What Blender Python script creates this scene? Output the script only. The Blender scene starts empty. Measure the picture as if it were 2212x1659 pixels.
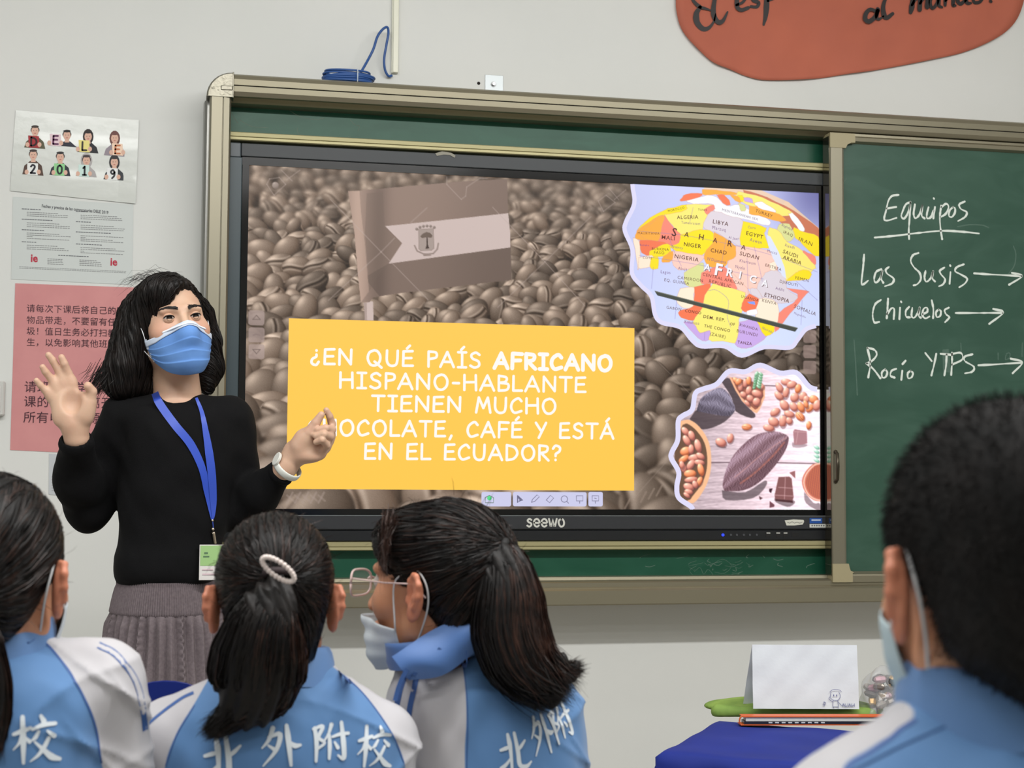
import bpy, math, random
import numpy as np
from mathutils import Vector, Matrix
from mathutils.bvhtree import BVHTree
SC = bpy.context.scene
COL = SC.collection
random.seed(7)
RNG = np.random.default_rng(11)
# ---------------------------------------------------------------- camera, light, exposure
FPX = 3200.0
CAM = np.array([-0.13871191, -4.63500938, 1.24850866])
_ya, _pi, _ro = [math.radians(a) for a in (-11.93561039, 3.52057545, 0.39548008)]
_fw = np.array([-math.sin(_ya) * math.cos(_pi), math.cos(_ya) * math.cos(_pi), math.sin(_pi)])
_r = np.array([math.cos(_ya), math.sin(_ya), 0.0]); _u = np.cross(_r, _fw)
_r, _u = _r * math.cos(_ro) + _u * math.sin(_ro), _u * math.cos(_ro) - _r * math.sin(_ro)
cam_data = bpy.data.cameras.new('camera'); cam = bpy.data.objects.new('camera', cam_data); COL.objects.link(cam)
cam_data.sensor_width = 36.0; cam_data.lens = FPX / 2212 * 36.0
cam_data.clip_start = 0.05
cam_data.dof.use_dof = True; cam_data.dof.focus_distance = 3.6; cam_data.dof.aperture_fstop = 9.0
_m = Matrix(((_r[0], _u[0], -_fw[0]), (_r[1], _u[1], -_fw[1]), (_r[2], _u[2], -_fw[2])))
cam.matrix_world = Matrix.Translation(Vector(CAM)) @ _m.to_4x4()
SC.camera = cam
SC.view_settings.view_transform = 'Standard'; SC.view_settings.look = 'None'
SC.view_settings.gamma = 1.0; SC.view_settings.exposure = 0.0; SC.view_settings.use_curve_mapping = False
try:
    SC.cycles.use_denoising = True; SC.cycles.max_bounces = 8; SC.cycles.diffuse_bounces = 4
except Exception:
    pass
world = bpy.data.worlds.new('world'); SC.world = world; world.use_nodes = True
world.node_tree.nodes['Background'].inputs[0].default_value = (0.9, 0.95, 1.0, 1)
world.node_tree.nodes['Background'].inputs[1].default_value = 0.03

def area(name, loc, size, energy, color, rot=(0, 0, 0)):
    l = bpy.data.lights.new(name, 'AREA'); l.shape = 'RECTANGLE'; l.size, l.size_y = size
    l.energy = energy; l.color = color
    o = bpy.data.objects.new(name, l); o.location = loc; o.rotation_euler = rot; COL.objects.link(o); return o
area('board_tube_light', (0.9, -3.1, 3.2), (4.6, 0.10), 103, (1.0, 0.99, 0.97), (math.radians(30), 0, 0))
area('near_tube_light', (0.9, -1.3, 3.2), (4.0, 0.12), 5, (1.0, 0.99, 0.97), (math.radians(10), 0, 0))
area('ceiling_light', (0.2, -4.3, 3.24), (2.6, 0.3), 19, (1.0, 0.99, 0.975))
area('ceiling_light', (0.2, -5.4, 3.24), (2.6, 0.3), 19, (1.0, 0.99, 0.975))
area('ceiling_light', (3.2, -3.6, 3.24), (1.0, 0.3), 16, (1.0, 0.99, 0.975))
area('window_daylight', (-2.93, -3.4, 1.75), (3.4, 1.5), 15, (0.86, 0.93, 1.0), (0, math.radians(-90), 0))

def ray(px, py):
    return _fw + _r * (px - 1106) / FPX - _u * (py - 829.5) / FPX
def at(px, py, Y=0.0):            # point of the plane y = Y seen at a pixel
    d = ray(px, py); return CAM + d * ((Y - CAM[1]) / d[1])
def atz(px, py, Z):
    d = ray(px, py); return CAM + d * ((Z - CAM[2]) / d[2])

# ---------------------------------------------------------------- materials
def lin(c):
    c = np.array(c[:3], float) / 255.0
    return tuple(np.where(c <= 0.04045, c / 12.92, ((c + 0.055) / 1.055) ** 2.4)) + (1.0,)
def new_mat(name):
    m = bpy.data.materials.new(name); m.use_nodes = True
    return m, m.node_tree.nodes, m.node_tree.links, m.node_tree.nodes['Principled BSDF']
def mat(name, color, rough=0.6, metal=0.0, spec=0.5, bump=None, var=None, sheen=0.0, coat=0.0, alpha=1.0, sss=0.0, trans=0.0, emit=None, stretch=None):
    m, n, l, b = new_mat(name)
    b.inputs['Base Color'].default_value = lin(color); b.inputs['Roughness'].default_value = rough
    b.inputs['Metallic'].default_value = metal; b.inputs['Specular IOR Level'].default_value = spec
    b.inputs['Alpha'].default_value = alpha; b.inputs['Coat Weight'].default_value = coat
    b.inputs['Sheen Weight'].default_value = sheen; b.inputs['Transmission Weight'].default_value = trans
    if sss:
        b.inputs['Subsurface Weight'].default_value = sss; b.inputs['Subsurface Radius'].default_value = (0.012, 0.004, 0.002)
        b.inputs['Subsurface Scale'].default_value = 1.0
    if emit:
        b.inputs['Emission Color'].default_value = lin(emit[0]); b.inputs['Emission Strength'].default_value = emit[1]
    if bump or var:
        tc = n.new('ShaderNodeTexCoord'); src = tc.outputs['Object']
        if stretch:
            mp = n.new('ShaderNodeMapping'); mp.inputs['Scale'].default_value = stretch; l.new(src, mp.inputs[0]); src = mp.outputs[0]
    if bump:
        t = n.new('ShaderNodeTexNoise'); t.inputs['Scale'].default_value = bump[0]; t.inputs['Detail'].default_value = 4
        l.new(src, t.inputs['Vector']); bp = n.new('ShaderNodeBump'); bp.inputs['Strength'].default_value = bump[1]
        bp.inputs['Distance'].default_value = bump[2] if len(bump) > 2 else 0.002
        l.new(t.outputs['Fac'], bp.inputs['Height']); l.new(bp.outputs[0], b.inputs['Normal'])
    if var:       # (scale, other colour, amount)
        t = n.new('ShaderNodeTexNoise'); t.inputs['Scale'].default_value = var[0]; t.inputs['Detail'].default_value = 5
        l.new(src, t.inputs['Vector']); r = n.new('ShaderNodeValToRGB'); r.color_ramp.elements[0].position = 0.35; r.color_ramp.elements[1].position = 0.65
        r.color_ramp.elements[0].color = lin(color); r.color_ramp.elements[1].color = lin(var[1]); l.new(t.outputs['Fac'], r.inputs[0])
        l.new(r.outputs[0], b.inputs['Base Color'])
    return m
def vcol_mat(name, rough=0.6, spec=0.4, emit=None, bump=None):
    m, n, l, b = new_mat(name)
    a = n.new('ShaderNodeAttribute'); a.attribute_name = 'col'
    b.inputs['Roughness'].default_value = rough; b.inputs['Specular IOR Level'].default_value = spec
    if emit is None:
        l.new(a.outputs['Color'], b.inputs['Base Color'])
    else:
        b.inputs['Base Color'].default_value = (0.004, 0.004, 0.004, 1); l.new(a.outputs['Color'], b.inputs['Emission Color']); b.inputs['Emission Strength'].default_value = emit
    if bump:
        tc = n.new('ShaderNodeTexCoord'); t = n.new('ShaderNodeTexNoise'); t.inputs['Scale'].default_value = bump[0]
        l.new(tc.outputs['Object'], t.inputs['Vector']); bp = n.new('ShaderNodeBump'); bp.inputs['Strength'].default_value = bump[1]; bp.inputs['Distance'].default_value = 0.002
        l.new(t.outputs['Fac'], bp.inputs['Height']); l.new(bp.outputs[0], b.inputs['Normal'])
    return m
_mc = {}
def flat_emit(color, strength=1.0):
    k = (tuple(color), strength)
    if k not in _mc:
        m, n, l, b = new_mat('screen_colour'); b.inputs['Base Color'].default_value = (0.004, 0.004, 0.004, 1); b.inputs['Specular IOR Level'].default_value = 0.2
        b.inputs['Emission Color'].default_value = lin(color); b.inputs['Emission Strength'].default_value = strength; _mc[k] = m
    return _mc[k]

# ---------------------------------------------------------------- objects
ORIGIN = {}
def mesh_obj(name, V, Fs, m, parent=None, smooth=False, origin=None, label=None, cat=None, group=None, kind=None, attrs=None, cols=None):
    V = np.asarray(V, float).reshape(-1, 3)
    if parent is not None: org = ORIGIN[parent.name]
    elif origin is not None: org = np.array(origin, float)
    else: org = np.array([(V[:, 0].min() + V[:, 0].max()) / 2, (V[:, 1].min() + V[:, 1].max()) / 2, V[:, 2].min()])
    me = bpy.data.meshes.new(name)
    V = V - org
    if isinstance(Fs, np.ndarray) and Fs.ndim == 2:
        k = Fs.shape[1]
        me.vertices.add(len(V)); me.vertices.foreach_set('co', V.astype(np.float32).ravel())
        me.loops.add(Fs.size); me.loops.foreach_set('vertex_index', Fs.astype(np.int32).ravel())
        me.polygons.add(len(Fs)); me.polygons.foreach_set('loop_start', (np.arange(len(Fs)) * k).astype(np.int32))
        me.update(calc_edges=True)
    else:
        me.from_pydata([tuple(v) for v in V], [], [tuple(int(i) for i in f) for f in Fs]); me.update()
    if cols is not None:
        a = me.color_attributes.new('col', 'FLOAT_COLOR', 'POINT')
        c = np.ones((len(V), 4), np.float32); c[:, :3] = np.asarray(cols)[:, :3]; a.data.foreach_set('color', c.ravel())
    for an, av in (attrs or {}).items():
        a = me.attributes.new(an, 'FLOAT', 'POINT'); a.data.foreach_set('value', np.asarray(av, np.float32))
    if smooth: me.polygons.foreach_set('use_smooth', np.ones(len(me.polygons), bool))
    if isinstance(m, (list, tuple)):
        for x in m: me.materials.append(x)
    elif m: me.materials.append(m)
    o = bpy.data.objects.new(name, me); COL.objects.link(o)
    if parent is not None: o.parent = parent; ORIGIN[o.name] = org
    else: o.location = org; ORIGIN[o.name] = org
    return tag(o, label, cat, group, kind)
def tag(o, label=None, cat=None, group=None, kind=None):
    if label: o['label'] = label
    if cat: o['category'] = cat
    if group: o['group'] = group
    if kind: o['kind'] = kind
    return o
def empty(name, loc, label=None, cat=None, group=None, kind=None):
    o = bpy.data.objects.new(name, None); COL.objects.link(o); o.location = loc; o.empty_display_size = 0.05
    ORIGIN[o.name] = np.array(loc, float); return tag(o, label, cat, group, kind)

class MB:
    """collects shapes into one mesh"""
    def __init__(s): s.v = []; s.f = []; s.n = 0; s.c = []
    def add(s, V, Fs, col=None):
        V = np.asarray(V, float).reshape(-1, 3)
        s.v.append(V); s.f += [tuple(int(i) + s.n for i in f) for f in Fs]; s.n += len(V)
        if col is not None:
            c = np.asarray(col, float); s.c.append(np.tile(c[:3], (len(V), 1)) if c.ndim == 1 else c)
        return s
    def box(s, x0, x1, y0, y1, z0, z1, bev=0.0):
        if bev <= 0:
            V = [(x, y, z) for x in (x0, x1) for y in (y0, y1) for z in (z0, z1)]
            return s.add(V, [(0, 1, 3, 2), (4, 6, 7, 5), (0, 4, 5, 1), (2, 3, 7, 6), (0, 2, 6, 4), (1, 5, 7, 3)])
        b = bev; V = []; idx = {}
        for i, x in enumerate((x0, x1)):
            for j, y in enumerate((y0, y1)):
                for k, z in enumerate((z0, z1)):
                    sx, sy, sz = (1 - 2 * i) * b, (1 - 2 * j) * b, (1 - 2 * k) * b
                    idx[i, j, k, 0] = len(V); V.append((x, y + sy, z + sz))
                    idx[i, j, k, 1] = len(V); V.append((x + sx, y, z + sz))
                    idx[i, j, k, 2] = len(V); V.append((x + sx, y + sy, z))
        Fq = []
        for i in (0, 1): Fq.append([idx[i, 0, 0, 0], idx[i, 1, 0, 0], idx[i, 1, 1, 0], idx[i, 0, 1, 0]])
        for j in (0, 1): Fq.append([idx[0, j, 0, 1], idx[1, j, 0, 1], idx[1, j, 1, 1], idx[0, j, 1, 1]])
        for k in (0, 1): Fq.append([idx[0, 0, k, 2], idx[1, 0, k, 2], idx[1, 1, k, 2], idx[0, 1, k, 2]])
        for j in (0, 1):
            for k in (0, 1): Fq.append([idx[0, j, k, 1], idx[1, j, k, 1], idx[1, j, k, 2], idx[0, j, k, 2]])
            for i in (0, 1): Fq.append([idx[i, j, 0, 0], idx[i, j, 1, 0], idx[i, j, 1, 1], idx[i, j, 0, 1]])
        for i in (0, 1):
            for k in (0, 1): Fq.append([idx[i, 0, k, 0], idx[i, 1, k, 0], idx[i, 1, k, 2], idx[i, 0, k, 2]])
        for t in [(i, j, k) for i in (0, 1) for j in (0, 1) for k in (0, 1)]: Fq.append([idx[t + (0,)], idx[t + (1,)], idx[t + (2,)]])
        return s.add(V, Fq)
    def tube(s, pts, r, n=8, cap=True):
        pts = np.asarray(pts, float); m = len(pts); rr = np.broadcast_to(np.asarray(r, float), (m,))
        T = np.gradient(pts, axis=0); T /= np.linalg.norm(T, axis=1)[:, None] + 1e-12
        up = np.array([0, 0, 1.0]) if abs(T[0][2]) < 0.9 else np.array([1.0, 0, 0])
        V = []; a = np.cross(T[0], up); a /= np.linalg.norm(a)
        for i in range(m):
            a = a - T[i] * (a @ T[i]); a /= np.linalg.norm(a) + 1e-12; b = np.cross(T[i], a)
            for k in range(n):
                t = 2 * math.pi * k / n; V.append(pts[i] + rr[i] * (a * math.cos(t) + b * math.sin(t)))
        Fq = [(i * n + k, i * n + (k + 1) % n, (i + 1) * n + (k + 1) % n, (i + 1) * n + k) for i in range(m - 1) for k in range(n)]
        if cap: Fq += [tuple(range(n))[::-1], tuple((m - 1) * n + k for k in range(n))]
        return s.add(V, Fq)
    def prism(s, prof, axis, a, b):
        """closed 2-D profile swept along an axis ('x': prof is (y,z); 'y': (x,z); 'z': (x,y))"""
        P = list(prof); n = len(P)
        def pt(u, w, t): return {'x': (t, u, w), 'y': (u, t, w), 'z': (u, w, t)}[axis]
        V = [pt(u, w, a) for u, w in P] + [pt(u, w, b) for u, w in P]
        return s.add(V, [(i, (i + 1) % n, n + (i + 1) % n, n + i) for i in range(n)] + [tuple(range(n))[::-1], tuple(range(n, 2 * n))])
    def ball(s, c, r, nu=10, nv=7):
        c = np.array(c, float); r = np.broadcast_to(np.asarray(r, float), (3,)); V = []
        for j in range(nv + 1):
            ph = math.pi * j / nv
            for i in range(nu):
                th = 2 * math.pi * i / nu; V.append(c + r * np.array([math.sin(ph) * math.cos(th), math.sin(ph) * math.sin(th), math.cos(ph)]))
        return s.add(V, [(j * nu + i, (j + 1) * nu + i, (j + 1) * nu + (i + 1) % nu, j * nu + (i + 1) % nu) for j in range(nv) for i in range(nu)])
    def done(s, name, m, parent=None, **k):
        cols = np.vstack(s.c) if s.c else None
        return mesh_obj(name, np.vstack(s.v), s.f, m, parent, cols=cols, **k)

# ---------------------------------------------------------------- 2-D strokes and lettering
def spline(P, n=6):
    P = np.asarray(P, float)
    if len(P) < 3: return P
    Q = np.vstack([2 * P[0] - P[1], P, 2 * P[-1] - P[-2]]); out = []
    for i in range(1, len(Q) - 2):
        for t in np.arange(n) / n:
            a, b, c, d = Q[i - 1], Q[i], Q[i + 1], Q[i + 2]
            out.append(0.5 * (2 * b + (c - a) * t + (2 * a - 5 * b + 4 * c - d) * t * t + (3 * b - a - 3 * c + d) * t ** 3))
    out.append(P[-1]); return np.array(out)
def ribbon2(P, w, caps=True):
    """flat band along a 2-D path; returns verts and faces"""
    P = np.asarray(P, float); w = np.broadcast_to(np.asarray(w, float), (len(P),))
    T = np.gradient(P, axis=0) if len(P) > 1 else np.array([[1.0, 0]]); T /= np.linalg.norm(T, axis=1)[:, None] + 1e-12
    N = np.stack([-T[:, 1], T[:, 0]], 1)
    V = np.empty((2 * len(P), 2)); V[0::2] = P + N * w[:, None] / 2; V[1::2] = P - N * w[:, None] / 2
    V = list(V); F_ = [(2 * i, 2 * i + 1, 2 * i + 3, 2 * i + 2) for i in range(len(P) - 1)]
    if caps:
        for e, sg in ((0, -1), (len(P) - 1, 1)):
            a0 = math.atan2(T[e][1], T[e][0]) + (math.pi if sg < 0 else 0); k0 = len(V)
            for k in range(7):
                a = a0 - math.pi / 2 + math.pi * k / 6; V.append(P[e] + w[e] / 2 * np.array([math.cos(a), math.sin(a)]))
            F_.append(tuple(range(k0, k0 + 7)))
    return np.array(V), F_
# plain capitals drawn like a round hand-printed face: unit height 1, y up; ('s' smooth / 'p' straight)
G = {
 'A': (.78, 'p0,0 .38,1 .74,0', 'p.14,.34 .62,.34'), 'B': (.62, 'p.05,0 .05,1', 's.05,1 .45,.9 .42,.62 .08,.53', 's.08,.53 .55,.45 .5,.08 .05,0'),
 'C': (.66, 's.6,.8 .42,.99 .12,.75 .04,.35 .22,.02 .6,.14'), 'D': (.72, 'p.06,0 .06,1', 's.06,1 .5,.85 .66,.45 .45,.1 .06,0'),
 'E': (.62, 'p.56,1 .07,.97 .05,.02 .58,.03', 'p.07,.52 .5,.54'), 'F': (.6, 'p.6,.98 .07,1 .05,0', 'p.07,.53 .5,.55'),
 'G': (.72, 's.62,.84 .42,1 .1,.75 .05,.35 .25,.02 .6,.15 .66,.44', 'p.66,.44 .38,.44'), 'H': (.74, 'p.05,1 .05,0', 'p.66,1 .68,0', 'p.05,.52 .67,.54'),
 'I': (.5, 'p.03,1 .47,1', 'p.25,1 .25,0', 'p.03,0 .47,0'), 'J': (.6, 'p.25,1 .6,1', 's.45,1 .45,.3 .3,.02 .05,.12'), 'K': (.62, 'p.06,1 .06,0', 'p.56,.98 .08,.45 .58,0'),
 'L': (.54, 'p.06,1 .05,.02 .52,.03'), 'M': (.84, 'p.03,0 .17,1 .42,.3 .66,1 .8,0'), 'N': (.76, 'p.05,0 .06,1 .66,.04 .68,1'),
 'O': (.8, 's.4,1 .14,.84 .05,.45 .2,.06 .46,0 .68,.24 .72,.62 .58,.92 .4,1'), 'P': (.54, 'p.06,0 .06,1', 's.06,1 .46,.94 .47,.62 .08,.5'),
 'Q': (.86, 's.4,1 .14,.84 .05,.45 .2,.06 .46,0 .68,.24 .72,.62 .58,.92 .4,1', 'p.42,.25 .8,-.14'), 'R': (.62, 'p.06,0 .06,1', 's.06,1 .5,.92 .46,.6 .08,.48', 'p.18,.47 .58,0'),
 'S': (.62, 's.54,.86 .34,1 .1,.85 .16,.6 .48,.42 .52,.14 .28,0 .04,.12'), 'T': (.68, 'p.02,.99 .66,.99', 'p.34,.99 .33,0'), 'U': (.72, 's.06,1 .06,.3 .24,.01 .52,.05 .62,.35 .64,1'),
 'V': (.66, 'p.03,1 .3,0 .62,1'), 'W': (1.0, 'p.03,1 .24,0 .5,.85 .72,0 .97,1'), 'X': (.68, 'p.04,1 .62,0', 'p.6,1 .04,0'), 'Y': (.64, 'p.03,1 .32,.48', 'p.62,1 .2,0'), 'Z': (.64, 'p.06,1 .58,1 .04,0 .6,0'),
 '?': (.52, 's.05,.8 .2,1 .44,.88 .42,.62 .22,.45 .2,.3', 'p.2,.05 .2,.03'), '\u00bf': (.52, 's.42,.15 .28,-.06 .06,.05 .08,.32 .28,.48 .3,.62', 'p.3,.9 .3,.88'), ',': (.28, 'p.16,.06 .06,-.18'),
 '-': (.45, 'p.06,.45 .38,.45'), '.': (.25, 'p.1,.04 .1,.02'), ' ': (.42,), "'": (.2, 'p.1,1 .1,.8'), '\u2019': (.2, 'p.1,1 .1,.8'), ')': (.35, 's.05,1 .25,.5 .05,0'), '(': (.35, 's.28,1 .06,.5 .28,0'),
 '0': (.62, 's.3,1 .08,.8 .06,.3 .26,0 .5,.2 .52,.75 .3,1'), '1': (.4, 'p.08,.8 .24,1 .24,0', 'p.05,0 .42,0'), '2': (.6, 's.06,.78 .26,1 .5,.78 .3,.35 .05,.02', 'p.05,.02 .54,.02'), '9': (.6, 's.5,.72 .3,1 .07,.75 .26,.5 .5,.7', 's.5,.75 .46,.3 .22,0'),
}
ACC = {'\u00c9': 'E', '\u00cd': 'I', '\u00c1': 'A'}
def glyph(ch):
    base = ACC.get(ch, ch); g = G[base]; st = []
    for s_ in g[1:]:
        P = np.array([[float(q) for q in p.split(',')] for p in s_[1:].split()])
        st.append(spline(P, 5) if s_[0] == 's' else P)
    if ch in ACC: c = g[0] / 2; st.append(np.array([(c - .06, 1.16), (c + .1, 1.36)]))
    return g[0], st
def text_width(t, sp): return sum(glyph(c)[0] + sp for c in t) - sp
def stroke_text(t, size, w, sp=0.14, x=0.0, y=0.0, slant=0.0, ws=1.0):
    """list of (2-D verts, faces) of a line of capitals, baseline at (x, y), y up"""
    out = []; cx = 0.0
    for c in t:
        gw, st = glyph(c)
        for P in st:
            Q = np.stack([(P[:, 0] + cx + P[:, 1] * slant) * size * ws + x, P[:, 1] * size + y], 1)
            if len(Q) > 2 and len(P) < 6:       # straight polyline: separate segments with round ends
                for i in range(len(Q) - 1): out.append(ribbon2(Q[i:i + 2], w))
            else: out.append(ribbon2(Q, w))
        cx += gw + sp
    return out
def font_mesh(t, size, align='CENTER', bold=0.0, shear=0.0, spacing=1.0):
    cu = bpy.data.curves.new('lettering', 'FONT'); cu.body = t; cu.size = size; cu.align_x = align; cu.align_y = 'CENTER'
    cu.offset = bold; cu.shear = shear; cu.space_character = spacing; cu.resolution_u = 2
    o = bpy.data.objects.new('lettering', cu); COL.objects.link(o)
    dg = bpy.context.evaluated_depsgraph_get(); dg.update(); me = o.evaluated_get(dg).to_mesh()
    V = np.array([v.co[:2] for v in me.vertices]).reshape(-1, 2); Fq = [tuple(p.vertices) for p in me.polygons]
    o.evaluated_get(dg).to_mesh_clear(); bpy.data.objects.remove(o); bpy.data.curves.remove(cu)
    return V, Fq
# ---------------------------------------------------------------- room
M_wall = mat('wall_paint', (226, 227, 224), 0.75, bump=(180, 0.12, 0.001), var=(1.3, (220, 222, 219), 1))
M_ceil = mat('ceiling_paint', (226, 226, 222), 0.8)
M_floor = mat('floor_tile', (168, 162, 150), 0.35, var=(3, (154, 148, 138), 1))
YW = 0.10
MB().box(-3.0, 5.0, YW, YW + 0.2, 0, 3.3).done('wall_back', M_wall, kind='structure')
MB().box(-3.2, -3.0, -7.2, YW + 0.2, 0, 3.3).done('wall_left', M_wall, kind='structure')
MB().box(5.0, 5.2, -7.2, YW + 0.2, 0, 3.3).done('wall_right', M_wall, kind='structure')
MB().box(-3.2, 5.2, -7.4, -7.2, 0, 3.3).done('wall_front', M_wall, kind='structure')
fl = MB().box(-3.2, 5.2, -7.4, YW + 0.2, -0.1, -0.004).done('floor', M_floor, kind='structure')
MB().box(-3.2, 5.2, -7.4, YW + 0.2, 3.3, 3.4).done('ceiling', M_ceil, kind='structure')
MB().box(-3.0, 5.0, YW - 0.012, YW, 0, 0.1, 0.002).done('baseboard_back', mat('baseboard_paint', (92, 70, 58), 0.5), kind='structure')
# one floor tile mesh shared by the tiles in front of the board
tm = None
for i in range(9):
    for j in range(7):
        if tm is None:
            t = MB().box(0.003, 0.597, 0.003, 0.597, -0.004, 0.0, 0.001).done('tile', mat('glazed_floor_tile', (176, 170, 158), 0.25, var=(6, (166, 160, 149), 1)), fl)
            tm = t.data; base = ORIGIN['floor']
        else:
            t = bpy.data.objects.new('tile', tm); COL.objects.link(t); t.parent = fl
        t.location = (-2.0 + i * 0.6, -3.9 + j * 0.6 - 0.3, 0)

# ---------------------------------------------------------------- chalkboard frame
M_al = mat('champagne_aluminium', (150, 144, 124), 0.4, metal=0.75, bump=(60, 0.05, 0.001), stretch=(0.3, 1, 8))
M_al2 = mat('champagne_aluminium_upright', (142, 137, 120), 0.42, metal=0.7, bump=(60, 0.05, 0.001), stretch=(8, 1, 0.3))
M_rim = mat('grey_aluminium', (150, 150, 146), 0.35, metal=0.8)
M_cap = mat('corner_casting', (120, 117, 105), 0.3, metal=0.85, bump=(35, 0.5, 0.006))
M_yel = mat('pale_gold_strip', (178, 171, 130), 0.5, metal=0.4)
M_dark = mat('groove_dark', (30, 28, 24), 0.6)
def green(name, c1, c2, smears):
    """enamelled board with wiped chalk haze"""
    m, n, l, b = new_mat(name); tc = n.new('ShaderNodeTexCoord'); b.inputs['Roughness'].default_value = 0.38; b.inputs['Specular IOR Level'].default_value = 0.35
    mp = n.new('ShaderNodeMapping'); mp.inputs['Scale'].default_value = (1.2, 1, 3.2); l.new(tc.outputs['Object'], mp.inputs[0])
    t = n.new('ShaderNodeTexNoise'); t.inputs['Scale'].default_value = 3.0; t.inputs['Detail'].default_value = 6; t.inputs['Distortion'].default_value = 1.2; l.new(mp.outputs[0], t.inputs['Vector'])
    r = n.new('ShaderNodeValToRGB'); r.color_ramp.elements[0].position = 0.4; r.color_ramp.elements[1].position = 0.8
    r.color_ramp.elements[0].color = lin(c1); r.color_ramp.elements[1].color = lin(c2); l.new(t.outputs['Fac'], r.inputs[0])
    l.new(r.outputs[0], b.inputs['Base Color']); return m
M_gback = green('green_board_fixed', (24, 78, 58), (40, 92, 72), 1)
M_gslide = green('green_board_sliding', (52, 84, 70), (66, 97, 83), 1)
XL, XR, ZB, ZT = -0.137, 3.55, 0.84, 2.478
YF = -0.07
board = empty('chalkboard', (1.7, 0.05, 0.84), 'wide green chalkboard with champagne aluminium frame fixed to the white wall', 'chalkboard')
def rail_profile(z0, z1, up=True):
    """rounded rail with a groove, (y,z) seen from the end; outer edge at z1 when up"""
    h = z1 - z0; P = [(YW, 0), (YF + .05, 0), (YF + .028, .012), (YF + .012, .10 * h + .004), (YF + .004, .30 * h), (YF + .002, .50 * h), (YF + .008, .505 * h), (YF + .008, .53 * h), (YF + .0, .54 * h), (YF - .002, .75 * h), (YF + .004, .9 * h), (YF + .014, .975 * h), (YF + .03, h), (YW, h)]
    return [(y, z0 + z if up else z1 - z) for y, z in P]
MB().prism(rail_profile(2.395, ZT), 'x', XL + 0.07, XR - 0.07).done('top_rail', M_al, board)
MB().box(XL + 0.07, XR - 0.07, YF + .0065, YF + .012, 2.4368, 2.439).done('rail_groove', M_dark, board)
zb0, zb1 = ZB, 0.925
MB().prism([(YW, zb0), (YF - .012, zb0), (YF - .016, zb0 + .004), (YF - .016, zb0 + .046), (YF - .010, zb0 + .051), (YF + .006, zb0 + .053), (YF + .010, zb0 + .056), (YF + .010, zb0 + .069), (YF + .016, zb0 + .073), (YF + .04, zb0 + .076), (YF + .045, zb1), (YW, zb1)], 'x', XL + 0.03, XR - 0.03).done('bottom_rail', M_al, board)
def vrail(x0, x1, mirror=False):
    w = x1 - x0; P = [(0, YW), (0, YF + .02), (.03 * w, YF + .004), (.1 * w, YF - .001), (.6 * w, YF), (.62 * w, YF + .005), (.64 * w, YF + .005), (.66 * w, YF), (.92 * w, YF + .004), (w, YF + .014), (w, YW)]
    P = [(x1 - x, y) if mirror else (x0 + x, y) for x, y in P]
    return MB().prism(P, 'z', zb0 + .0, 2.41)
vrail(XL + .012, -.06).done('side_rail', M_al2, board)
vrail(XR - .08, XR - .012, True).done('side_rail', M_al2, board)
MB().prism([(XL - .001 + math.sin(a) * 0 , 0) for a in ()] or [(XL + .02, YW), (XL - .006, YW), (XL - .006, .03), (XL - .002, -.005), (XL + .006, -.012), (XL + .02, -.012)], 'z', zb0, 2.40).done('rear_rim', M_rim, board)
def corner(xc, sg):
    """quarter-round cast corner cap"""
    w = MB(); R0 = 0.078; n = 8; cx = xc; cz = ZT - R0; V = []; lay = [(YF - .003, .93), (YF + .006, 1.0), (YW - .02, 1.0)]
    ring = [(0, 0)] + [(math.cos(math.pi / 2 * k / n), math.sin(math.pi / 2 * k / n)) for k in range(n + 1)]
    for y, s_ in lay: V += [(cx + sg * a * R0 * s_, y, cz + b * R0 * s_) for a, b in ring]
    m = len(ring); Fq = [tuple(range(m))]
    for j in range(2): Fq += [(j * m + k, j * m + (k + 1) % m, (j + 1) * m + (k + 1) % m, (j + 1) * m + k) for k in range(m)]
    w.add(V, Fq); w.box(min(cx, cx + sg * -.004), max(cx, cx + sg * -.004), YF - .004, YW - .02, cz - .002, ZT, .001)
    w.box(min(cx, cx + sg * R0 * .45), max(cx, cx + sg * R0 * .45), YF - .006, YF, cz + .02, cz + .034, .002)
    return w
corner(XL + .08, -1).done('corner_cap', M_cap, board)
corner(XR - .08, 1).done('corner_cap', M_cap, board)
MB().box(XL + .05, XR - .05, .035, .06, .90, 2.43).done('fixed_green_panel', M_gback, board)
# pale gold strips that frame the display opening
def strip(z0, z1):
    h = z1 - z0
    return MB().prism([(.035, z0), (-.004, z0), (-.008, z0 + .1 * h), (-.008, z0 + .38 * h), (-.004, z0 + .42 * h), (-.009, z0 + .48 * h), (-.010, z0 + .9 * h), (-.006, z1), (.035, z1)], 'x', -.0635, 1.93)
strip(2.282, 2.3085).done('gold_strip', M_yel, board)
strip(1.0105, 1.0385).done('gold_strip', M_yel, board)
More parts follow.
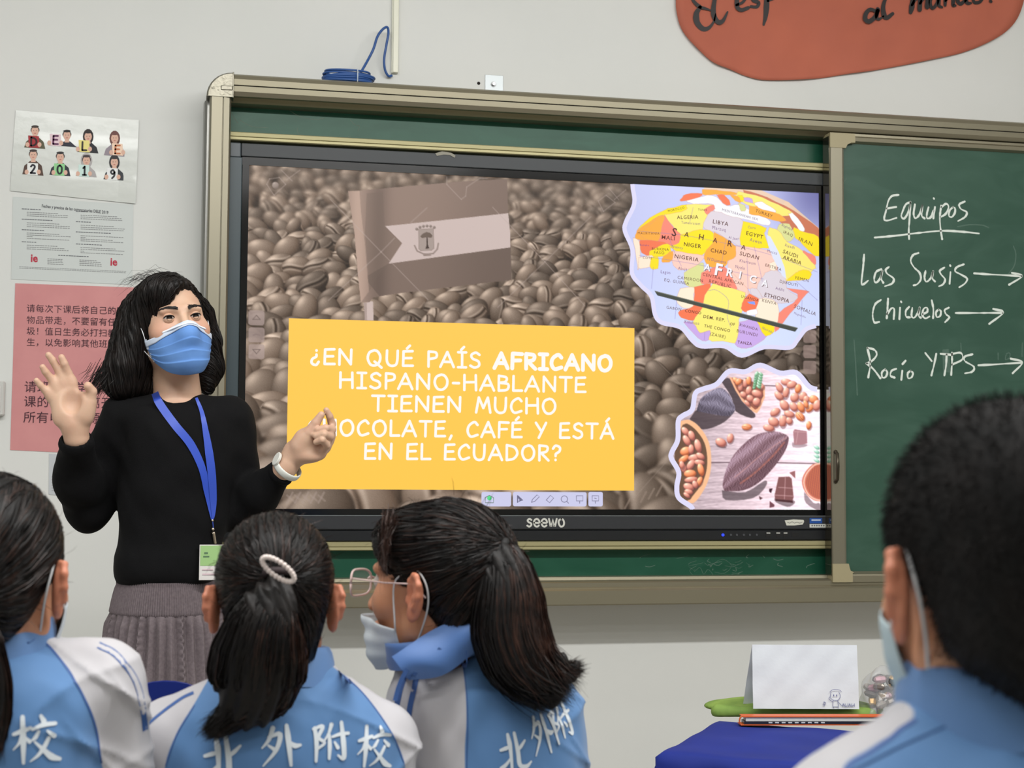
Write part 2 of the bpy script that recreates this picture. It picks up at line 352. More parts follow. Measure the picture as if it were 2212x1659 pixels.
# scratch and worn adhesive marks on the fixed panel
M_res = mat('dried_glue_residue', (120, 140, 124), 0.7, alpha=0.55)
M_tape = mat('old_film_residue', (52, 66, 62), 0.25, alpha=0.8)
def flat_poly(mb, pts, Y, col=None):
    P = [at(x, y, Y) for x, y in pts]; mb.add([(p[0], Y, p[2]) for p in P], [tuple(range(len(P)))], col)
def px_strokes(mb, paths, w, Y, smooth=True, col=None, n=5):
    """strokes given in photograph pixels laid on the plane y = Y, w in metres"""
    for P in paths:
        Q = np.array([at(x, y, Y) for x, y in P])[:, [0, 2]]; ww = w
        if smooth: Q = spline(Q, n)
        V, Fq = ribbon2(Q, ww); mb.add(np.stack([V[:, 0], np.full(len(V), Y), V[:, 1]], 1), Fq, col)
def z5(*p): return [(400 + x / 3.16, 40 + y / 3.16) for x, y in p]
m = MB()
px_strokes(m, [z5((318, 645), (335, 680), (358, 712)), z5((1125, 690), (1160, 725), (1190, 735), (1180, 765)), z5((765, 745), (770, 780), (820, 798), (960, 805), (1080, 812), (1130, 805)), z5((520, 600), (600, 590), (700, 622), (780, 668), (880, 690), (950, 680)), z5((420, 590), (470, 583), (510, 600)), z5((370, 690), (450, 735), (560, 745))], .0022, .0348)
m.done('glue_mark', M_res, board, kind='stuff')
m = MB()
for i in range(30):
    x = random.gauss(1560, 90); y = random.gauss(1215, 16); a = random.uniform(0, 6.28); L = random.uniform(8, 34)
    if not 1196 < y < 1245: continue
    px_strokes(m, [[(x, y), (x + L * .5 * math.cos(a), y + L * .25 * math.sin(a) + 3), (x + L * math.cos(a + .4), y + L * .3 * math.sin(a))]], random.uniform(.0008, .003), .0346)
px_strokes(m, [[(1500, 1235), (1512, 1226), (1520, 1240), (1530, 1230), (1540, 1244), (1528, 1248)], [(1535, 1222), (1560, 1208), (1580, 1222), (1565, 1238), (1545, 1236)], [(1505, 1222), (1490, 1232), (1498, 1244)]], .0012, .0345)
m.done('chalk_smudge', mat('chalk_dust', (130, 156, 142), 0.9, alpha=0.4), board, kind='stuff')

# ---------------------------------------------------------------- sliding board
XS = 1.908; sl = empty('sliding_board', (2.7, -0.045, 0.925), 'sliding green board with chalked team list, right of the lit display', 'chalkboard')
zs0, zs1 = 0.905, 2.40; XE = 3.4; YS0, YS1 = -0.066, -0.012
def stile(x0, x1, inner):
    w = x1 - x0; P = [(x0, YS1), (x0, YS0 + .004), (x0 + .05 * w, YS0), (x0 + .8 * w, YS0), (x0 + .93 * w, YS0 + .004), (x1, YS0 + .016), (x1, YS1)]
    if not inner: P = [(x0 + x1 - x, y) for x, y in P]
    return MB().prism(P, 'z', zs0 + .06, zs1 - .05)
stile(XS, XS + .054, True).done('stile', M_al2, sl); MB().box(XS - .0016, XS - .0002, YS0 + .006, YS1, zs0 + .02, zs1 - .01).done('side_trim', mat('polished_side_trim', (120, 116, 104), .06, metal=.9), sl); stile(XE - .054, XE, False).done('stile', M_al2, sl)
MB().prism([(YS1, zs1 - .03), (YS0 + .016, zs1 - .03), (YS0 + .002, zs1 - .024), (YS0, zs1 - .012), (YS0 + .003, zs1 - .011), (YS0, zs1 - .008), (YS0, zs1), (YS1, zs1)], 'x', XS + .09, XE - .09).done('rail', M_al, sl)
MB().prism([(YS1, zs0), (YS0, zs0), (YS0, zs0 + .02), (YS0 + .003, zs0 + .025), (YS0 + .016, zs0 + .034), (YS1, zs0 + .034)], 'x', XS + .07, XE - .07).done('rail', M_al, sl)
M_plas = mat('corner_plastic', (164, 154, 122), 0.5)
for (xa, sg) in ((XS, 1), (XE, -1)):
    for (za, sz, hw, hh) in ((zs1, -1, .09, .05), (zs0, 1, .07, .06)):
        P = [(0, 0), (hw, 0), (hw, .03), (.075, .031), (.062, .038), (.056, hh), (0, hh)]
        MB().prism([(xa + sg * u, za + sz * w) for u, w in P], 'y', YS0 - .002, YS1).done('corner_piece', M_plas, sl)
MB().box(XS + .05, XE - .05, YS0 + .018, YS1 - .004, zs0 + .03, zs1 - .026).done('green_panel', M_gslide, sl)
# pull handle
h = MB(); c0 = at(1805, 1040, YS0); c1 = at(1805, 976, YS0); hx = c0[0]
h.tube([(hx, YS0, c0[2]), (hx, YS0 - .016, c0[2] + .006), (hx, YS0 - .018, (c0[2] + c1[2]) / 2), (hx, YS0 - .016, c1[2] - .006), (hx, YS0, c1[2])], [.006, .005, .0065, .005, .006], 8)
h.ball((hx, YS0 - .002, c0[2]), .007, 8, 5); h.ball((hx, YS0 - .002, c1[2]), .007, 8, 5)
h.done('handle', mat('dark_pull_handle', (70, 64, 52), 0.3, metal=0.7), sl, smooth=True)
# chalk writing, traced stroke by stroke
def zc(s): return [(1740 + float(a.split(',')[0]) / 2.86, 280 + float(a.split(',')[1]) / 2.86) for a in s.split()]
YC = YS0 + .0175
M_chalk = mat('white_chalk', (232, 240, 232), 0.95, alpha=0.93)
LINES = {
 'Equipos': ['575,403 535,410 512,440 498,500 486,550 505,562 562,545', '503,487 560,478', '648,448 620,462 600,505 592,535 608,550 630,520 645,470 648,448', '648,448 642,560 638,620 640,676', '676,462 668,520 680,548 706,520 722,468', '722,468 718,530 735,548', '760,480 750,520 752,548 775,540 790,500', '800,478 794,520 790,548', '792,424 794,427', '838,470 830,540 834,610 844,676', '838,480 868,458 884,478 866,520 834,540', '912,478 890,500 886,532 904,540 922,515 924,488 912,478', '984,444 950,462 960,490 996,510 985,540 942,565'],
 'underline': ['428,667 560,655 700,638 850,625 980,632 1072,642'],
 'Las': ['362,772 356,850 346,945 358,955 388,932', '468,862 436,880 424,925 436,945 460,920 474,872', '474,872 468,920 480,945', '516,848 496,866 505,890 544,920 535,950 490,968'],
 'Susis': ['698,762 665,775 650,810 670,850 705,885 712,925 690,955 668,962', '742,872 735,915 748,940 775,915 788,875', '788,875 784,918 800,938', '858,852 830,872 838,895 862,925 850,955 824,968', '896,880 890,952', '893,838 895,842', '978,832 935,850 925,875 960,895 998,920 985,950 950,974'],
 'arrow': ['1042,888 1150,895 1335,905', '1275,885 1338,905 1258,958', '928,1133 1050,1133 1215,1132', '1160,1108 1222,1130 1135,1200', '1068,1456 1180,1450 1330,1440', '1268,1415 1340,1438 1280,1505'],
 'Chicuelos': ['466,1052 430,1080 415,1140 425,1190 455,1188', '510,1045 506,1110 502,1165', '504,1140 530,1105 548,1110 545,1170', '584,1100 580,1170', '590,1062 592,1066', '640,1095 620,1120 622,1155 645,1160', '660,1100 655,1150 672,1162 695,1130 705,1100', '705,1100 700,1150 712,1162', '725,1140 752,1125 750,1100 730,1108 722,1145 740,1166 765,1155', '780,1055 790,1110 788,1165', '822,1110 806,1130 812,1158 832,1150 836,1122 822,1110', '885,1100 860,1115 868,1140 888,1160 862,1190'],
 'Rocio': ['382,1348 400,1440 388,1530', '382,1348 425,1360 440,1390 415,1425 378,1445', '378,1445 420,1480 462,1535', '492,1480 472,1500 475,1530 495,1528 505,1500 492,1480', '560,1478 532,1490 525,1520 550,1532', '598,1490 592,1545', '600,1448 618,1428', '650,1490 632,1505 634,1535 655,1530 664,1505 650,1490'],
 'YYPS': ['740,1380 780,1430', '808,1385 795,1450 778,1518', '835,1385 905,1392', '872,1390 868,1460 858,1518', '905,1378 905,1440 900,1515', '905,1385 960,1380 968,1420 905,1452', '1032,1388 985,1402 985,1430 1040,1465 1030,1495 985,1506'],
}
PARTS = [(k, ps) for k, ps in LINES.items() if k != 'arrow'] + [('arrow', LINES['arrow'][i:i + 2]) for i in (0, 2, 4)]
for k, ps in PARTS:
    m = MB()
    for s_ in ps:
        P = zc(s_); Q = spline(np.array([at(x, y, YC) for x, y in P])[:, [0, 2]], 6)
        n_ = len(Q); w = 0.0062 * (1 + .22 * np.sin(np.linspace(0, 5 + len(P), n_)) + .12 * RNG.standard_normal(n_)).clip(.5, 1.4)
        V, Fq = ribbon2(Q, w); m.add(np.stack([V[:, 0], np.full(len(V), YC), V[:, 1]], 1), Fq)
    m.done('chalk_arrow' if k == 'arrow' else 'chalk_line' if k == 'underline' else 'chalk_word', M_chalk, sl)
m = MB()
for s_ in ['940,600 1010,588 1090,590 1130,605', '1285,720 1300,770 1290,840 1255,890', '1190,1380 1190,1420', '1240,1390 1235,1420 1260,1410 1262,1380 1240,1385', '1340,1320 1338,1400', '300,1300 310,1450 320,1640', '250,300 245,318', '960,1320 962,1380']:
    P = zc(s_); Q = spline(np.array([at(x, y, YC) for x, y in P])[:, [0, 2]], 6); V, Fq = ribbon2(Q, .004); m.add(np.stack([V[:, 0], np.full(len(V), YC + .0003), V[:, 1]], 1), Fq)
flat_poly(m, zc('845,1360 885,1355 898,1500 850,1500'), YC + .0003)
m.done('chalk_smudge', mat('faint_chalk', (120, 150, 136), 0.9, alpha=0.4), sl, kind='stuff')
# ---------------------------------------------------------------- interactive display
SW, SH, SZ = 1.895, 1.066, 1.14
disp = empty('interactive_display', (0.95, 0.02, 1.04), 'large black framed lit display showing a yellow question box', 'display')
M_bez = mat('display_bezel_grey', (40, 45, 49), 0.45, bump=(400, .05, .0005))
M_bezl = mat('display_side_bezel', (58, 72, 78), 0.4)
M_blk = mat('display_black_glass', (6, 6, 7), 0.12, spec=0.5)
x0, x1, z0, z1 = -.0605, 1.975, 1.0405, 2.274
bx0, bx1, bz0, bz1 = -.022, 1.925, 1.1215, 2.232
m = MB().box(x0 + .035, x1, -.008, .03, bz1, z1, .002); m.done('top_bezel', M_bez, disp)
m = MB().box(x0, bx0, -.0078, .03, bz0, z1 - .045, .002); m.done('side_bezel', M_bezl, disp)
m = MB().box(bx1, x1, -.0078, .03, bz0, z1 - .003, .002); m.done('side_bezel', M_bezl, disp)
MB().box(x0, x0 + .034, -.0095, .03, z1 - .046, z1, .003).done('corner_guard', mat('bezel_corner_grey', (78, 86, 92), 0.4), disp)
fr = MB()
fr.box(bx0, bx1, -.004, .02, SZ + SH, bz1 - .0015); fr.box(bx0, bx1, -.004, .02, bz0, SZ - .001)
fr.box(bx0 + .0015, -.0005, -.004, .02, SZ - .001, SZ + SH); fr.box(SW + .0005, bx1, -.004, .02, SZ - .001, SZ + SH)
fr.done('inner_black_border', M_blk, disp)
MB().box(-.02, bx1, .003, .02, SZ - .02, SZ + SH + .01).done('glass_backing', M_blk, disp)
MB().box(x0, x1, -.014, .03, 1.0755, bz0 - .001, .003).done('front_speaker_bar', mat('speaker_bar_grey', (40, 42, 46), 0.5, bump=(900, .3, .0006)), disp)
MB().box(x0, x1, -.012, .03, z0, 1.0735, .002).done('control_strip', mat('control_strip_black', (24, 26, 29), 0.35), disp)
MB().box(x0, x1, -.0145, -.012, bz0 - .0026, bz0 - .0008).done('bright_edge', mat('bezel_bright_edge', (150, 156, 158), 0.3, metal=.5), disp)
# letters of the maker's mark in rounded strokes
def lower_word(mb, px, py, size, w, Y):
    GL = {'s': (.62, ['.52,.86 .3,1 .1,.82 .2,.58 .45,.45 .52,.2 .3,0 .06,.12']), 'e': (.72, ['.08,.5 .64,.5 .6,.82 .36,1 .1,.8 .05,.45 .18,.1 .42,0 .62,.14']), 'w': (.95, ['.02,1 .22,.02 .3,.02 .48,.95 .66,.02 .74,.02 .93,1']), 'o': (.74, ['.36,1 .1,.82 .05,.45 .2,.08 .4,0 .62,.15 .68,.55 .55,.9 .36,1'])}
    cx = 0
    o = at(px, py, Y)
    for ch in 'seewo':
        gw, st = GL[ch]
        for s_ in st:
            P = np.array([[float(q) for q in p.split(',')] for p in s_.split()]); P = spline(P, 5) if ch != 'w' else P
            Q = np.stack([(P[:, 0] + cx) * size * 1.15 + o[0], P[:, 1] * size + o[2]], 1); V, Fq = ribbon2(Q, w)
            mb.add(np.stack([V[:, 0], np.full(len(V), Y), V[:, 1]], 1), Fq)
        cx += gw + .16
m = MB(); lower_word(m, 1138, 1137.5, .0245, .0058, -.0146); m.done('logo_lettering', mat('logo_silver', (214, 214, 206), 0.5), disp)
def px_box(mb, xa, ya, xb, yb, Y0, Y1, bev=0.0):
    a = at(xa, ya, Y0); b = at(xb, yb, Y0); mb.box(min(a[0], b[0]), max(a[0], b[0]), Y0, Y1, min(a[2], b[2]), max(a[2], b[2]), bev); return mb
for i, x in enumerate((1562, 1579, 1592, 1607, 1620, 1635)):
    b = MB(); p = at(x, 1155.5, -.014)
    b.tube([(p[0], -.0142, p[2]), (p[0], -.011, p[2])], .0036 if i else .0046, 10)
    o = b.done('button', mat('blue_power_light', (10, 20, 160), .3, emit=((40, 60, 255), 2.2)) if i == 0 else mat('button_grey', (74, 76, 80), .4), disp)
    if i == 0: o['label'] = 'glowing blue power button'
for x, w_ in ((1660, 12), (1681, 9), (1697, 9), (1718, 14)):
    px_box(MB(), x - w_ / 2, 1151, x + w_ / 2, 1160, -.0128, -.0115).done('port', mat('port_black', (10, 10, 11), .5), disp)
for x in (1660, 1681, 1697): px_box(MB(), x - 4, 1150.3, x + 4, 1152.6, -.0130, -.0118).done('port_marking', mat('port_print', (190, 190, 184), .5), disp)
m = MB(); flat_poly(m, [(1695, 1124), (1714, 1122), (1736, 1123), (1737, 1127), (1734, 1133), (1716, 1135), (1699, 1135)], -.0150); s1 = m.done('torn_white_sticker', mat('sticker_paper', (212, 212, 200), .7), disp)
m = MB(); px_strokes(m, [[(1701, 1128), (1706, 1130), (1711, 1127), (1716, 1130), (1722, 1128), (1727, 1130), (1733, 1128)]], .0016, -.0152); m.done('sticker_writing', mat('sticker_ink', (90, 90, 84), .7), s1)
m = MB(); px_box(m, 1749, 1119, 1776, 1130.5, -.0150, -.0142); s2 = m.done('blue_sticker', mat('blue_label', (28, 78, 156), .4), disp)
m = MB(); px_box(m, 1753, 1122, 1773, 1125, -.0153, -.0151); m.done('sticker_writing', mat('label_print', (190, 205, 225), .5), s2)
m = MB(); px_box(m, 1749, 1132, 1787, 1139.5, -.0150, -.0142); s3 = m.done('white_sticker', mat('serial_label', (206, 208, 202), .5), disp)
m = MB(); [px_box(m, 1753 + 5 * i, 1134, 1756 + 5 * i, 1137, -.0153, -.0151) for i in range(6)]; m.done('sticker_writing', mat('serial_print', (90, 92, 94), .5), s3)
# torn tape hanging on the top bezel
m = MB(); flat_poly(m, [(940, 331), (955, 327), (975, 330), (984, 336), (982, 341), (972, 335), (958, 334), (944, 337)], -.0105); m.done('torn_tape', mat('yellowed_tape', (150, 146, 130), .4, alpha=.8), disp)
# ---------------------------------------------------------------- what the display shows (flat, on the screen plane)
CW, CH = 1232.0, 693.0
def S(px, py):
    p = at(px, py, 0.0); return p[0] / SW * CW, (SZ + SH - p[2]) / SH * CH
def SP(pts): return np.array([S(x, y) for x, y in pts])
def uv2w(U, Y=0.0):
    U = np.asarray(U, float); return np.stack([U[:, 0] / CW * SW, np.full(len(U), Y), SZ + SH - U[:, 1] / CH * SH], 1)
L3 = lambda c: np.array(lin(c)[:3])
SEP_D, SEP_M, SEP_L = np.array([44, 34, 28.]), np.array([98, 80, 69.]), np.array([176, 156, 145.])

class Canvas:
    """small painter working on a grid of cells that becomes vertex colours; sc = cells per unit"""
    def __init__(s, x0, y0, x1, y1, sc, bg):
        s.x0, s.y0, s.sc = x0, y0, sc; s.w = int(round((x1 - x0) * sc)) + 1; s.h = int(round((y1 - y0) * sc)) + 1
        s.a = np.empty((s.h, s.w, 3)); s.a[:] = bg; s.m = np.zeros((s.h, s.w), bool)
    def win(s, x0, y0, x1, y1):
        i0 = max(0, int((x0 - s.x0) * s.sc)); i1 = min(s.w, int((x1 - s.x0) * s.sc) + 2); j0 = max(0, int((y0 - s.y0) * s.sc)); j1 = min(s.h, int((y1 - s.y0) * s.sc) + 2)
        if i1 <= i0 or j1 <= j0: return None
        X, Y = np.meshgrid(s.x0 + np.arange(i0, i1) / s.sc, s.y0 + np.arange(j0, j1) / s.sc); return (slice(j0, j1), slice(i0, i1)), X, Y
    def put(s, sl, al, c):
        al = np.clip(al, 0, 1)[..., None]; s.a[sl] = s.a[sl] * (1 - al) + c * al
    def inside(s, X, Y, P):
        P = np.asarray(P, float); ins = np.zeros(X.shape, bool)
        for k in range(len(P)):
            (xa, ya), (xb, yb) = P[k], P[(k + 1) % len(P)]
            if ya == yb: continue
            c = ((ya > Y) != (yb > Y)) & (X < (xb - xa) * (Y - ya) / (yb - ya) + xa); ins ^= c
        return ins
    def poly(s, P, c, al=1.0):
        P = np.asarray(P, float); r = s.win(P[:, 0].min() - 1, P[:, 1].min() - 1, P[:, 0].max() + 1, P[:, 1].max() + 1)
        if r is None: return
        sl, X, Y = r; acc = np.zeros(X.shape)
        for dx, dy in ((-.3, -.1), (.1, -.3), (.3, .1), (-.1, .3)): acc += s.inside(X + dx / s.sc, Y + dy / s.sc, P)
        cc = c(X, Y) if callable(c) else np.asarray(c, float); s.put(sl, acc / 4 * al, cc)
    def line(s, P, w, c, al=1.0):
        P = np.asarray(P, float)
        for k in range(len(P) - 1):
            a, b = P[k], P[k + 1]; r = s.win(min(a[0], b[0]) - w - 1, min(a[1], b[1]) - w - 1, max(a[0], b[0]) + w + 1, max(a[1], b[1]) + w + 1)
            if r is None: continue
            sl, X, Y = r; d = b - a; t = np.clip(((X - a[0]) * d[0] + (Y - a[1]) * d[1]) / (d @ d + 1e-9), 0, 1)
            D = np.hypot(X - a[0] - t * d[0], Y - a[1] - t * d[1]); s.put(sl, np.clip((w / 2 - D) * s.sc + .5, 0, 1) * al, np.asarray(c, float))
    def bean(s, cx, cy, a, b, th, dark, mid, light, crease=True, soft=1.0, rough=0.0, face=0.0):
        r = s.win(cx - a - 2, cy - a - 2, cx + a + 2, cy + a + 2)
        if r is None: return
        sl, X, Y = r; c_, s_ = math.cos(th), math.sin(th); U = ((X - cx) * c_ + (Y - cy) * s_) / a; V = (-(X - cx) * s_ + (Y - cy) * c_) / b
        q = U * U + V * V; m = np.clip((1 - np.sqrt(q)) * b * s.sc / soft + .5, 0, 1)
        nz = np.sqrt(np.clip(1 - q, 0, 1)); nx = U * c_ - V * s_; ny = U * s_ + V * c_
        d = np.clip(-.35 * nx - .62 * ny + .70 * nz, 0, 1); e = .18 + .82 * d
        if rough: e = e * (1 + rough * (np.sin(X * 1.7 + Y * .6 + cx) * np.sin(Y * 1.3 - X * .5 + cy)))
        hl = np.clip(-.45 * nx - .66 * ny + .6 * nz, 0, 1) ** 14
        if crease:
            cv = face + .16 * np.sin(U * 3.0); D = np.abs(V - cv) * (1 if abs(face) < .5 else .8)
            e = e * (1 - .78 * np.exp(-(D / .09) ** 2) * (np.abs(U) < .9)); e = e + .34 * np.exp(-((D - .22) / .09) ** 2) * (np.abs(U) < .85)
        e = np.clip(e, 0, 1.25)[..., None]; col = np.where(e < .5, dark + (mid - dark) * e * 2, mid + (light - mid) * (e - .5) * 1.5) + hl[..., None] * (light - dark) * .5
        s.put(sl, m, np.clip(col, 0, 255))
    def blur(s, rows, k):
        for _ in range(k):
            A = s.a[rows]; A = (np.roll(A, 1, 1) + A * 2 + np.roll(A, -1, 1)) / 4; B = A.copy(); B[1:-1] = (A[:-2] + 2 * A[1:-1] + A[2:]) / 4; s.a[rows] = B
    def mesh(s, name, parent, Y, keep=None, m=None):
        I, J = np.meshgrid(np.arange(s.w), np.arange(s.h)); ux = s.x0 + I / s.sc; uy = s.y0 + J / s.sc
        ux = np.clip(ux, 0, CW); uy = np.clip(uy, 0, CH)
        idx = J * s.w + I; Q = np.stack([idx[:-1, :-1], idx[1:, :-1], idx[1:, 1:], idx[:-1, 1:]], -1).reshape(-1, 4)
        if keep is not None:
            k = keep(((ux[:-1, :-1] + ux[1:, 1:]) / 2), ((uy[:-1, :-1] + uy[1:, 1:]) / 2)).ravel(); Q = Q[k]
        used = np.unique(Q); rm = -np.ones(s.w * s.h, int); rm[used] = np.arange(len(used))
        V = uv2w(np.stack([ux.ravel(), uy.ravel()], 1)[used], Y)
        c = s.a.reshape(-1, 3)[used] / 255.0; c = np.where(c <= .04045, c / 12.92, ((c + .055) / 1.055) ** 2.4)
        return mesh_obj(name, V, rm[Q], m, parent, cols=c)

M_scr = vcol_mat('lit_screen_picture', rough=0.35, spec=0.15, emit=1.0)
# --- background: roasted coffee beans, sepia
rng = np.random.default_rng(5)
bg = Canvas(0, 0, CW, CH, 1 / 1.5, SEP_D * .92)
y = -10.0
while y < CH + 60:
    t = np.clip(y / CH, 0, 1); size = 21 + 30 * t ** 1.15; x = -30.0 + rng.uniform(0, 30)
    while x < CW + 30:
        lf = 1 + .35 * np.clip(1 - x / 300, 0, 1) * t + (0.75 * np.clip((t - .72) / .28, 0, 1)); a = size * lf * rng.uniform(.82, 1.18); b = a * rng.uniform(.56, .74)
        k = rng.uniform(.72, 1.12) * (1 - .16 * np.clip((x - 700) / 500, 0, 1)); th = rng.normal(0, .9)
        cr = rng.random() < .5
        bg.bean(x + rng.normal(0, 5), y + rng.normal(0, 5), a, b, th, SEP_D * k, SEP_M * k, SEP_L * min(k, 1.0), crease=cr, soft=1.5 + (2.5 if t < .12 else 0), rough=.06, face=rng.choice([0, 0, -.35, .3, .75]))
        x += a * rng.uniform(1.1, 1.5)
    y += size * .62
bg.blur(slice(0, 75), 3); bg.blur(slice(0, 34), 5); bg.blur(slice(330, 462), 4)
bg.a = bg.a * .93 + np.array([120, 104, 94.]) * .07
bg.a *= (1 - .20 * np.clip((np.arange(bg.w) * 1.5 - 560) / 520, 0, 1))[None, :, None] * np.array([1, 1, .96])
bg.a += rng.normal(0, 2.0, bg.a.shape[:2])[..., None]
def ZF(s): return [S(520 + float(a.split(',')[0]) / 2.572, 340 + float(a.split(',')[1]) / 2.572) for a in s.split()]
# little paper flag on a pole
def cl(x): return np.array(x, float)
bg.poly(ZF('700,800 735,800 738,905 690,905'), [205, 185, 178]); bg.poly(ZF('683,806 700,806 702,905 690,905'), [176, 156, 148])
def shade_flag(X, Y):
    u0 = S(520 + 600 / 2.572, 500)[0]; t = (X - u0) / 370.0; g = 132 + 10 * np.sin(t * 5) - 22 * np.exp(-((t - .17) / .05) ** 2) + 22 * np.exp(-((t - .05) / .05) ** 2)
    return np.stack([g + 6, g * .88 + 1, g * .8], -1)
bg.poly(ZF('597,188 640,186 1040,150 1300,128 1480,122 1486,310 1500,500 1504,680 1300,704 1100,728 900,752 735,778 716,805 668,806 650,640 632,420'), shade_flag)
bg.poly(ZF('822,590 1160,545 1500,500 1504,680 1300,704 1100,728 900,752 770,770 712,700 700,660'), lambda X, Y: shade_flag(X, Y) * .86)
bg.poly(ZF('597,188 660,186 668,300 690,480 712,745 668,806 650,640 632,420'), lambda X, Y: shade_flag(X, Y) * 1.16)
bg.poly(ZF('700,200 790,190 800,380 895,475 822,590 760,660 716,740 690,420'), [112, 96, 86], .35)
bg.poly(ZF('803,382 1160,345 1486,310 1497,420 1498,500 1160,545 822,590 897,477'), lambda X, Y: np.stack([205 + 0 * X, 186 + 0 * X, 180 + 0 * X], -1))
g1, g2 = [150, 132, 124], [110, 94, 84]
bg.poly(ZF('988,400 1070,396 1074,505 1060,516 1000,518 990,508'), [168, 152, 144]); bg.line(ZF('988,400 1070,396 1074,505 1060,516 1000,518 990,508 988,400'), 1.2, g1)
bg.poly(ZF('997,440 1010,425 1032,414 1052,420 1066,434 1060,446 1034,444 1008,448'), g2); bg.poly(ZF('1032,444 1038,444 1040,485 1048,506 1026,508 1033,485'), [70, 56, 50])
for x_, y_ in ((978, 398), (996, 388), (1015, 383), (1035, 381), (1055, 383), (1075, 389)): bg.bean(*ZF('%d,%d' % (x_, y_))[0], 3, 3, 0, cl([110, 94, 86]), cl([140, 124, 116]), cl([150, 134, 126]), crease=False)
bg.line(ZF('966,490 980,520 1015,536 1036,538 1070,534 1092,510 1098,478'), 3, g1); bg.line(ZF('1018,545 1054,543'), 3, g1)
# stock-photo cross lines that are part of the slide
for s_ in ('497,232 780,525 1040,790', '487,795 780,525 855,448', '945,362 1035,280', '1400,277 1690,580 1912,825', '1428,833 1690,580 1945,330', '145,150 185,210 250,150 215,112 160,120 145,150', '1145,110 1145,150 1225,233 1250,215 1255,165 1330,115 1370,118', '1985,240 2015,300 2080,250 2030,210 1990,240', '225,70 285,130', '255,125 330,70', '2045,170 2100,235', '2075,235 2140,180'):
    bg.line(ZF(s_), 2.0, [188, 170, 162], .42)
bg.bean(*ZF('193,155')[0], 7, 7, 0, cl([120, 104, 94]), cl([150, 134, 124]), cl([170, 154, 144]), crease=False)
for s_ in ([(1405, 720), (1420, 780), (1500, 860)], [(1370, 1075), (1500, 930)]): bg.line(SP(s_), 1.6, [170, 152, 140], .35)
for x_ in range(620, 700, 17): bg.line(SP([(x_, 1086), (x_ + 12, 1064)]), 4, [170, 152, 142], .5); bg.line(SP([(x_, 1070), (x_ + 14, 1082)]), 4, [170, 152, 142], .4)
for x_ in range(1350, 1420, 17): bg.line(SP([(x_, 1098 - (x_ - 1350) * .4), (x_ + 12, 1076 - (x_ - 1350) * .4)]), 4, [150, 132, 118], .6)
# page buttons at both sides
def rbox(cv, x0, y0, x1, y1, c, al):
    a = S(x0, y0); b = S(x1, y1); r = 5; P = []
    for cx, cy, a0 in ((b[0] - r, a[1] + r, -90), (b[0] - r, b[1] - r, 0), (a[0] + r, b[1] - r, 90), (a[0] + r, a[1] + r, 180)):
        for k in range(5): an = math.radians(a0 + k * 22.5); P.append((cx + r * math.cos(an), cy + r * math.sin(an)))
    cv.poly(P, c, al)
for yy in (670, 707, 743): rbox(bg, 537, yy, 571, yy + 33, [176, 156, 150], .72)
for yy in (712, 745, 779): rbox(bg, 1735, yy, 1763, yy + 29, [160, 138, 130], .72)
bg.line(SP([(546, 690), (554, 681), (562, 690), (546, 690)]), 1.6, [120, 104, 98]); bg.line(SP([(546, 755), (554, 764), (562, 755), (546, 755)]), 1.6, [120, 104, 98]); bg.line(SP([(547, 724), (553, 722), (561, 724)]), 2.4, [140, 122, 116])
ybx = SP([(623, 685), (1370, 711), (1369, 1061), (637, 1054)])
yx0, yx1 = (S(623, 700)[0] + S(619, 1050)[0]) / 2, S(1370, 900)[0]; yy0 = (S(623, 685)[1] + S(1370, 711)[1]) / 2; yy1 = (S(800, 1056)[1] + S(1369, 1061)[1]) / 2
GL_OUT = [(1366, 402), (1370, 440), (1352, 480), (1350, 500), (1366, 540), (1365, 590), (1385, 617), (1407, 640), (1415, 680), (1430, 697), (1470, 707), (1495, 735), (1515, 748), (1565, 748), (1602, 768), (1650, 750), (1705, 751), (1722, 735), (1740, 712), (1762, 704), (1769, 703), (1769, 416)]
CO_OUT = [(1497, 1104), (1492, 1094), (1466, 1075), (1462, 1050), (1466, 1020), (1450, 990), (1452, 975), (1464, 950), (1465, 910), (1475, 898), (1495, 885), (1502, 850), (1520, 840), (1548, 830), (1575, 802), (1610, 803), (1642, 789), (1685, 806), (1720, 805), (1748, 835), (1769, 842), (1771, 1104)]
GLP = SP(GL_OUT); GLP = np.vstack([spline(GLP[:20], 5), GLP[20:]]); COP = SP(CO_OUT); COP = np.vstack([spline(COP[:21], 5), COP[21:]])
GLP[:, 0] = np.minimum(GLP[:, 0], CW); GLP[-2:, 0] = CW; COP[-2:, 0] = CW; COP[-1, 1] = CH; COP[0, 1] = CH; GLP[0, 1] = 0; GLP[-1] = (CW, 0); COP[:, 1] = np.minimum(COP[:, 1], CH)
def keep_bg(X, Y):
    k = ~((X > yx0 + 2) & (X < yx1 - 2) & (Y > yy0 + 2) & (Y < yy1 - 2))
    return k & ~(bg.inside(X, Y, GLP * .9 + GLP.mean(0) * .1) | bg.inside(X, Y, COP * .9 + COP.mean(0) * .1))
bgo = bg.mesh('screen_picture', disp, 0.0, keep_bg, M_scr)

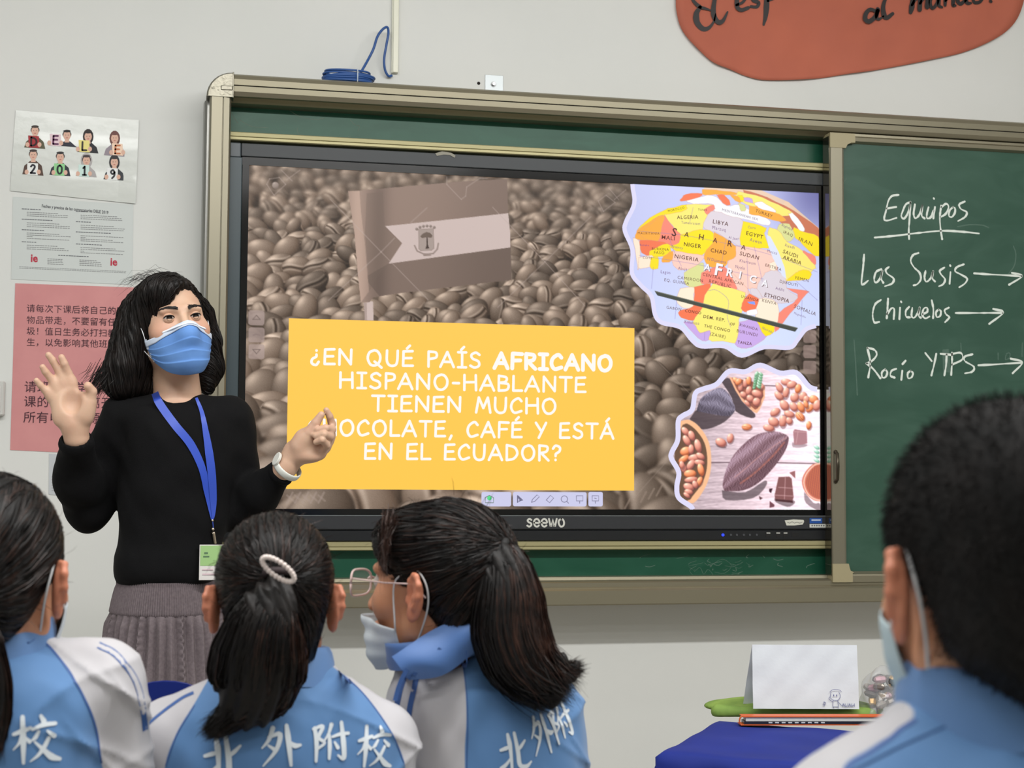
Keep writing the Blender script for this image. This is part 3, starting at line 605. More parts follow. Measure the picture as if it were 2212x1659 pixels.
# --- question box
FE = lambda c, s=1.0: flat_emit(c, s)
q = MB(); q.add(uv2w([(yx0, yy0), (yx0, yy1), (yx1, yy1), (yx1, yy0)], -.0003), [(0, 1, 2, 3)])
qm, qn, ql, qb = new_mat('yellow_slide_box'); qb.inputs['Base Color'].default_value = (.004, .004, .004, 1); qb.inputs['Emission Strength'].default_value = 1.0; qb.inputs['Emission Color'].default_value = lin((255, 200, 72))
qbox = q.done('question_box', qm, disp)
TXT = [('\u00bfEN QU\u00c9 PA\u00cdS ', 'AFRICANO', 671, 1322, 798, 749, 2), ('HISPANO-HABLANTE', '', 733, 1266, 848, 805, 0), ('TIENEN MUCHO', '', 803, 1202, 893, 858, 0), ('CHOCOLATE, CAF\u00c9 Y EST\u00c1', '', 665, 1326, 947, 905, 0), ('EN EL ECUADOR?', '', 787, 1212, 995, 958, 0)]
txt = MB()
caph = 27.5
BASE = [(797, 786), (846, 835), (893, 884), (943, 940), (992, 990)]
for (a, b_, xa, xb, _, _, _), (yl, yr) in zip(TXT, BASE):
    full = a + b_; W0 = text_width(full, .17); ua, va = S(xa, yl if False else (yl + yr) / 2 + 1); ub, vb = S(xb, (yl + yr) / 2 + 3)
    v = (va + vb) / 2; sz = 31.0; ws = (ub - ua) / (W0 * sz)
    wa = (text_width(a, .17) + .17) * sz * ws if b_ else 0
    for V, Fq in stroke_text(a.rstrip(), sz, 5.4, .17, ws=ws): txt.add(uv2w(np.stack([V[:, 0] + ua, v - V[:, 1]], 1), -.0006), Fq)
    if b_:
        for V, Fq in stroke_text(b_, sz, 8.2, .17, ws=ws): txt.add(uv2w(np.stack([V[:, 0] + ua + wa, v - V[:, 1]], 1), -.0006), Fq)
txt.done('question_lettering', FE((255, 250, 245)), qbox)

# --- globe picture
def ZG(s): return [S(1320 + float(a.split(',')[0]) / 3.95, 380 + float(a.split(',')[1]) / 3.95) for a in s.split()]
gx0, gy0 = GLP.min(0); gl = Canvas(gx0, 0, CW, GLP[:, 1].max(), 1.0, [186, 190, 228])
gc = ZG('1000,1150')[0]; GR = 255.0
r_ = gl.win(0, 0, CW, CH); sl_, X_, Y_ = r_
gl.put(sl_, np.clip((Y_ - 60 - (1232 - X_) * .2) / 300 + .2, 0, 1), np.array([196, 206, 244.])); gl.put(sl_, np.exp(-((X_ - 1232) ** 2 + (Y_ - 0) ** 2) / 90 ** 2), np.array([108, 108, 160.]))
for s_ in ('820,120 1200,120 1500,250 1768,480', ): gl.line(ZG(s_), 16, [222, 190, 160], .9)
C_ = dict(y=[242, 210, 30], Y=[240, 218, 110], o=[238, 160, 60], r=[228, 112, 76], p=[238, 190, 176], g=[206, 196, 204], c=[240, 218, 196], n=[204, 206, 138], v=[186, 156, 214], w=[230, 234, 252], b=[190, 110, 80], R=[232, 128, 110])
REG = [('b', '1130,120 1330,180 1560,300 1768,450 1768,560 1500,430 1300,300 1140,190'), ('Y', '1090,130 1300,190 1480,270 1560,330 1450,340 1300,290 1150,240 1060,170'), ('o', '780,118 900,122 1060,140 1050,165 900,160 790,165'), ('r', '590,205 640,152 775,155 740,190 690,205 600,215'), ('r', '900,165 960,160 1020,235 990,250 940,210'), ('y', '1080,165 1130,175 1120,225 1070,200'), ('v', '1135,185 1200,195 1210,230 1140,215'), ('o', '1020,165 1080,170 1110,225 1060,215'),
 ('w', '640,215 780,170 900,180 985,255 1100,250 1240,330 1350,370 1345,425 1250,405 1130,370 1000,350 880,300 870,240 700,235'), ('n', '1085,235 1140,250 1150,290 1110,300'), ('o', '1180,250 1300,280 1440,330 1490,380 1420,385 1260,340 1180,320'), ('w', '1220,230 1290,225 1400,290 1380,310 1260,270'), ('w', '1510,320 1560,330 1650,450 1610,470'), ('y', '1620,470 1768,520 1768,690 1640,590 1560,500 1560,440'), ('n', '1430,410 1520,410 1570,520 1500,560 1420,470'), ('Y', '1350,440 1430,470 1500,560 1640,640 1740,760 1735,800 1640,850 1490,895 1430,700 1340,520'), ('y', '1580,820 1640,800 1705,825 1690,880 1560,895 1500,890'), ('R', '1650,640 1740,690 1740,760 1640,650'),
 ('y', '480,280 640,245 640,290 500,330 400,350 260,440 230,450 330,360'), ('Y', '640,245 860,245 870,290 830,325 795,420 770,460 680,500 590,500 560,465 455,340 500,325 640,290'), ('R', '795,290 860,245 885,265 868,300 815,330'), ('o', '225,465 360,370 455,340 400,550 240,545 205,520'), ('R', '455,340 560,465 605,515 580,570 540,590 400,600 390,560 430,440'), ('o', '400,350 455,345 430,440 400,560 250,500'), ('r', '240,545 400,555 500,580 480,640 330,680 260,650'), ('y', '330,640 480,580 510,640 480,680 340,690'), ('c', '200,530 240,560 250,690 235,790 225,770 190,560'), ('c', '235,700 350,680 380,760 300,785 235,785'), ('y', '340,700 400,690 400,790 340,790'),
 ('g', '830,325 870,300 940,315 1035,350 1130,385 1105,590 1000,540 900,480 850,475 785,430'), ('y', '590,500 760,460 870,480 870,570 780,670 640,660 560,640 500,600 580,575'), ('y', '1130,385 1260,420 1325,450 1310,490 1345,600 1300,620 1105,590'), ('o', '880,480 1065,600 1060,690 1000,730 960,780 830,770 790,665 870,570'), ('p', '530,640 700,665 790,680 770,730 700,790 580,800 520,740'), ('o', '440,690 500,650 530,650 520,720 440,740'), ('p', '1065,590 1345,640 1420,750 1400,850 1290,950 1160,960 1000,790 1010,720 1060,690'), ('n', '620,830 760,745 790,770 765,960 640,930'), ('R', '770,830 900,775 990,790 1080,960 1010,985 870,920 770,920'), ('p', '1000,790 1160,960 1180,1020 1080,970'),
 ('g', '1310,830 1390,800 1480,860 1500,960 1600,1040 1500,1085 1350,1070 1240,960'), ('c', '1350,750 1400,730 1410,800 1360,800'), ('R', '1500,960 1670,980 1670,1010 1520,1180 1400,1330 1420,1180 1600,1040'), ('c', '590,960 710,950 700,1040 720,1110 620,1130 560,1060'), ('r', '710,950 850,920 800,1060 760,1180 690,1230 600,1210 580,1150 700,1110'), ('Y', '870,920 1090,980 1150,1010 1110,1180 1090,1250 1080,1420 960,1410 830,1400 840,1320 750,1335 700,1250 780,1120 800,1020'), ('r', '1115,1080 1180,1010 1270,1060 1260,1130 1200,1160 1120,1150'), ('c', '1270,1030 1420,1090 1400,1290 1230,1200'), ('g', '1190,960 1240,960 1290,1050 1200,1010'), ('v', '620,1250 700,1250 760,1340 840,1320 830,1400 740,1385'), ('v', '1090,1250 1230,1220 1330,1300 1300,1400 1150,1470 1060,1440 1080,1380'), ('y', '1230,1210 1400,1290 1320,1370'), ('w', '1160,1150 1240,1140 1240,1180 1160,1190')]
for k, s_ in REG:
    P = np.array(ZG(s_)); P = spline(np.vstack([P, P[:1]]), 3); P = P + rng.normal(0, .7, P.shape); gl.poly(P, C_[k]); gl.line(P, 1.0, [190, 140, 120], .45)
for s_ in ('360,780 345,960', '560,1060 545,1220', '230,470 700,520 1320,660 1760,820', '240,680 700,750 1100,830 1300,880', '980,540 940,760', '1160,700 1170,1010', '1580,900 1760,1060', '700,270 670,400', '1630,1060 1620,1270', '830,980 900,975 1000,1060 990,1190 1020,1290', '500,540 540,650 600,770', '1220,600 1260,760 1290,900', '800,1330 795,1400'):
    gl.line(spline(np.array(ZG(s_)), 4), 1.1, [130, 120, 170], .6)
gl.poly(ZG('1325,500 1360,520 1430,650 1480,780 1495,880 1460,850 1380,700 1340,590'), [206, 212, 246]); gl.poly(ZG('1160,1075 1225,1070 1230,1100 1180,1090'), [120, 150, 230])
gl.poly(ZG('370,980 1595,1298 1570,1330 395,1020'), [62, 66, 60]); gl.line(ZG('380,985 1590,1298'), 1.6, [110, 112, 100])
gl.a = gl.a * (1 + .05 * np.cos((X_[:gl.h, :gl.w] - gc[0]) / 160))[..., None].clip(.9, 1.06); gl.a = np.clip(gl.a * 1.04 + 6, 0, 255)
glo = gl.mesh('globe_picture', disp, -.0003, lambda X, Y: gl.inside(X, Y, GLP), M_scr)
def ring(P, w, name, Y, nlast):
    Q = P[:len(P) - nlast]; V, Fq = ribbon2(Q, w, False); V = np.clip(V, 0, [CW, CH]); return MB().add(uv2w(V, Y), Fq).done(name, FE((226, 222, 250)), disp)
c0 = GLP.mean(0); ring(GLP, 9.5, 'globe_picture_border', -.0007, 2)
LAB = [('ALGERIA', 652, 352, 190, -.06, 1), ('LIBYA', 935, 400, 140, .13, 1), ('EGYPT', 1225, 505, 155, .2, 1), ('MALI', 487, 528, 115, .08, 1), ('NIGER', 695, 592, 155, .1, 1), ('CHAD', 918, 645, 145, .14, 1), ('NIGERIA', 645, 700, 215, .12, 1), ('SUDAN', 1180, 680, 175, .2, 1), ('SAUDI', 1530, 665, 140, .3, 1), ('ARABIA', 1545, 718, 175, .28, 1), ('YEMEN', 1625, 880, 130, .2, 0), ('CAMEROON', 675, 880, 225, .1, 0), ('CENTRAL AFRICAN', 955, 880, 370, .2, 0), ('REPUBLIC', 930, 920, 200, .2, 0), ('EQ. GUINEA', 560, 905, 220, .12, 0), ('GABON', 535, 1130, 130, .12, 0), ('CONGO', 700, 1160, 145, .12, 1), ('DEM. REP.', 880, 1215, 195, .14, 1), ('OF', 1035, 1265, 45, .1, 1), ('THE CONGO', 905, 1300, 235, .16, 1), ('(ZAIRE)', 910, 1365, 140, .18, 0), ('ETHIOPIA', 1415, 1040, 230, .22, 1), ('UGANDA', 1185, 1045, 160, .2, 0), ('KENYA', 1350, 1075, 130, .2, 0), ('SOMALIA', 1655, 1145, 210, .32, 0), ('RWANDA', 1175, 1290, 165, .22, 0), ('BURUNDI', 1160, 1340, 185, .18, 0), ('TANZA', 1140, 1425, 130, .1, 1), ('MAURITANIA', 320, 490, 190, -.02, 0), ('TURKEY', 1305, 320, 160, .28, 0), ('IRAQ', 1510, 495, 90, .35, 0), ('IRAN', 1660, 560, 130, .35, 0), ('BURKINA', 420, 625, 150, .02, 0), ('FASO', 410, 655, 90, .02, 0), ('COTE', 310, 700, 80, .02, 0), ('ERITREA', 1385, 780, 150, .25, 0), ('DJIBOUTI', 1515, 920, 165, .2, 0), ('MOROCCO', 555, 285, 150, -.25, 0), ('TUNIS', 780, 290, 80, 0, 0)]
SMALL = [('Tamanrasset', 680, 402, 170, .03), ('Marzuq', 920, 455, 120, .15), ('Niamey', 565, 612, 100, .12), ('Cairo', 1200, 440, 70, .1), ('Aswan', 1235, 555, 110, .2), ('Khartoum', 1165, 735, 145, .15), ('Nyala', 1100, 785, 85, .15), ("N'Djamena", 900, 725, 165, .15), ('Abuja', 610, 795, 80, .08), ('Lagos', 465, 825, 85, .06), ('Riyadh', 1525, 605, 90, .25), ('Addis', 1440, 965, 80, .2), ('Nairobi', 1335, 1315, 100, .4), ('Al Jawf', 1045, 535, 90, .15), ('Baghdad', 1500, 440, 100, .4), ('Mogadishu', 1610, 1190, 110, .3), ('MEDITERRANEAN SEA', 1100, 330, 330, .22), ('Bamako', 285, 590, 80, 0), ('Mecca', 1375, 650, 90, .2), ('Kinshasa', 690, 1250, 130, .1)]
def lab(mb, t, zx, zy, zw, ang, bold, bmul=1.0):
    V, Fq = font_mesh(t, 1.0, bold=bold, spacing=1.15)
    if not len(V): return
    wd = (V[:, 0].max() - V[:, 0].min()); c = ZG('%f,%f' % (zx, zy))[0]; tw = zw / 3.95; k = tw / wd * bmul; V = (V - (V.max(0) + V.min(0)) / 2) * [k, (k if len(t) == 1 else min(k, 12.0)) if t.isupper() else k * 1.15]
    ca, sa = math.cos(ang), math.sin(ang); mb.add(uv2w(np.stack([c[0] + V[:, 0] * ca + V[:, 1] * sa, c[1] + V[:, 0] * sa - V[:, 1] * ca], 1), -.0006), Fq)
l1, l2, l3 = MB(), MB(), MB()
for t, x, y, w, an, b in LAB: lab(l1, t, x, y, w, an, .012 if b else .0)
for t, x, y, w, an in SMALL: lab(l2, t, x, y, w, an, 0)
for ch, x, y in zip('SAHARA', (540, 645, 770, 888, 1015, 1130), (480, 500, 522, 550, 578, 610)): lab(l1, ch, x, y, 42, .18, .015)
for ch, x, y in zip('AFRICA', (822, 918, 1015, 1102, 1210, 1312), (780, 800, 825, 845, 880, 915)):
    lab(l1, ch, x + 5, y + 5, 60 if ch != 'I' else 14, .2, .03); lab(l3, ch, x, y, 60 if ch != 'I' else 14, .2, .03)
l1.done('map_lettering', FE((92, 48, 40)), glo, kind='stuff'); l2.done('map_lettering_small', FE((120, 84, 132)), glo, kind='stuff')
v = l3; v.v = [a + np.array([0, -.0002, 0]) for a in v.v]; v.done('map_lettering_white', FE((250, 248, 255)), glo, kind='stuff')

# --- cocoa picture
def ZK(s): return [S(1420 + float(a.split(',')[0]) / 4.74, 770 + float(a.split(',')[1]) / 4.74) for a in s.split()]
kx0, ky0 = COP.min(0); co = Canvas(kx0, ky0, CW, CH, 1.0, [226, 202, 210]); _, X_, Y_ = co.win(0, 0, CW, CH)
gr = np.zeros((co.h, co.w))
for f, a_ in ((.9, 7), (2.3, 5), (.33, 9)): gr += a_ * np.sin(Y_ * f + 3 * np.sin(X_ * .012 + f * 7) + 1.5 * np.sin(X_ * .05 * f))
n_ = rng.normal(0, 1, (co.h, co.w)); 
for _ in range(14): n_ = (n_ + np.roll(n_, 1, 1) + np.roll(n_, -1, 1)) / 3
gr += n_ * 26; lum = .82 + .34 * np.clip((X_ - kx0 - 60) / 240, 0, 1)
co.a = co.a * lum[..., None] + gr[..., None] * np.array([1, .95, .95])
K = lambda s: np.array(ZK(s)[0])
for s_ in ('550,1086 1230,1088 1660,1098', '1080,298 1220,302'): co.line(ZK(s_), 2.4, [88, 68, 76], .85)
def shadow(s_, al=.55): co.poly(spline(np.array(ZK(s_ + ' ' + s_.split()[0])), 3), [52, 42, 46], al)
shadow('330,640 420,540 600,600 780,560 700,660 560,730 430,740', .75); shadow('650,250 750,230 860,450 1000,590 960,630 800,560 760,420', .8)
shadow('660,1370 900,1390 1100,1270 1110,1330 980,1450 700,1470', .6); shadow('1200,1450 1390,1470 1400,1510 1330,1540 1210,1490'); shadow('1500,1380 1600,1500 1660,1500 1660,1580 1520,1500', .5); shadow('590,890 690,920 700,940 620,930', .4); shadow('1380,880 1530,900 1500,930 1390,930', .4)
CB = (cl([120, 62, 60]), cl([206, 130, 112]), cl([246, 196, 178])); CB2 = (cl([130, 60, 40]), cl([222, 130, 84]), cl([250, 190, 150]))
def cbean(x, y, a, b, th, alt=False, cr=False):
    p = K('%f,%f' % (x, y)); co.poly([(p[0] + (a / 4.74 + 1) * math.cos(t) * math.cos(th) - (b / 4.74 + 1) * math.sin(t) * math.sin(th) + 1.5, p[1] + (a / 4.74 + 1) * math.cos(t) * math.sin(th) + (b / 4.74 + 1) * math.sin(t) * math.cos(th) + 2) for t in np.linspace(0, 6.1, 12)], [90, 60, 62], .5)
    co.bean(p[0], p[1], a / 4.74, b / 4.74, th, *(CB2 if alt else CB), crease=cr, rough=.05)
# bowl at the left
co.poly(spline(np.array(ZK('240,660 330,650 430,720 520,860 550,1020 540,1200 480,1360 370,1500 280,1440 200,1200 200,900')), 4), [232, 178, 136]); co.poly(spline(np.array(ZK('260,700 310,690 400,760 480,880 510,1030 500,1180 450,1310 360,1430 320,1470 200,1450 180,900 260,700')), 4), [104, 78, 62])
for a in [(285, 765, 50, 32, .8), (350, 810, 52, 34, 1.2), (300, 860, 60, 34, 1), (415, 915, 70, 36, 1.3), (290, 970, 62, 44, 2.8, True), (345, 950, 50, 30, 1.6), (270, 1050, 62, 30, 2.6, True), (380, 1035, 70, 34, 3.0), (440, 1020, 50, 30, .5), (340, 1110, 62, 34, 2.2), (430, 1085, 56, 28, .1), (265, 1140, 52, 32, 1.2), (445, 1160, 66, 34, 1.3, True), (335, 1200, 66, 40, 3.1, True), (345, 1260, 72, 28, 3.0), (430, 1280, 54, 28, 2.0, True), (320, 1335, 58, 36, .3), (385, 1310, 40, 28, 1.2), (320, 1385, 46, 26, .2), (250, 1110, 40, 26, 1.4), (300, 1420, 40, 20, .6)]: cbean(*a[:5], alt=len(a) > 5)
# upper pod half with beans
co.poly(ZK('735,210 1100,300 1100,420 1050,540 1020,582 985,570 870,460 800,350'), [236, 176, 140]); co.poly(ZK('760,215 1080,280 1085,400 1030,530 1000,545 890,450 810,330'), [150, 90, 74])
for a in [(810, 250, 50, 26, .6, 1), (850, 310, 26, 60, 0), (900, 270, 26, 56, .1), (935, 250, 26, 50, 0, 1), (880, 390, 38, 30, .4), (935, 350, 32, 48, .3), (1020, 380, 60, 36, .3), (950, 430, 42, 34, .6), (1015, 465, 42, 44, .4), (920, 480, 40, 20, .8), (1065, 310, 30, 28, 0), (830, 260, 30, 40, .8, 1)]: cbean(*a[:5], alt=len(a) > 5)
for k in range(6):
    for sg in (-1, 1): p = K('%f,%f' % (1015 + sg * 22 + k * 4, 310 - k * 26)); co.bean(p[0], p[1], 6.4, 3.4, sg * .6 - .5 * (sg < 0), cl([60, 110, 80]), cl([130, 180, 140]), cl([220, 240, 226]), crease=False)
co.line(ZK('1000,335 1040,170'), 1.4, [70, 110, 70])
# pods
def pod(pts, axis, dark, mid, light, rot):
    P = spline(np.array(ZK(pts)), 4); a, b = np.array(ZK(axis)); d = (b - a); Ln = np.hypot(*d); d /= Ln; w = np.abs((P - a) @ np.array([-d[1], d[0]])).max()
    def f(X, Y):
        u = ((X - a[0]) * d[0] + (Y - a[1]) * d[1]) / Ln; v = (-(X - a[0]) * d[1] + (Y - a[1]) * d[0]) / (w * np.sqrt(np.clip(1 - (2 * u - 1) ** 2, .04, 1)) + 1e-6)
        rid = .5 + .5 * np.cos(v * 8.5 + .6 * np.sin(u * 9)); e = .25 + .5 * np.clip(.8 - .55 * v * rot, 0, 1) * (.55 + .45 * rid)
        e += .2 * np.sin(X * 1.25 + 3 * np.sin(Y * .31)) * np.sin(Y * 1.1 + 2 * np.sin(X * .27)) + .1 * np.sin(X * 2.3 - Y * 1.9); e = np.clip(e, 0, 1)[..., None]
        return dark + (mid - dark) * np.clip(e * 2, 0, 1) + (light - mid) * np.clip(e * 2 - 1, 0, 1)
    co.poly(P, f)
pod('690,1380 668,1320 690,1200 760,1040 880,900 1020,800 1200,768 1330,810 1340,880 1290,1000 1170,1160 1040,1290 880,1370 690,1380', '675,1350 1335,815', cl([44, 30, 36]), cl([116, 84, 92]), cl([214, 186, 206]), 1)
co.line(spline(np.array(ZK('790,1240 900,1150 1050,1020 1320,830')), 4), 2.2, [190, 140, 140], .7); co.line(spline(np.array(ZK('850,1300 1000,1190 1180,1020 1300,880')), 4), 4, [180, 110, 96], .55)
pod('400,560 440,440 520,370 640,320 720,370 770,460 795,548 730,610 560,590 400,560', '790,545 420,460', cl([40, 34, 40]), cl([96, 88, 104]), cl([196, 188, 212]), -1)
for a in [(1320, 262, 60, 34, .1), (1375, 290, 56, 38, 2.9), (1250, 320, 60, 34, 1.0), (1440, 330, 50, 34, 1.8, 1), (1315, 370, 34, 64, .2), (1245, 405, 58, 34, .7), (1405, 420, 46, 50, .6), (1490, 410, 50, 40, 2.0), (1300, 500, 60, 44, .9), (1395, 515, 54, 38, .8), (1470, 520, 60, 36, 1.1, 1), (1205, 570, 58, 38, 2.6), (1350, 590, 60, 34, .3), (1460, 615, 58, 38, .7, 1), (1190, 670, 62, 46, .4), (1285, 660, 40, 72, .1), (1350, 660, 40, 34, .9), (1140, 732, 62, 34, .2), (1525, 440, 34, 40, .3), (1560, 530, 50, 34, 2.4, 1), (1600, 440, 50, 44, .2, 1), (1635, 500, 44, 60, .4), (1520, 490, 24, 44, -.4, 1), (650, 880, 60, 42, .4), (745, 838, 34, 52, .2), (915, 722, 54, 32, -.05, 1), (1550, 705, 28, 44, .1, 1)]: cbean(*a[:5], alt=len(a) > 5, cr=a[0] in (915, 1460))
co.line(spline(np.array(ZK('1505,590 1560,612 1650,590')), 4), 3, [236, 238, 250])
for P, c in (('1390,770 1405,745 1530,765 1535,890 1480,905 1400,905', [168, 122, 128]), ('1240,1235 1350,1230 1375,1250 1395,1440 1385,1475 1205,1460 1200,1420', [128, 84, 84]), ('1145,1355 1180,1350 1165,1400 1145,1385', [60, 34, 44]), ('1150,1480 1200,1520 1195,1540 1148,1550', [110, 66, 76]), ('1350,1190 1410,1170 1412,1250', [150, 98, 100]), ('1040,1430 1080,1450 1050,1470', [90, 60, 66])): co.poly(ZK(P), c)
for P in ('1400,770 1530,775', '1440,770 1420,890', '1240,1340 1385,1350', '1310,1240 1300,1460', '1205,1420 1390,1430'): co.line(ZK(P), 1.4, [206, 164, 166], .8)
co.poly(ZK('1205,1460 1385,1475 1390,1500 1210,1480'), [74, 44, 48])
co.poly(spline(np.array(ZK('1700,1090 1600,1100 1510,1190 1480,1290 1520,1400 1600,1470 1700,1490')), 4), [206, 120, 100]); co.poly(spline(np.array(ZK('1700,1110 1620,1120 1550,1200 1520,1300 1560,1400 1630,1450 1700,1465')), 4), lambda X, Y: np.stack([178 + 26 * np.sin(X * .9 + Y) * np.sin(Y * .8 - X * .4), 98 + 20 * np.sin(X * .9 + Y) * np.sin(Y * .8 - X * .4), 78 + 0 * X], -1))
co.line(spline(np.array(ZK('1700,1098 1615,1108 1530,1195 1500,1295 1540,1405 1615,1462 1700,1478')), 4), 2.5, [250, 200, 180])
for k in range(4): p = K('%f,%f' % (1630, 930 + k * 45)); co.bean(p[0], p[1], 8, 4, .5, cl([90, 140, 120]), cl([150, 200, 176]), cl([230, 250, 240]), crease=False)
co.blur(slice(0, co.h), 1); co.a = np.clip(co.a * 1.10, 0, 255)
co.mesh('cocoa_picture', disp, -.0003, lambda X, Y: co.inside(X, Y, COP), M_scr); ring(COP, 11.0, 'cocoa_picture_border', -.0007, 2)

# --- tool bar of the display (the code-like icon is left out)
for nm, xa, xb in (('toolbar_box', 1040, 1104), ('toolbar_box', 1108, 1267), ('toolbar_box', 1271, 1302)):
    a = S(xa, 1062.5); b = S(xb, 1094); r = 4; P = []
    for cx, cy, a0 in ((b[0] - r, a[1] + r, -90), (b[0] - r, b[1] - r, 0), (a[0] + r, b[1] - r, 90), (a[0] + r, a[1] + r, 180)):
        for k in range(5): an = math.radians(a0 + k * 22.5); P.append((cx + r * math.cos(an), cy + r * math.sin(an)))
    MB().add(uv2w(np.array(P)[::-1], -.0005), [tuple(range(len(P)))]).done(nm, FE((206, 206, 236)), disp)
def icon(paths, c, name, w=1.8):
    m = MB()
    for P in paths:
        V, Fq = ribbon2(SP(P), w); m.add(uv2w(V, -.0008), Fq)
    m.done(name, FE(c), disp)
icon([[(1118, 1071), (1118, 1086), (1122, 1082), (1129, 1081), (1118, 1071)], [(1120, 1075), (1124, 1080)]], (110, 108, 136), 'toolbar_icon', 2.6)
icon([[(1148, 1085), (1150, 1079), (1160, 1069), (1165, 1073), (1155, 1083), (1148, 1085)]], (140, 138, 166), 'toolbar_icon')
icon([[(1180, 1080), (1189, 1070), (1196, 1076), (1187, 1086), (1180, 1080)]], (140, 138, 166), 'toolbar_icon')
icon([[(1219 + 7 * math.cos(t), 1078 + 7 * math.sin(t)) for t in np.linspace(0, 6.28, 13)], [(1224, 1083), (1228, 1087)]], (140, 138, 166), 'toolbar_icon')
icon([[(1245, 1071), (1259, 1071), (1259, 1082), (1245, 1082), (1245, 1071)], [(1252, 1082), (1252, 1087)]], (140, 138, 166), 'toolbar_icon')
icon([[(1279, 1071), (1293, 1071), (1293, 1082), (1279, 1082), (1279, 1071)], [(1286, 1082), (1286, 1087)], [(1284, 1076), (1288, 1077)]], (140, 138, 166), 'toolbar_icon')
icon([[(1048, 1075), (1048, 1086), (1066, 1086), (1066, 1075), (1057, 1070), (1048, 1075)]], (110, 130, 120), 'toolbar_icon', 1.6)
m = MB(); V = np.array([S(1057 + 5 * math.cos(t), 1076 + 5 * math.sin(t)) for t in np.linspace(0, 5.8, 12)]); m.add(uv2w(V, -.0009), [tuple(range(12))]); m.done('toolbar_icon', FE((90, 220, 140)), disp)
# ---------------------------------------------------------------- things on the wall
YP = YW - .0016
def sheet(name, corners, m, Y0=YP, lbl=None, cat='poster', curl=0.0, n=14, parent=None, group=None, bow=0.0):
    """thin sheet of paper with real thickness hung on the wall, corners TL TR BR BL in photograph pixels"""
    C4 = [at(x, y, Y0) for x, y in corners]; V = []; 
    for lay in (0, .0007):
        for j in range(n + 1):
            for i in range(n + 1):
                u, v = i / n, j / n; p = (C4[0] * (1 - u) + C4[1] * u) * (1 - v) + (C4[3] * (1 - u) + C4[2] * u) * v
                y = Y0 - curl * max(0, u - .86) / .14 * .02 - bow * math.sin(v * 9) * math.sin(u * 5 + v * 3)
                V.append((p[0], y + lay, p[2]))
    m2 = (n + 1) ** 2; Fq = []
    for j in range(n):
        for i in range(n):
            a = j * (n + 1) + i; Fq += [(a, a + n + 1, a + n + 2, a + 1), (m2 + a, m2 + a + 1, m2 + a + n + 2, m2 + a + n + 1)]
    for k in range(n):
        for a, b in ((k, k + 1), ((n) * (n + 1) + k + 1, n * (n + 1) + k), ((k + 1) * (n + 1), k * (n + 1)), (k * (n + 1) + n, (k + 1) * (n + 1) + n)): Fq.append((a, b, m2 + b, m2 + a))
    return mesh_obj(name, V, Fq, m, parent, smooth=False, label=lbl, cat=cat if parent is None else None, group=group)
def px_fill(mb, pts, Y, col=None): flat_poly(mb, pts, Y, col)
PV = vcol_mat('printed_ink', .55)
# 1: laminated poster with eight people holding cards
lam = sheet('laminated_poster', [(34, 238), (300, 260), (293, 440), (22, 412)], mat('laminate_sheet', (206, 210, 205), .22, coat=.6, bump=(14, .25, .004)), YP - .002, 'glossy white poster of eight people holding letter and number cards', curl=.12)
YI = YP - .0026
def Z1(s): return [(float(a.split(',')[0]) / 4.148, 200 + float(a.split(',')[1]) / 4.148) for a in s.split()]
def ell(cx, cy, rx, ry, n=14, rot=0): return ' '.join('%.1f,%.1f' % (cx + rx * math.cos(t) * math.cos(rot) - ry * math.sin(t) * math.sin(rot), cy + rx * math.cos(t) * math.sin(rot) + ry * math.sin(t) * math.cos(rot)) for t in np.linspace(0, 2 * math.pi, n, endpoint=False))
SK = (222, 180, 160)
PPL = [(314, 335, (60, 50, 46), (92, 88, 66), 'D', (166, 44, 52), (40, 16, 20), 300, 440, 0), (600, 375, (40, 36, 36), (44, 46, 58), 'E', (232, 206, 214), (96, 40, 84), 495, 425, 0), (790, 385, (40, 32, 32), (34, 34, 40), 'L', (238, 226, 140), (50, 44, 40), 752, 480, 1), (1028, 400, (110, 70, 66), (150, 140, 150), 'E', (244, 214, 190), (200, 120, 80), 1050, 510, 1),
       (298, 550, (60, 48, 46), (84, 62, 52), '2', (236, 238, 236), (30, 32, 44), 293, 685, 0), (540, 570, (40, 38, 40), (40, 42, 54), '0', (148, 212, 150), (24, 40, 40), 533, 690, 0), (775, 600, (60, 50, 52), (176, 172, 172), '1', (206, 232, 226), (24, 26, 34), 752, 700, 2), (1025, 615, (44, 40, 44), (52, 56, 62), '9', (236, 238, 238), (48, 48, 56), 1008, 730, 1)]
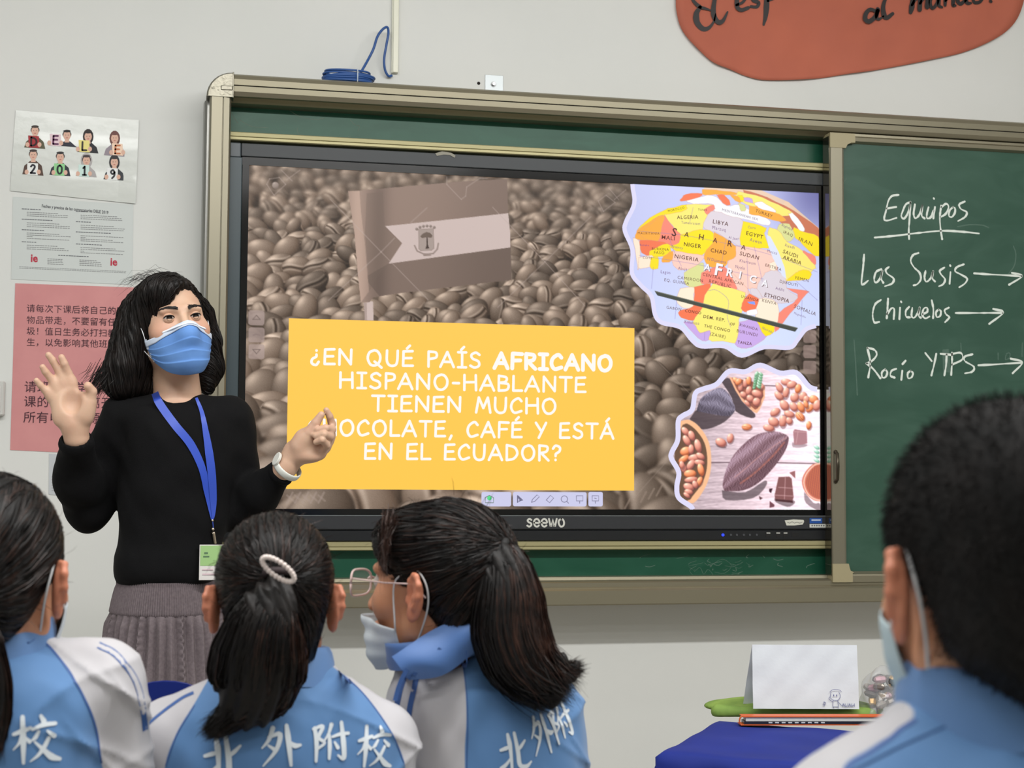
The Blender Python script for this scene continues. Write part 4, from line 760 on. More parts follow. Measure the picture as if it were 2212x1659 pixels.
for hx, hy, hair, shirt, ch, card, ink, cx, cy, style in PPL:
    fig = MB(); L_ = lambda c: np.array(lin(c)[:3]); bot = cy + 65 if cy < 550 else cy + 60
    px_fill(fig, Z1('%d,%d %d,%d %d,%d %d,%d %d,%d %d,%d' % (hx - 28, hy + 62, hx + 28, hy + 62, hx + 76, hy + 105, hx + 92, bot, hx - 98, bot - 14, hx - 80, hy + 105)), YI, L_(shirt))
    if style: px_fill(fig, Z1(ell(hx, hy + 10, 48 if style == 1 else 52, 70)), YI - .0002, L_(hair if style == 1 else (176, 172, 172)))
    px_fill(fig, Z1('%d,%d %d,%d %d,%d %d,%d' % (hx - 16, hy + 30, hx + 16, hy + 30, hx + 22, hy + 72, hx - 22, hy + 72)), YI - .0003, L_(SK))
    px_fill(fig, Z1(ell(hx, hy, 40, 34)), YI - .0003, L_(hair)); px_fill(fig, Z1(ell(hx, hy + 10, 33, 42)), YI - .0004, L_(SK))
    px_fill(fig, Z1(ell(hx, hy - 30, 34, 12)), YI - .0005, L_(hair))
    for sx in (-12, 12): px_fill(fig, Z1(ell(hx + sx, hy + 6, 4, 3, 8)), YI - .0006, L_((50, 36, 34)))
    px_fill(fig, Z1(ell(hx, hy + 30, 11, 4, 8)), YI - .0006, L_((190, 110, 104)))
    w_ = 48; tl = -6 if ch in 'ELD' else 3
    px_fill(fig, Z1('%d,%d %d,%d %d,%d %d,%d' % (cx - w_, cy - 56, cx + w_, cy - 50, cx + w_ - tl, cy + 56, cx - w_ - tl, cy + 50)), YI - .0007, L_(card))
    for sx in (-1, 1): px_fill(fig, Z1(ell(cx + sx * 54, cy + 26, 18, 22)), YI - .0008, L_(SK))
    o = at(cx / 4.148, 200 + (cy + 38) / 4.148, YI); gw, st = glyph(ch); h = .0262
    for P in st:
        for sgm in ([P] if len(P) > 5 else [P[i:i + 2] for i in range(len(P) - 1)]):
            Vv, Fq = ribbon2(np.stack([(sgm[:, 0] - gw / 2 + .03) * h + o[0], sgm[:, 1] * h + o[2]], 1), .0056); fig.add(np.stack([Vv[:, 0], np.full(len(Vv), YI - .0011), Vv[:, 1]], 1), Fq, L_(ink))
    f_ = fig.done('printed_person', PV, lam)
# 2: grey text sheet
txs = sheet('timetable_sheet', [(28, 425), (288, 442), (286, 615), (24, 603)], mat('white_print_paper', (204, 210, 208), .5), YP, 'white sheet of small grey print with red marks under the glossy poster')
ti = MB(); ink = L3((128, 130, 132)); dk = L3((70, 72, 78))
def Zt(x, y): return (x / 4.148, 200 + y / 4.148)
def tline(x0, x1, y, w, c, jag=True):
    y1 = y + (x1 - x0) * .045; a = at(*Zt(x0, y), YP); b = at(*Zt(x1, y1), YP); k = max(2, int((x1 - x0) / 22)); 
    for i in range(k):
        u0, u1 = i / k, (i + random.uniform(.7, .95)) / k; P = np.array([a + (b - a) * u0, a + (b - a) * u1])[:, [0, 2]]; V, Fq = ribbon2(P, w, False); ti.add(np.stack([V[:, 0], np.full(len(V), YP - .0005), V[:, 1]], 1), Fq, c)
for bx, sx, rows in ((195, 240, [(1042, 370, 1), (1072, 525, 0), (1088, 610, 0), (1104, 612, 0), (1134, 475, 1), (1166, 535, 0), (1184, 632, 0), (1200, 630, 0), (1228, 400, 1), (1258, 535, 0), (1275, 635, 0), (1290, 300, 0), (1306, 625, 0), (1336, 330, 1), (1366, 520, 0), (1384, 580, 0), (1400, 620, 0)]), (680, 722, [(1064, 790, 1), (1098, 1052, 0), (1114, 1095, 0), (1130, 1100, 0), (1156, 820, 1), (1188, 1022, 0), (1206, 1120, 0), (1222, 1112, 0), (1248, 995, 1), (1282, 1110, 0), (1298, 770, 0), (1312, 1012, 0), (1328, 1105, 0), (1356, 915, 1), (1388, 1040, 0), (1404, 1118, 0), (1420, 760, 0), (1434, 1105, 0)])):
    for y, xe, hd in rows: tline(bx if hd else sx, xe, y, .0022 if hd else .0017, dk * 1.6 if hd else ink)
tline(522, 800, 1458, .0022, dk * 1.6)
for bx, xe, ys in ((425, 572, (1490, 1504, 1518, 1534)), (712, 880, (1500, 1514, 1530, 1546))):
    for y in ys: tline(bx, xe + random.randint(-10, 40), y, .0018, ink)
tline(172, 1135, 1560, .0012, ink); tline(172, 1130, 1572, .0014, ink)
ti.done('small_print', PV, txs, kind='stuff')
def flat_text(mb, t, px, py, size, Y, col=None, bold=0.0, align='LEFT', slope=0.0, spacing=1.0, sx=1.0):
    V, Fq = font_mesh(t, size, align=align, bold=bold * size, spacing=spacing)
    o = at(px, py, Y); mb.add(np.stack([o[0] + V[:, 0] * sx, np.full(len(V), Y), o[2] + V[:, 1] - V[:, 0] * slope], 1), Fq, col)
m = MB(); flat_text(m, 'Fechas y precios de las convocatorias DELE 2019', 90, 445, .0135, YP - .0005, dk, .02, slope=.045, sx=.74); m.done('heading_lettering', PV, txs)
m = MB(); flat_text(m, 'ie', 66, 558, .034, YP - .0005, L3((184, 40, 66)), .03, sx=.9); flat_text(m, 'ie', 238, 566, .034, YP - .0005, L3((184, 40, 66)), .03, sx=.9); m.done('red_lettering', PV, txs, kind='stuff')
# 3: pink notice
pink = sheet('pink_notice', [(33, 612), (292, 621), (290, 985), (22, 972)], mat('pink_paper', (214, 148, 148), .8, var=(9, (206, 140, 141), 1), bump=(12, .3, .003)), YP, 'large pink paper notice with black handout text behind the waving hand', bow=.0006)
m = MB(); kc = L3((70, 34, 46))
for t, x, y, sz in (('请每次下课后将自己的随身', 57, 667, .0262), ('物品带走，不要留有任何垃', 57, 692, .0262), ('圾！值日生务必打扫教室卫', 57, 716, .0262), ('生，以免影响其他班级教学', 57, 740, .0262)):
    flat_text(m, t, x, y, sz, YP - .0012, kc, .0, spacing=1.04)
for t, x, y, sz in (('请班级放学后，自', 52, 837, .0372), ('课的使用者离开后断', 51, 869, .0372), ('所有电器电源开关', 50, 903, .0372)): flat_text(m, t, x, y, sz, YP - .0012, kc, .0, spacing=1.04)
pl_ = m.done('notice_lettering', PV, pink, kind='stuff')
# 4: pale sheet below the pink one, behind the teacher's sleeve
ps = sheet('pale_sheet', [(106, 980), (180, 985), (178, 1075), (105, 1068)], mat('pale_paper', (196, 200, 204), .7), YP, 'small pale grey sheet low on the wall under the pink notice')
m = MB(); [px_strokes(m, [[(112, y), (112 + random.randint(15, 40), y + 1)]], .0018, YP - .0004, False) for y in range(1030, 1062, 6)]; m.done('small_print', mat('faint_print', (150, 150, 156), .8), ps)
# wall socket box at the left edge
sb = empty('wall_socket', tuple(at(-6, 900, YW)), 'white plastic socket box at the left edge beside the pink notice', 'socket')
m = MB(); px_box(m, -40, 822, 8, 898, YW - .028, YW, .004); m.done('housing', mat('white_plastic', (206, 206, 202), .4), sb)
m = MB(); px_box(m, -34, 832, 1, 890, YW - .031, YW - .0275, .002); m.done('cover_plate', mat('cover_plastic', (214, 214, 210), .35), sb)
# 5: orange cloud-shaped banner with brush lettering
def Zo(s): return [(1400 + float(a.split(',')[0]) / 2.724, float(a.split(',')[1]) / 2.724) for a in s.split()]
edge = Zo('160,0 162,60 185,150 230,225 300,300 385,372 480,410 580,450 680,472 850,472 1000,462 1150,440 1300,420 1500,385 1700,345 1850,310 1990,255 2100,190 2170,110 2208,0 2240,-130 2200,-300 2050,-420 1800,-480 1500,-440 1200,-470 900,-440 600,-470 350,-400 200,-250 150,-100')
Ym = YW - .006
E2 = np.array([at(x, y, Ym) for x, y in edge])[:, [0, 2]]; E2 = spline(np.vstack([E2, E2[:1]]), 4)[:-1]; c = E2.mean(0)
V = []; Fq = []; nr = 18; ne = len(E2)
for lay in (0, .0008):
    for r in range(nr + 1):
        s_ = r / nr
        for k in range(ne):
            p = c + (E2[k] - c) * s_; y = Ym + .0022 * math.sin(p[0] * 23 + p[1] * 12) + .0014 * math.sin(p[0] * 41 - p[1] * 30) - (.004 if r == nr else 0); V.append((p[0], y + lay, p[1]))
m_ = (nr + 1) * ne
for r in range(nr):
    for k in range(ne):
        a, b = r * ne + k, r * ne + (k + 1) % ne; Fq += [(a, b, b + ne, a + ne), (m_ + a, m_ + a + ne, m_ + b + ne, m_ + b)]
for k in range(ne): a = nr * ne + k; b = nr * ne + (k + 1) % ne; Fq.append((a, b, m_ + b, m_ + a))
ban = mesh_obj('paper_banner', V, Fq, mat('terracotta_paper', (190, 104, 80), .75, var=(4, (180, 98, 77), 1), bump=(8, .3, .006)), smooth=True, label='large rounded terracotta paper banner with black brush lettering above the board', cat='banner')
m = MB(); YB = Ym - .0045; M_ink = mat('black_ink', (34, 28, 28), .5)
def bs(s, ws):
    P = np.array([at(x, y, YB) for x, y in Zo(s)])[:, [0, 2]]; n0 = len(P); Q = spline(P, 6); w = np.interp(np.linspace(0, 1, len(Q)), np.linspace(0, 1, len(ws)), ws) * .0118
    V_, F_ = ribbon2(Q, w); m.add(np.stack([V_[:, 0], np.full(len(V_), YB), V_[:, 1]], 1), F_)
for s_, w_ in (('380,-70 320,-90 275,-60 262,-10 280,20 305,40', (.5, .9, 1.2)), ('305,42 345,52 365,60', (1, .5)), ('305,45 285,80 288,130 320,168 355,165 385,130 398,80', (1, 1.9, 1.6, .8, .3)), ('455,-120 415,-60 392,0 385,80 410,128 440,122 468,70', (.5, 1, 1.6, 1.4, .5)),
            ('NEW', 0), ('520,30 560,10 575,-30 545,-50 525,-20 525,40 550,58 590,45', (.7, 1, 1.4, 1)), ('650,-40 615,-35 618,0 650,15 640,40 605,38', (.8, 1.2, .8)), ('690,-60 698,0 692,90 680,145', (1.2, 1.8, .7)), ('698,-40 740,-60 745,-20 705,5', (.8, 1.2, .8)),
            ('NEW', 0), ('1345,68 1310,55 1285,75 1278,110 1300,126 1335,100 1352,62', (.9, 1.5, 1.2)), ('1352,55 1345,100 1360,112 1385,95', (1.4, 1, .5)), ('1410,-40 1385,30 1388,85 1405,104 1440,80', (.8, 1.7, 1)),
            ('NEW', 0), ('1560,-20 1552,40 1545,72', (1.2, 1.8, 1.2)), ('1552,30 1580,-12 1600,-10 1598,55', (.8, 1.2, 1.5)), ('1600,20 1625,-15 1645,-10 1642,40', (.8, 1.2, 1.5)), ('1665,-20 1660,20 1675,48 1700,20 1710,-20', (1.2, 1, 1)), ('1712,-20 1712,30 1730,42', (1.4, .7)), ('1750,-20 1748,30', (1.3, 1)), ('1750,5 1775,-25 1795,-10 1795,30 1808,32', (.7, 1.4, .8)), ('1870,-10 1835,-20 1822,5 1840,22 1868,0', (.8, 1.3, 1)), ('1895,-90 1872,-10 1880,18 1900,18', (.8, 1.4, .7)), ('1940,-20 1915,-10 1920,14 1950,12 1965,-10 1940,-20', (1, 1, 1)), ('NEW', 0), ('2015,6 2018,8', (1, 1)), ('NEW', 0)):
    if s_ == 'NEW': m.done('brush_word', M_ink, ban); m = MB()
    else: bs(s_, w_)
# raceway, blue cable, coil, bracket
rc = empty('cable_raceway', tuple(at(854, 158, YW)), 'white plastic cable raceway running down the wall above the board', 'cable duct')
a = at(846, 156, YW - .018); b = at(862, 0, YW - .018)
MB().box(a[0], b[0], YW - .012, YW, a[2], 3.28, .001).done('channel', mat('raceway_white', (226, 226, 210), .4), rc); MB().box(a[0] + .004, b[0] - .0, YW - .018, YW - .0115, a[2] + .0005, 3.28, .0015).done('cover', mat('raceway_cover', (232, 232, 214), .35), rc)
M_cab = mat('blue_cable', (46, 86, 150), .4)
def Zp(s, Y): return np.array([at(400 + float(a.split(',')[0]) / 3.16, 40 + float(a.split(',')[1]) / 3.16, Y) for a in s.split()])
def spl3(P, n=6): P = np.asarray(P); return np.stack([spline(np.stack([np.arange(len(P)), P[:, k]], 1), n)[:, 1] for k in range(3)], 1)
P = Zp('1205,350 1240,300 1280,220 1310,130 1350,75 1380,62 1388,100 1375,180 1362,270 1370,340 1395,378 1420,372', .06); P[:, 1] += np.linspace(-.03, .032, len(P)); P[0] = (.34, .0, 2.515)
cb = empty('network_cable', (0.33, 0.03, 2.479), 'blue network cable coiled on top of the board frame', 'cable')
MB().tube(spl3(P), .0042, 8).done('loose_loop', M_cab, cb, smooth=True)
coil = MB()
for i in range(9):
    cx, cy = .302 + RNG.normal(0, .004), .02 + RNG.normal(0, .004); rx, ry = .074 + RNG.uniform(-.008, .009), .044 + RNG.uniform(-.008, .006); zz = 2.4835 + i * .0046; tl = RNG.normal(0, .06)
    coil.tube([(cx + rx * math.cos(t), cy + ry * math.sin(t), zz + .0016 * math.sin(2 * t + i) + rx * tl * math.cos(t) * .5 + .0012) for t in np.linspace(0, 2 * math.pi * .99, 30)], .0034, 7)
    tb = coil.done('coil_turn', M_cab, cb, smooth=True); coil = MB()
MB().tube([(.33 + .0 * t, -.02 + .018 * math.cos(t), 2.501 + .025 * math.sin(t)) for t in np.linspace(0, 6.2, 16)], .0017, 6).done('cable_tie', mat('cable_tie_white', (206, 216, 226), .4), cb, smooth=True)
m = MB(); a = at(1048, 161, YW - .003); b = at(1087, 191, YW - .003); m.box(a[0], b[0], YW - .003, YW, b[2] - .02, a[2], .0008)
br = empty('wall_bracket', ((a[0] + b[0]) / 2, YW, b[2] - .02), 'small galvanised bracket with a screw above the board frame', 'bracket'); m.done('plate', mat('galvanised_plate', (176, 182, 184), .4, metal=.6), br)
c = at(1067, 181, YW - .01); MB().tube([(c[0], YW - .012, c[2]), (c[0], YW - .004, c[2])], .0062, 6).done('screw', mat('steel_screw', (150, 150, 152), .3, metal=.9), br); MB().tube([(c[0], YW - .004, c[2]), (c[0], YW - .0025, c[2])], .0095, 14).done('washer', mat('steel_washer', (120, 122, 122), .35, metal=.9), br)
c = at(1034, 180, YW); MB().tube([(c[0], YW - .0006, c[2]), (c[0], YW + .003, c[2])], .0055, 12).done('drill_hole', mat('hole_dark', (28, 20, 18), .9), label='small dark drill hole in the wall beside the bracket', cat='hole')
# ---------------------------------------------------------------- smooth bodies from distance fields
def smin(a, b, k):
    if k <= 0: return np.minimum(a, b)
    h = np.clip(.5 + .5 * (b - a) / k, 0, 1); return b * (1 - h) + a * h - k * h * (1 - h)
def smax(a, b, k): return -smin(-a, -b, k)
class Field:
    def __init__(s): s.ops = []
    def put(s, fn, k=.01, op='u'): s.ops.append((fn, k, op)); return s
    def cap(s, a, b, ra, rb, k=.01, sq=None, op='u'):
        a = np.array(a, float); b = np.array(b, float); d = b - a; L2 = d @ d + 1e-12
        if sq is not None: n_ = np.array(sq[0], float); n_ /= np.linalg.norm(n_); q = 1 / sq[1] - 1
        def fn(P):
            v = P - a; t = np.clip(v @ d / L2, 0, 1); v = v - t[:, None] * d
            if sq is not None: v = v + n_ * ((v @ n_) * q)[:, None]
            D = np.sqrt((v * v).sum(1)) - (ra + (rb - ra) * t)
            return D * (min(1, sq[1]) if sq is not None else 1)
        return s.put(fn, k, op)
    def chain(s, pts, rr, k=.01, k0=None, sq=None, op='u'):
        for i in range(len(pts) - 1): s.cap(pts[i], pts[i + 1], rr[i], rr[i + 1], (k0 if (i == 0 and k0 is not None) else k), sq, op)
        return s
    def ell(s, c, r, k=.01, R=None, op='u'):
        c = np.array(c, float); r = np.array(r, float); R = np.eye(3) if R is None else np.array(R)
        def fn(P):
            q = (P - c) @ R; a = np.sqrt(((q / r) ** 2).sum(1)) + 1e-9; b = np.sqrt(((q / r ** 2) ** 2).sum(1)) + 1e-9
            return a * (a - 1) / b
        return s.put(fn, k, op)
    def loft(s, rows, k=.02, p=2.4, op='u'):
        """rows of (z, cx, cy, half width, half depth) from low to high; capped"""
        A = np.array(sorted(rows)); z0, z1 = A[0, 0], A[-1, 0]; zz = np.linspace(z0, z1, 120)
        tab = np.stack([spline(np.stack([A[:, 0], A[:, i]], 1), 12)[:, 1] for i in range(1, 5)], 1); tz = spline(np.stack([A[:, 0], A[:, 0]], 1), 12)[:, 1]
        o = np.argsort(tz); tz, tab = tz[o], tab[o]
        def fn(P):
            z = np.clip(P[:, 2], z0, z1); cx, cy, a, b = [np.interp(z, tz, tab[:, i]) for i in range(4)]
            u = np.abs(P[:, 0] - cx) / a; v = np.abs(P[:, 1] - cy) / b; q = (u ** p + v ** p) ** (1 / p)
            return smax((q - 1) * np.minimum(a, b) * .9, np.abs(P[:, 2] - (z0 + z1) / 2) - (z1 - z0) / 2, .02)
        return s.put(fn, k, op)
    def __call__(s, P):
        d = None
        for fn, k, op in s.ops:
            e = fn(P)
            if d is None: d = e
            elif op == 'u': d = smin(d, e, k)
            elif op == 's': d = smax(d, -e, k)
            elif op == 'i': d = smax(d, e, k)
            elif op == 'd': d = d + e
        return d
    def near(s, c, R):
        """the same field with only the shapes that matter inside a ball"""
        g = Field(); base = True
        for fn, k, op in s.ops:
            if op != 'd' and op != 'i' and not base:
                if fn(c[None])[0] > R * 1.25 + k * 1.2 + .03: continue
            elif base and op == 'u' and fn(c[None])[0] > R * 1.25 + k * 1.2 + .03:
                continue
            g.ops.append((fn, k, op)); base = False
        if not g.ops or g.ops[0][2] != 'u': g.ops.insert(0, s.ops[0])
        return g
    def grad(s, P, e=.0008):
        g = np.stack([s(P + np.array(v) * e) - s(P - np.array(v) * e) for v in ((1, 0, 0), (0, 1, 0), (0, 0, 1))], 1); return g / (np.linalg.norm(g, axis=1)[:, None] + 1e-12)
def axis_grid(lo, hi, h, fine=None, coarse=3.0):
    """grid lines with spacing h inside the fine interval and h*coarse outside"""
    if fine is None: return np.arange(lo, hi + h, h)
    out = [lo]; 
    while out[-1] < hi:
        x = out[-1]; d = max(fine[0] - x, x - fine[1], 0); out.append(x + h * (1 + (coarse - 1) * min(1, d / .05)))
    return np.array(out)
def surf(f, xs, ys, zs, lip=1.35, project=1):
    B = 8
    def pad(a):
        n = (-(len(a) - 1)) % B; return np.concatenate([a, a[-1] + (a[-1] - a[-2]) * np.arange(1, n + 1)]) if n else a
    xs, ys, zs = pad(xs), pad(ys), pad(zs); nx, ny, nz = len(xs) - 1, len(ys) - 1, len(zs) - 1
    bi = np.array(np.meshgrid(np.arange(nx // B), np.arange(ny // B), np.arange(nz // B), indexing='ij')).reshape(3, -1).T
    lo = np.stack([xs[bi[:, 0] * B], ys[bi[:, 1] * B], zs[bi[:, 2] * B]], 1); hi = np.stack([xs[bi[:, 0] * B + B], ys[bi[:, 1] * B + B], zs[bi[:, 2] * B + B]], 1)
    ctr = (lo + hi) / 2; d = f(ctr); bi = bi[np.abs(d) < np.linalg.norm(hi - lo, axis=1) / 2 * lip + .004]
    o = np.arange(B + 1); I, J, K = np.meshgrid(o, o, o, indexing='ij')
    gx = bi[:, 0, None] * B + I.ravel(); gy = bi[:, 1, None] * B + J.ravel(); gz = bi[:, 2, None] * B + K.ravel()
    P = np.stack([xs[gx], ys[gy], zs[gz]], -1).reshape(-1, 3); D = np.empty(len(P))
    nb = len(bi); P = P.reshape(nb, -1, 3); D = D.reshape(nb, -1); bs = np.stack([xs[bi[:, 0] * B + 4], ys[bi[:, 1] * B + 4], zs[bi[:, 2] * B + 4]], 1)
    gk = np.floor(bs / .07).astype(int); _, gid = np.unique(gk, axis=0, return_inverse=True); gid = gid.ravel(); loc = []
    for g in range(gid.max() + 1):
        w = np.where(gid == g)[0]; c = bs[w].mean(0); R = np.linalg.norm(P[w].reshape(-1, 3) - c, axis=1).max(); fg = f.near(c, R); loc.append(fg); D[w] = fg(P[w].reshape(-1, 3)).reshape(len(w), -1)
    D = D.reshape(nb, B + 1, B + 1, B + 1); P = P.reshape(nb, B + 1, B + 1, B + 1, 3); S_ = D < 0
    cnt = np.zeros((nb, B, B, B), int); sl = (slice(0, B), slice(1, B + 1))
    for a in (0, 1):
        for b in (0, 1):
            for c in (0, 1): cnt += S_[:, sl[a], sl[b], sl[c]]
    act = (cnt > 0) & (cnt < 8); w = np.argwhere(act); n, i, j, k = w.T
    acc = np.zeros((len(w), 3)); m = np.zeros(len(w))
    for ax in range(3):
        for u in (0, 1):
            for v in (0, 1):
                q0 = [0, 0, 0]; q1 = [0, 0, 0]; oth = [t for t in range(3) if t != ax]; q0[oth[0]] = q1[oth[0]] = u; q0[oth[1]] = q1[oth[1]] = v; q1[ax] = 1
                a = (n, i + q0[0], j + q0[1], k + q0[2]); b = (n, i + q1[0], j + q1[1], k + q1[2]); da, db = D[a], D[b]; c = (da < 0) != (db < 0)
                t = np.where(c, da / (da - db + 1e-20), 0)[:, None]; acc += np.where(c[:, None], P[a] + (P[b] - P[a]) * t, 0); m += c
    V = acc / m[:, None]
    key = ((bi[n, 0] * B + i).astype(np.int64) * (ny + 2) + bi[n, 1] * B + j) * (nz + 2) + bi[n, 2] * B + k; so = np.argsort(key); ks = key[so]
    def look(gx, gy, gz):
        q = (gx.astype(np.int64) * (ny + 2) + gy) * (nz + 2) + gz; p = np.clip(np.searchsorted(ks, q), 0, len(ks) - 1); return np.where(ks[p] == q, so[p], -1)
    Q = []
    for ax in range(3):
        e = [0, 0, 0]; e[ax] = 1; A = S_[:, :B, :B, :B]; Bq = S_[:, e[0]:B + e[0], e[1]:B + e[1], e[2]:B + e[2]]; w = np.argwhere(A != Bq); n2, i2, j2, k2 = w.T
        g = [bi[n2, 0] * B + i2, bi[n2, 1] * B + j2, bi[n2, 2] * B + k2]; u, v = [(1, 2), (2, 0), (0, 1)][ax]
        def cell(du, dv): h = [x.copy() for x in g]; h[u] -= du; h[v] -= dv; return look(*h)
        q = np.stack([cell(1, 1), cell(0, 1), cell(0, 0), cell(1, 0)], 1); fl = ~A[n2, i2, j2, k2]; q[fl] = q[fl][:, ::-1]; Q.append(q[(q >= 0).all(1)])
    Q = np.vstack(Q)
    vg = gid[n]
    for g in range(gid.max() + 1):
        w = np.where(vg == g)[0]
        if not len(w): continue
        fg = loc[g]; U = V[w]
        for _ in range(project):
            d = fg(U); gr = np.stack([fg(U + np.array(v) * .0005) - d for v in ((1, 0, 0), (0, 1, 0), (0, 0, 1))], 1) / .0005; st = gr * (d / np.maximum((gr * gr).sum(1), .25))[:, None]
            ln = np.linalg.norm(st, axis=1)[:, None]; U = U - st * np.minimum(1, .004 / (ln + 1e-9))
        V[w] = U
    return V, Q
def wrinkle(V, amp, sc, seed=0, stretch=(1, 1, 1)):
    """smooth pseudo-noise used to give cloth gentle folds"""
    r = np.random.default_rng(seed); d = np.zeros(len(V)); P = V * np.array(stretch)
    for i in range(7):
        k = r.normal(0, 1, 3); k *= sc * r.uniform(.5, 1.6) / np.linalg.norm(k); d += np.sin(P @ k + r.uniform(0, 6) + 1.1 * np.sin(P @ k[::-1] * .7))
    return d * amp / 3.5
def euler(yaw, pitch=0, roll=0):
    """columns: subject's left, back, up; yaw 0 looks along -Y, pitch up, roll towards the subject's left"""
    y, p, r = map(math.radians, (yaw, pitch, roll)); Rz = np.array([[math.cos(y), -math.sin(y), 0], [math.sin(y), math.cos(y), 0], [0, 0, 1]])
    Rx = np.array([[1, 0, 0], [0, math.cos(p), math.sin(p)], [0, -math.sin(p), math.cos(p)]]); Ry = np.array([[math.cos(r), 0, math.sin(r)], [0, 1, 0], [-math.sin(r), 0, math.cos(r)]]); return Rz @ Rx @ Ry
class Frame:
    def __init__(s, c, R, sc=1.0): s.c = np.array(c, float); s.R = R; s.s = sc
    def __call__(s, *p): return s.c + s.R @ (np.array(p[0] if len(p) == 1 else p, float) * s.s)
    def local(s, P): return (P - s.c) @ s.R / s.s
def head_field(F_, H, face=True, neck_to=None, neck_r=.054):
    """human head in the frame H: x to the subject's left, -y to the nose, z up, origin between the ears at eye level"""
    s = H.s; R = H.R
    F_.ell(H(0, .012, .030), np.array((.074, .093, .083)) * s, .03 * s, R); F_.ell(H(0, -.030, -.035), np.array((.058, .058, .078)) * s, .035 * s, R)
    F_.ell(H(0, -.068, -.094), np.array((.024, .018, .018)) * s, .03 * s, R)
    for sg in (-1, 1):
        F_.ell(H(sg * .043, -.056, -.028), np.array((.022, .02, .02)) * s, .03 * s, R); F_.cap(H(sg * .05, .0, -.06), H(sg * .02, -.06, -.095), .016 * s, .014 * s, .03 * s)
    if face:
        F_.cap(H(0, -.086, .008), H(0, -.104, -.034), .0075 * s, .0105 * s, .014 * s); F_.ell(H(0, -.104, -.038), np.array((.016, .010, .009)) * s, .008 * s, R)
        for sg in (-1, 1):
            F_.cap(H(sg * .012, -.086, .021), H(sg * .042, -.077, .020), .008 * s, .007 * s, .014 * s); F_.ell(H(sg * .031, -.096, .0), np.array((.0175, .014, .0115)) * s, .010 * s, R, 's')
        F_.cap(H(-.018, -.090, -.064), H(.018, -.090, -.064), .006 * s, .006 * s, .008 * s); F_.cap(H(-.016, -.088, -.074), H(.016, -.088, -.074), .0065 * s, .0065 * s, .008 * s)
    if neck_to is not None:
        F_.cap(H(0, .022, -.055), neck_to, neck_r * s, neck_r * 1.04 * s, .03 * s)
def ear_field(F_, H, sg, out=22, k=.006):
    s = H.s; a = math.radians(out); n = np.array([sg * math.cos(a), -math.sin(a) * 1.0, 0]); t = np.array([sg * math.sin(a), math.cos(a), 0]); c0 = np.array([sg * .074, .008, -.012])
    def E(u, v, w): return H(c0 + t * u + np.array([0, .12 * v, v]) + n * w)          # u back, v up, w outward
    Re = H.R @ np.stack([t, n, np.array([0, .0, 1.0])], 1)
    F_.ell(E(.008, .0, .006), np.array((.0165, .0062, .029)) * s, .008 * s, Re)
    rim = [(-.006, .008), (-.006, .022), (.002, .030), (.013, .029), (.0215, .018), (.0225, .002), (.016, -.014)]
    F_.chain([E(u, v, .0095 + .004 * (u > .01)) for u, v in rim], [x * s for x in (.0032, .0034, .0036, .0038, .0040, .0038, .0034)], .004 * s)
    F_.ell(E(.006, -.024, .007), np.array((.0085, .0046, .0105)) * s, .008 * s, Re)
    F_.ell(E(.005, .002, .0155), np.array((.0085, .0080, .014)) * s, .005 * s, Re, 's')
    F_.chain([E(.012, .020, .0095), E(.012, .0, .0105), E(.006, -.014, .009)], [.003 * s, .0032 * s, .003 * s], .004 * s)
    F_.cap(E(-.008, -.002, .008), E(-.006, -.008, .009), .0036 * s, .0034 * s, .004 * s)
def finger(F_, pts, r0, r1, k0=.010):
    n = len(pts); rr = [r0 + (r1 - r0) * i / (n - 1) for i in range(n)]
    for i in range(n - 1): F_.cap(pts[i], pts[i + 1], rr[i] * (1.04 if i else 1), rr[i + 1], k0 if i == 0 else .0022)

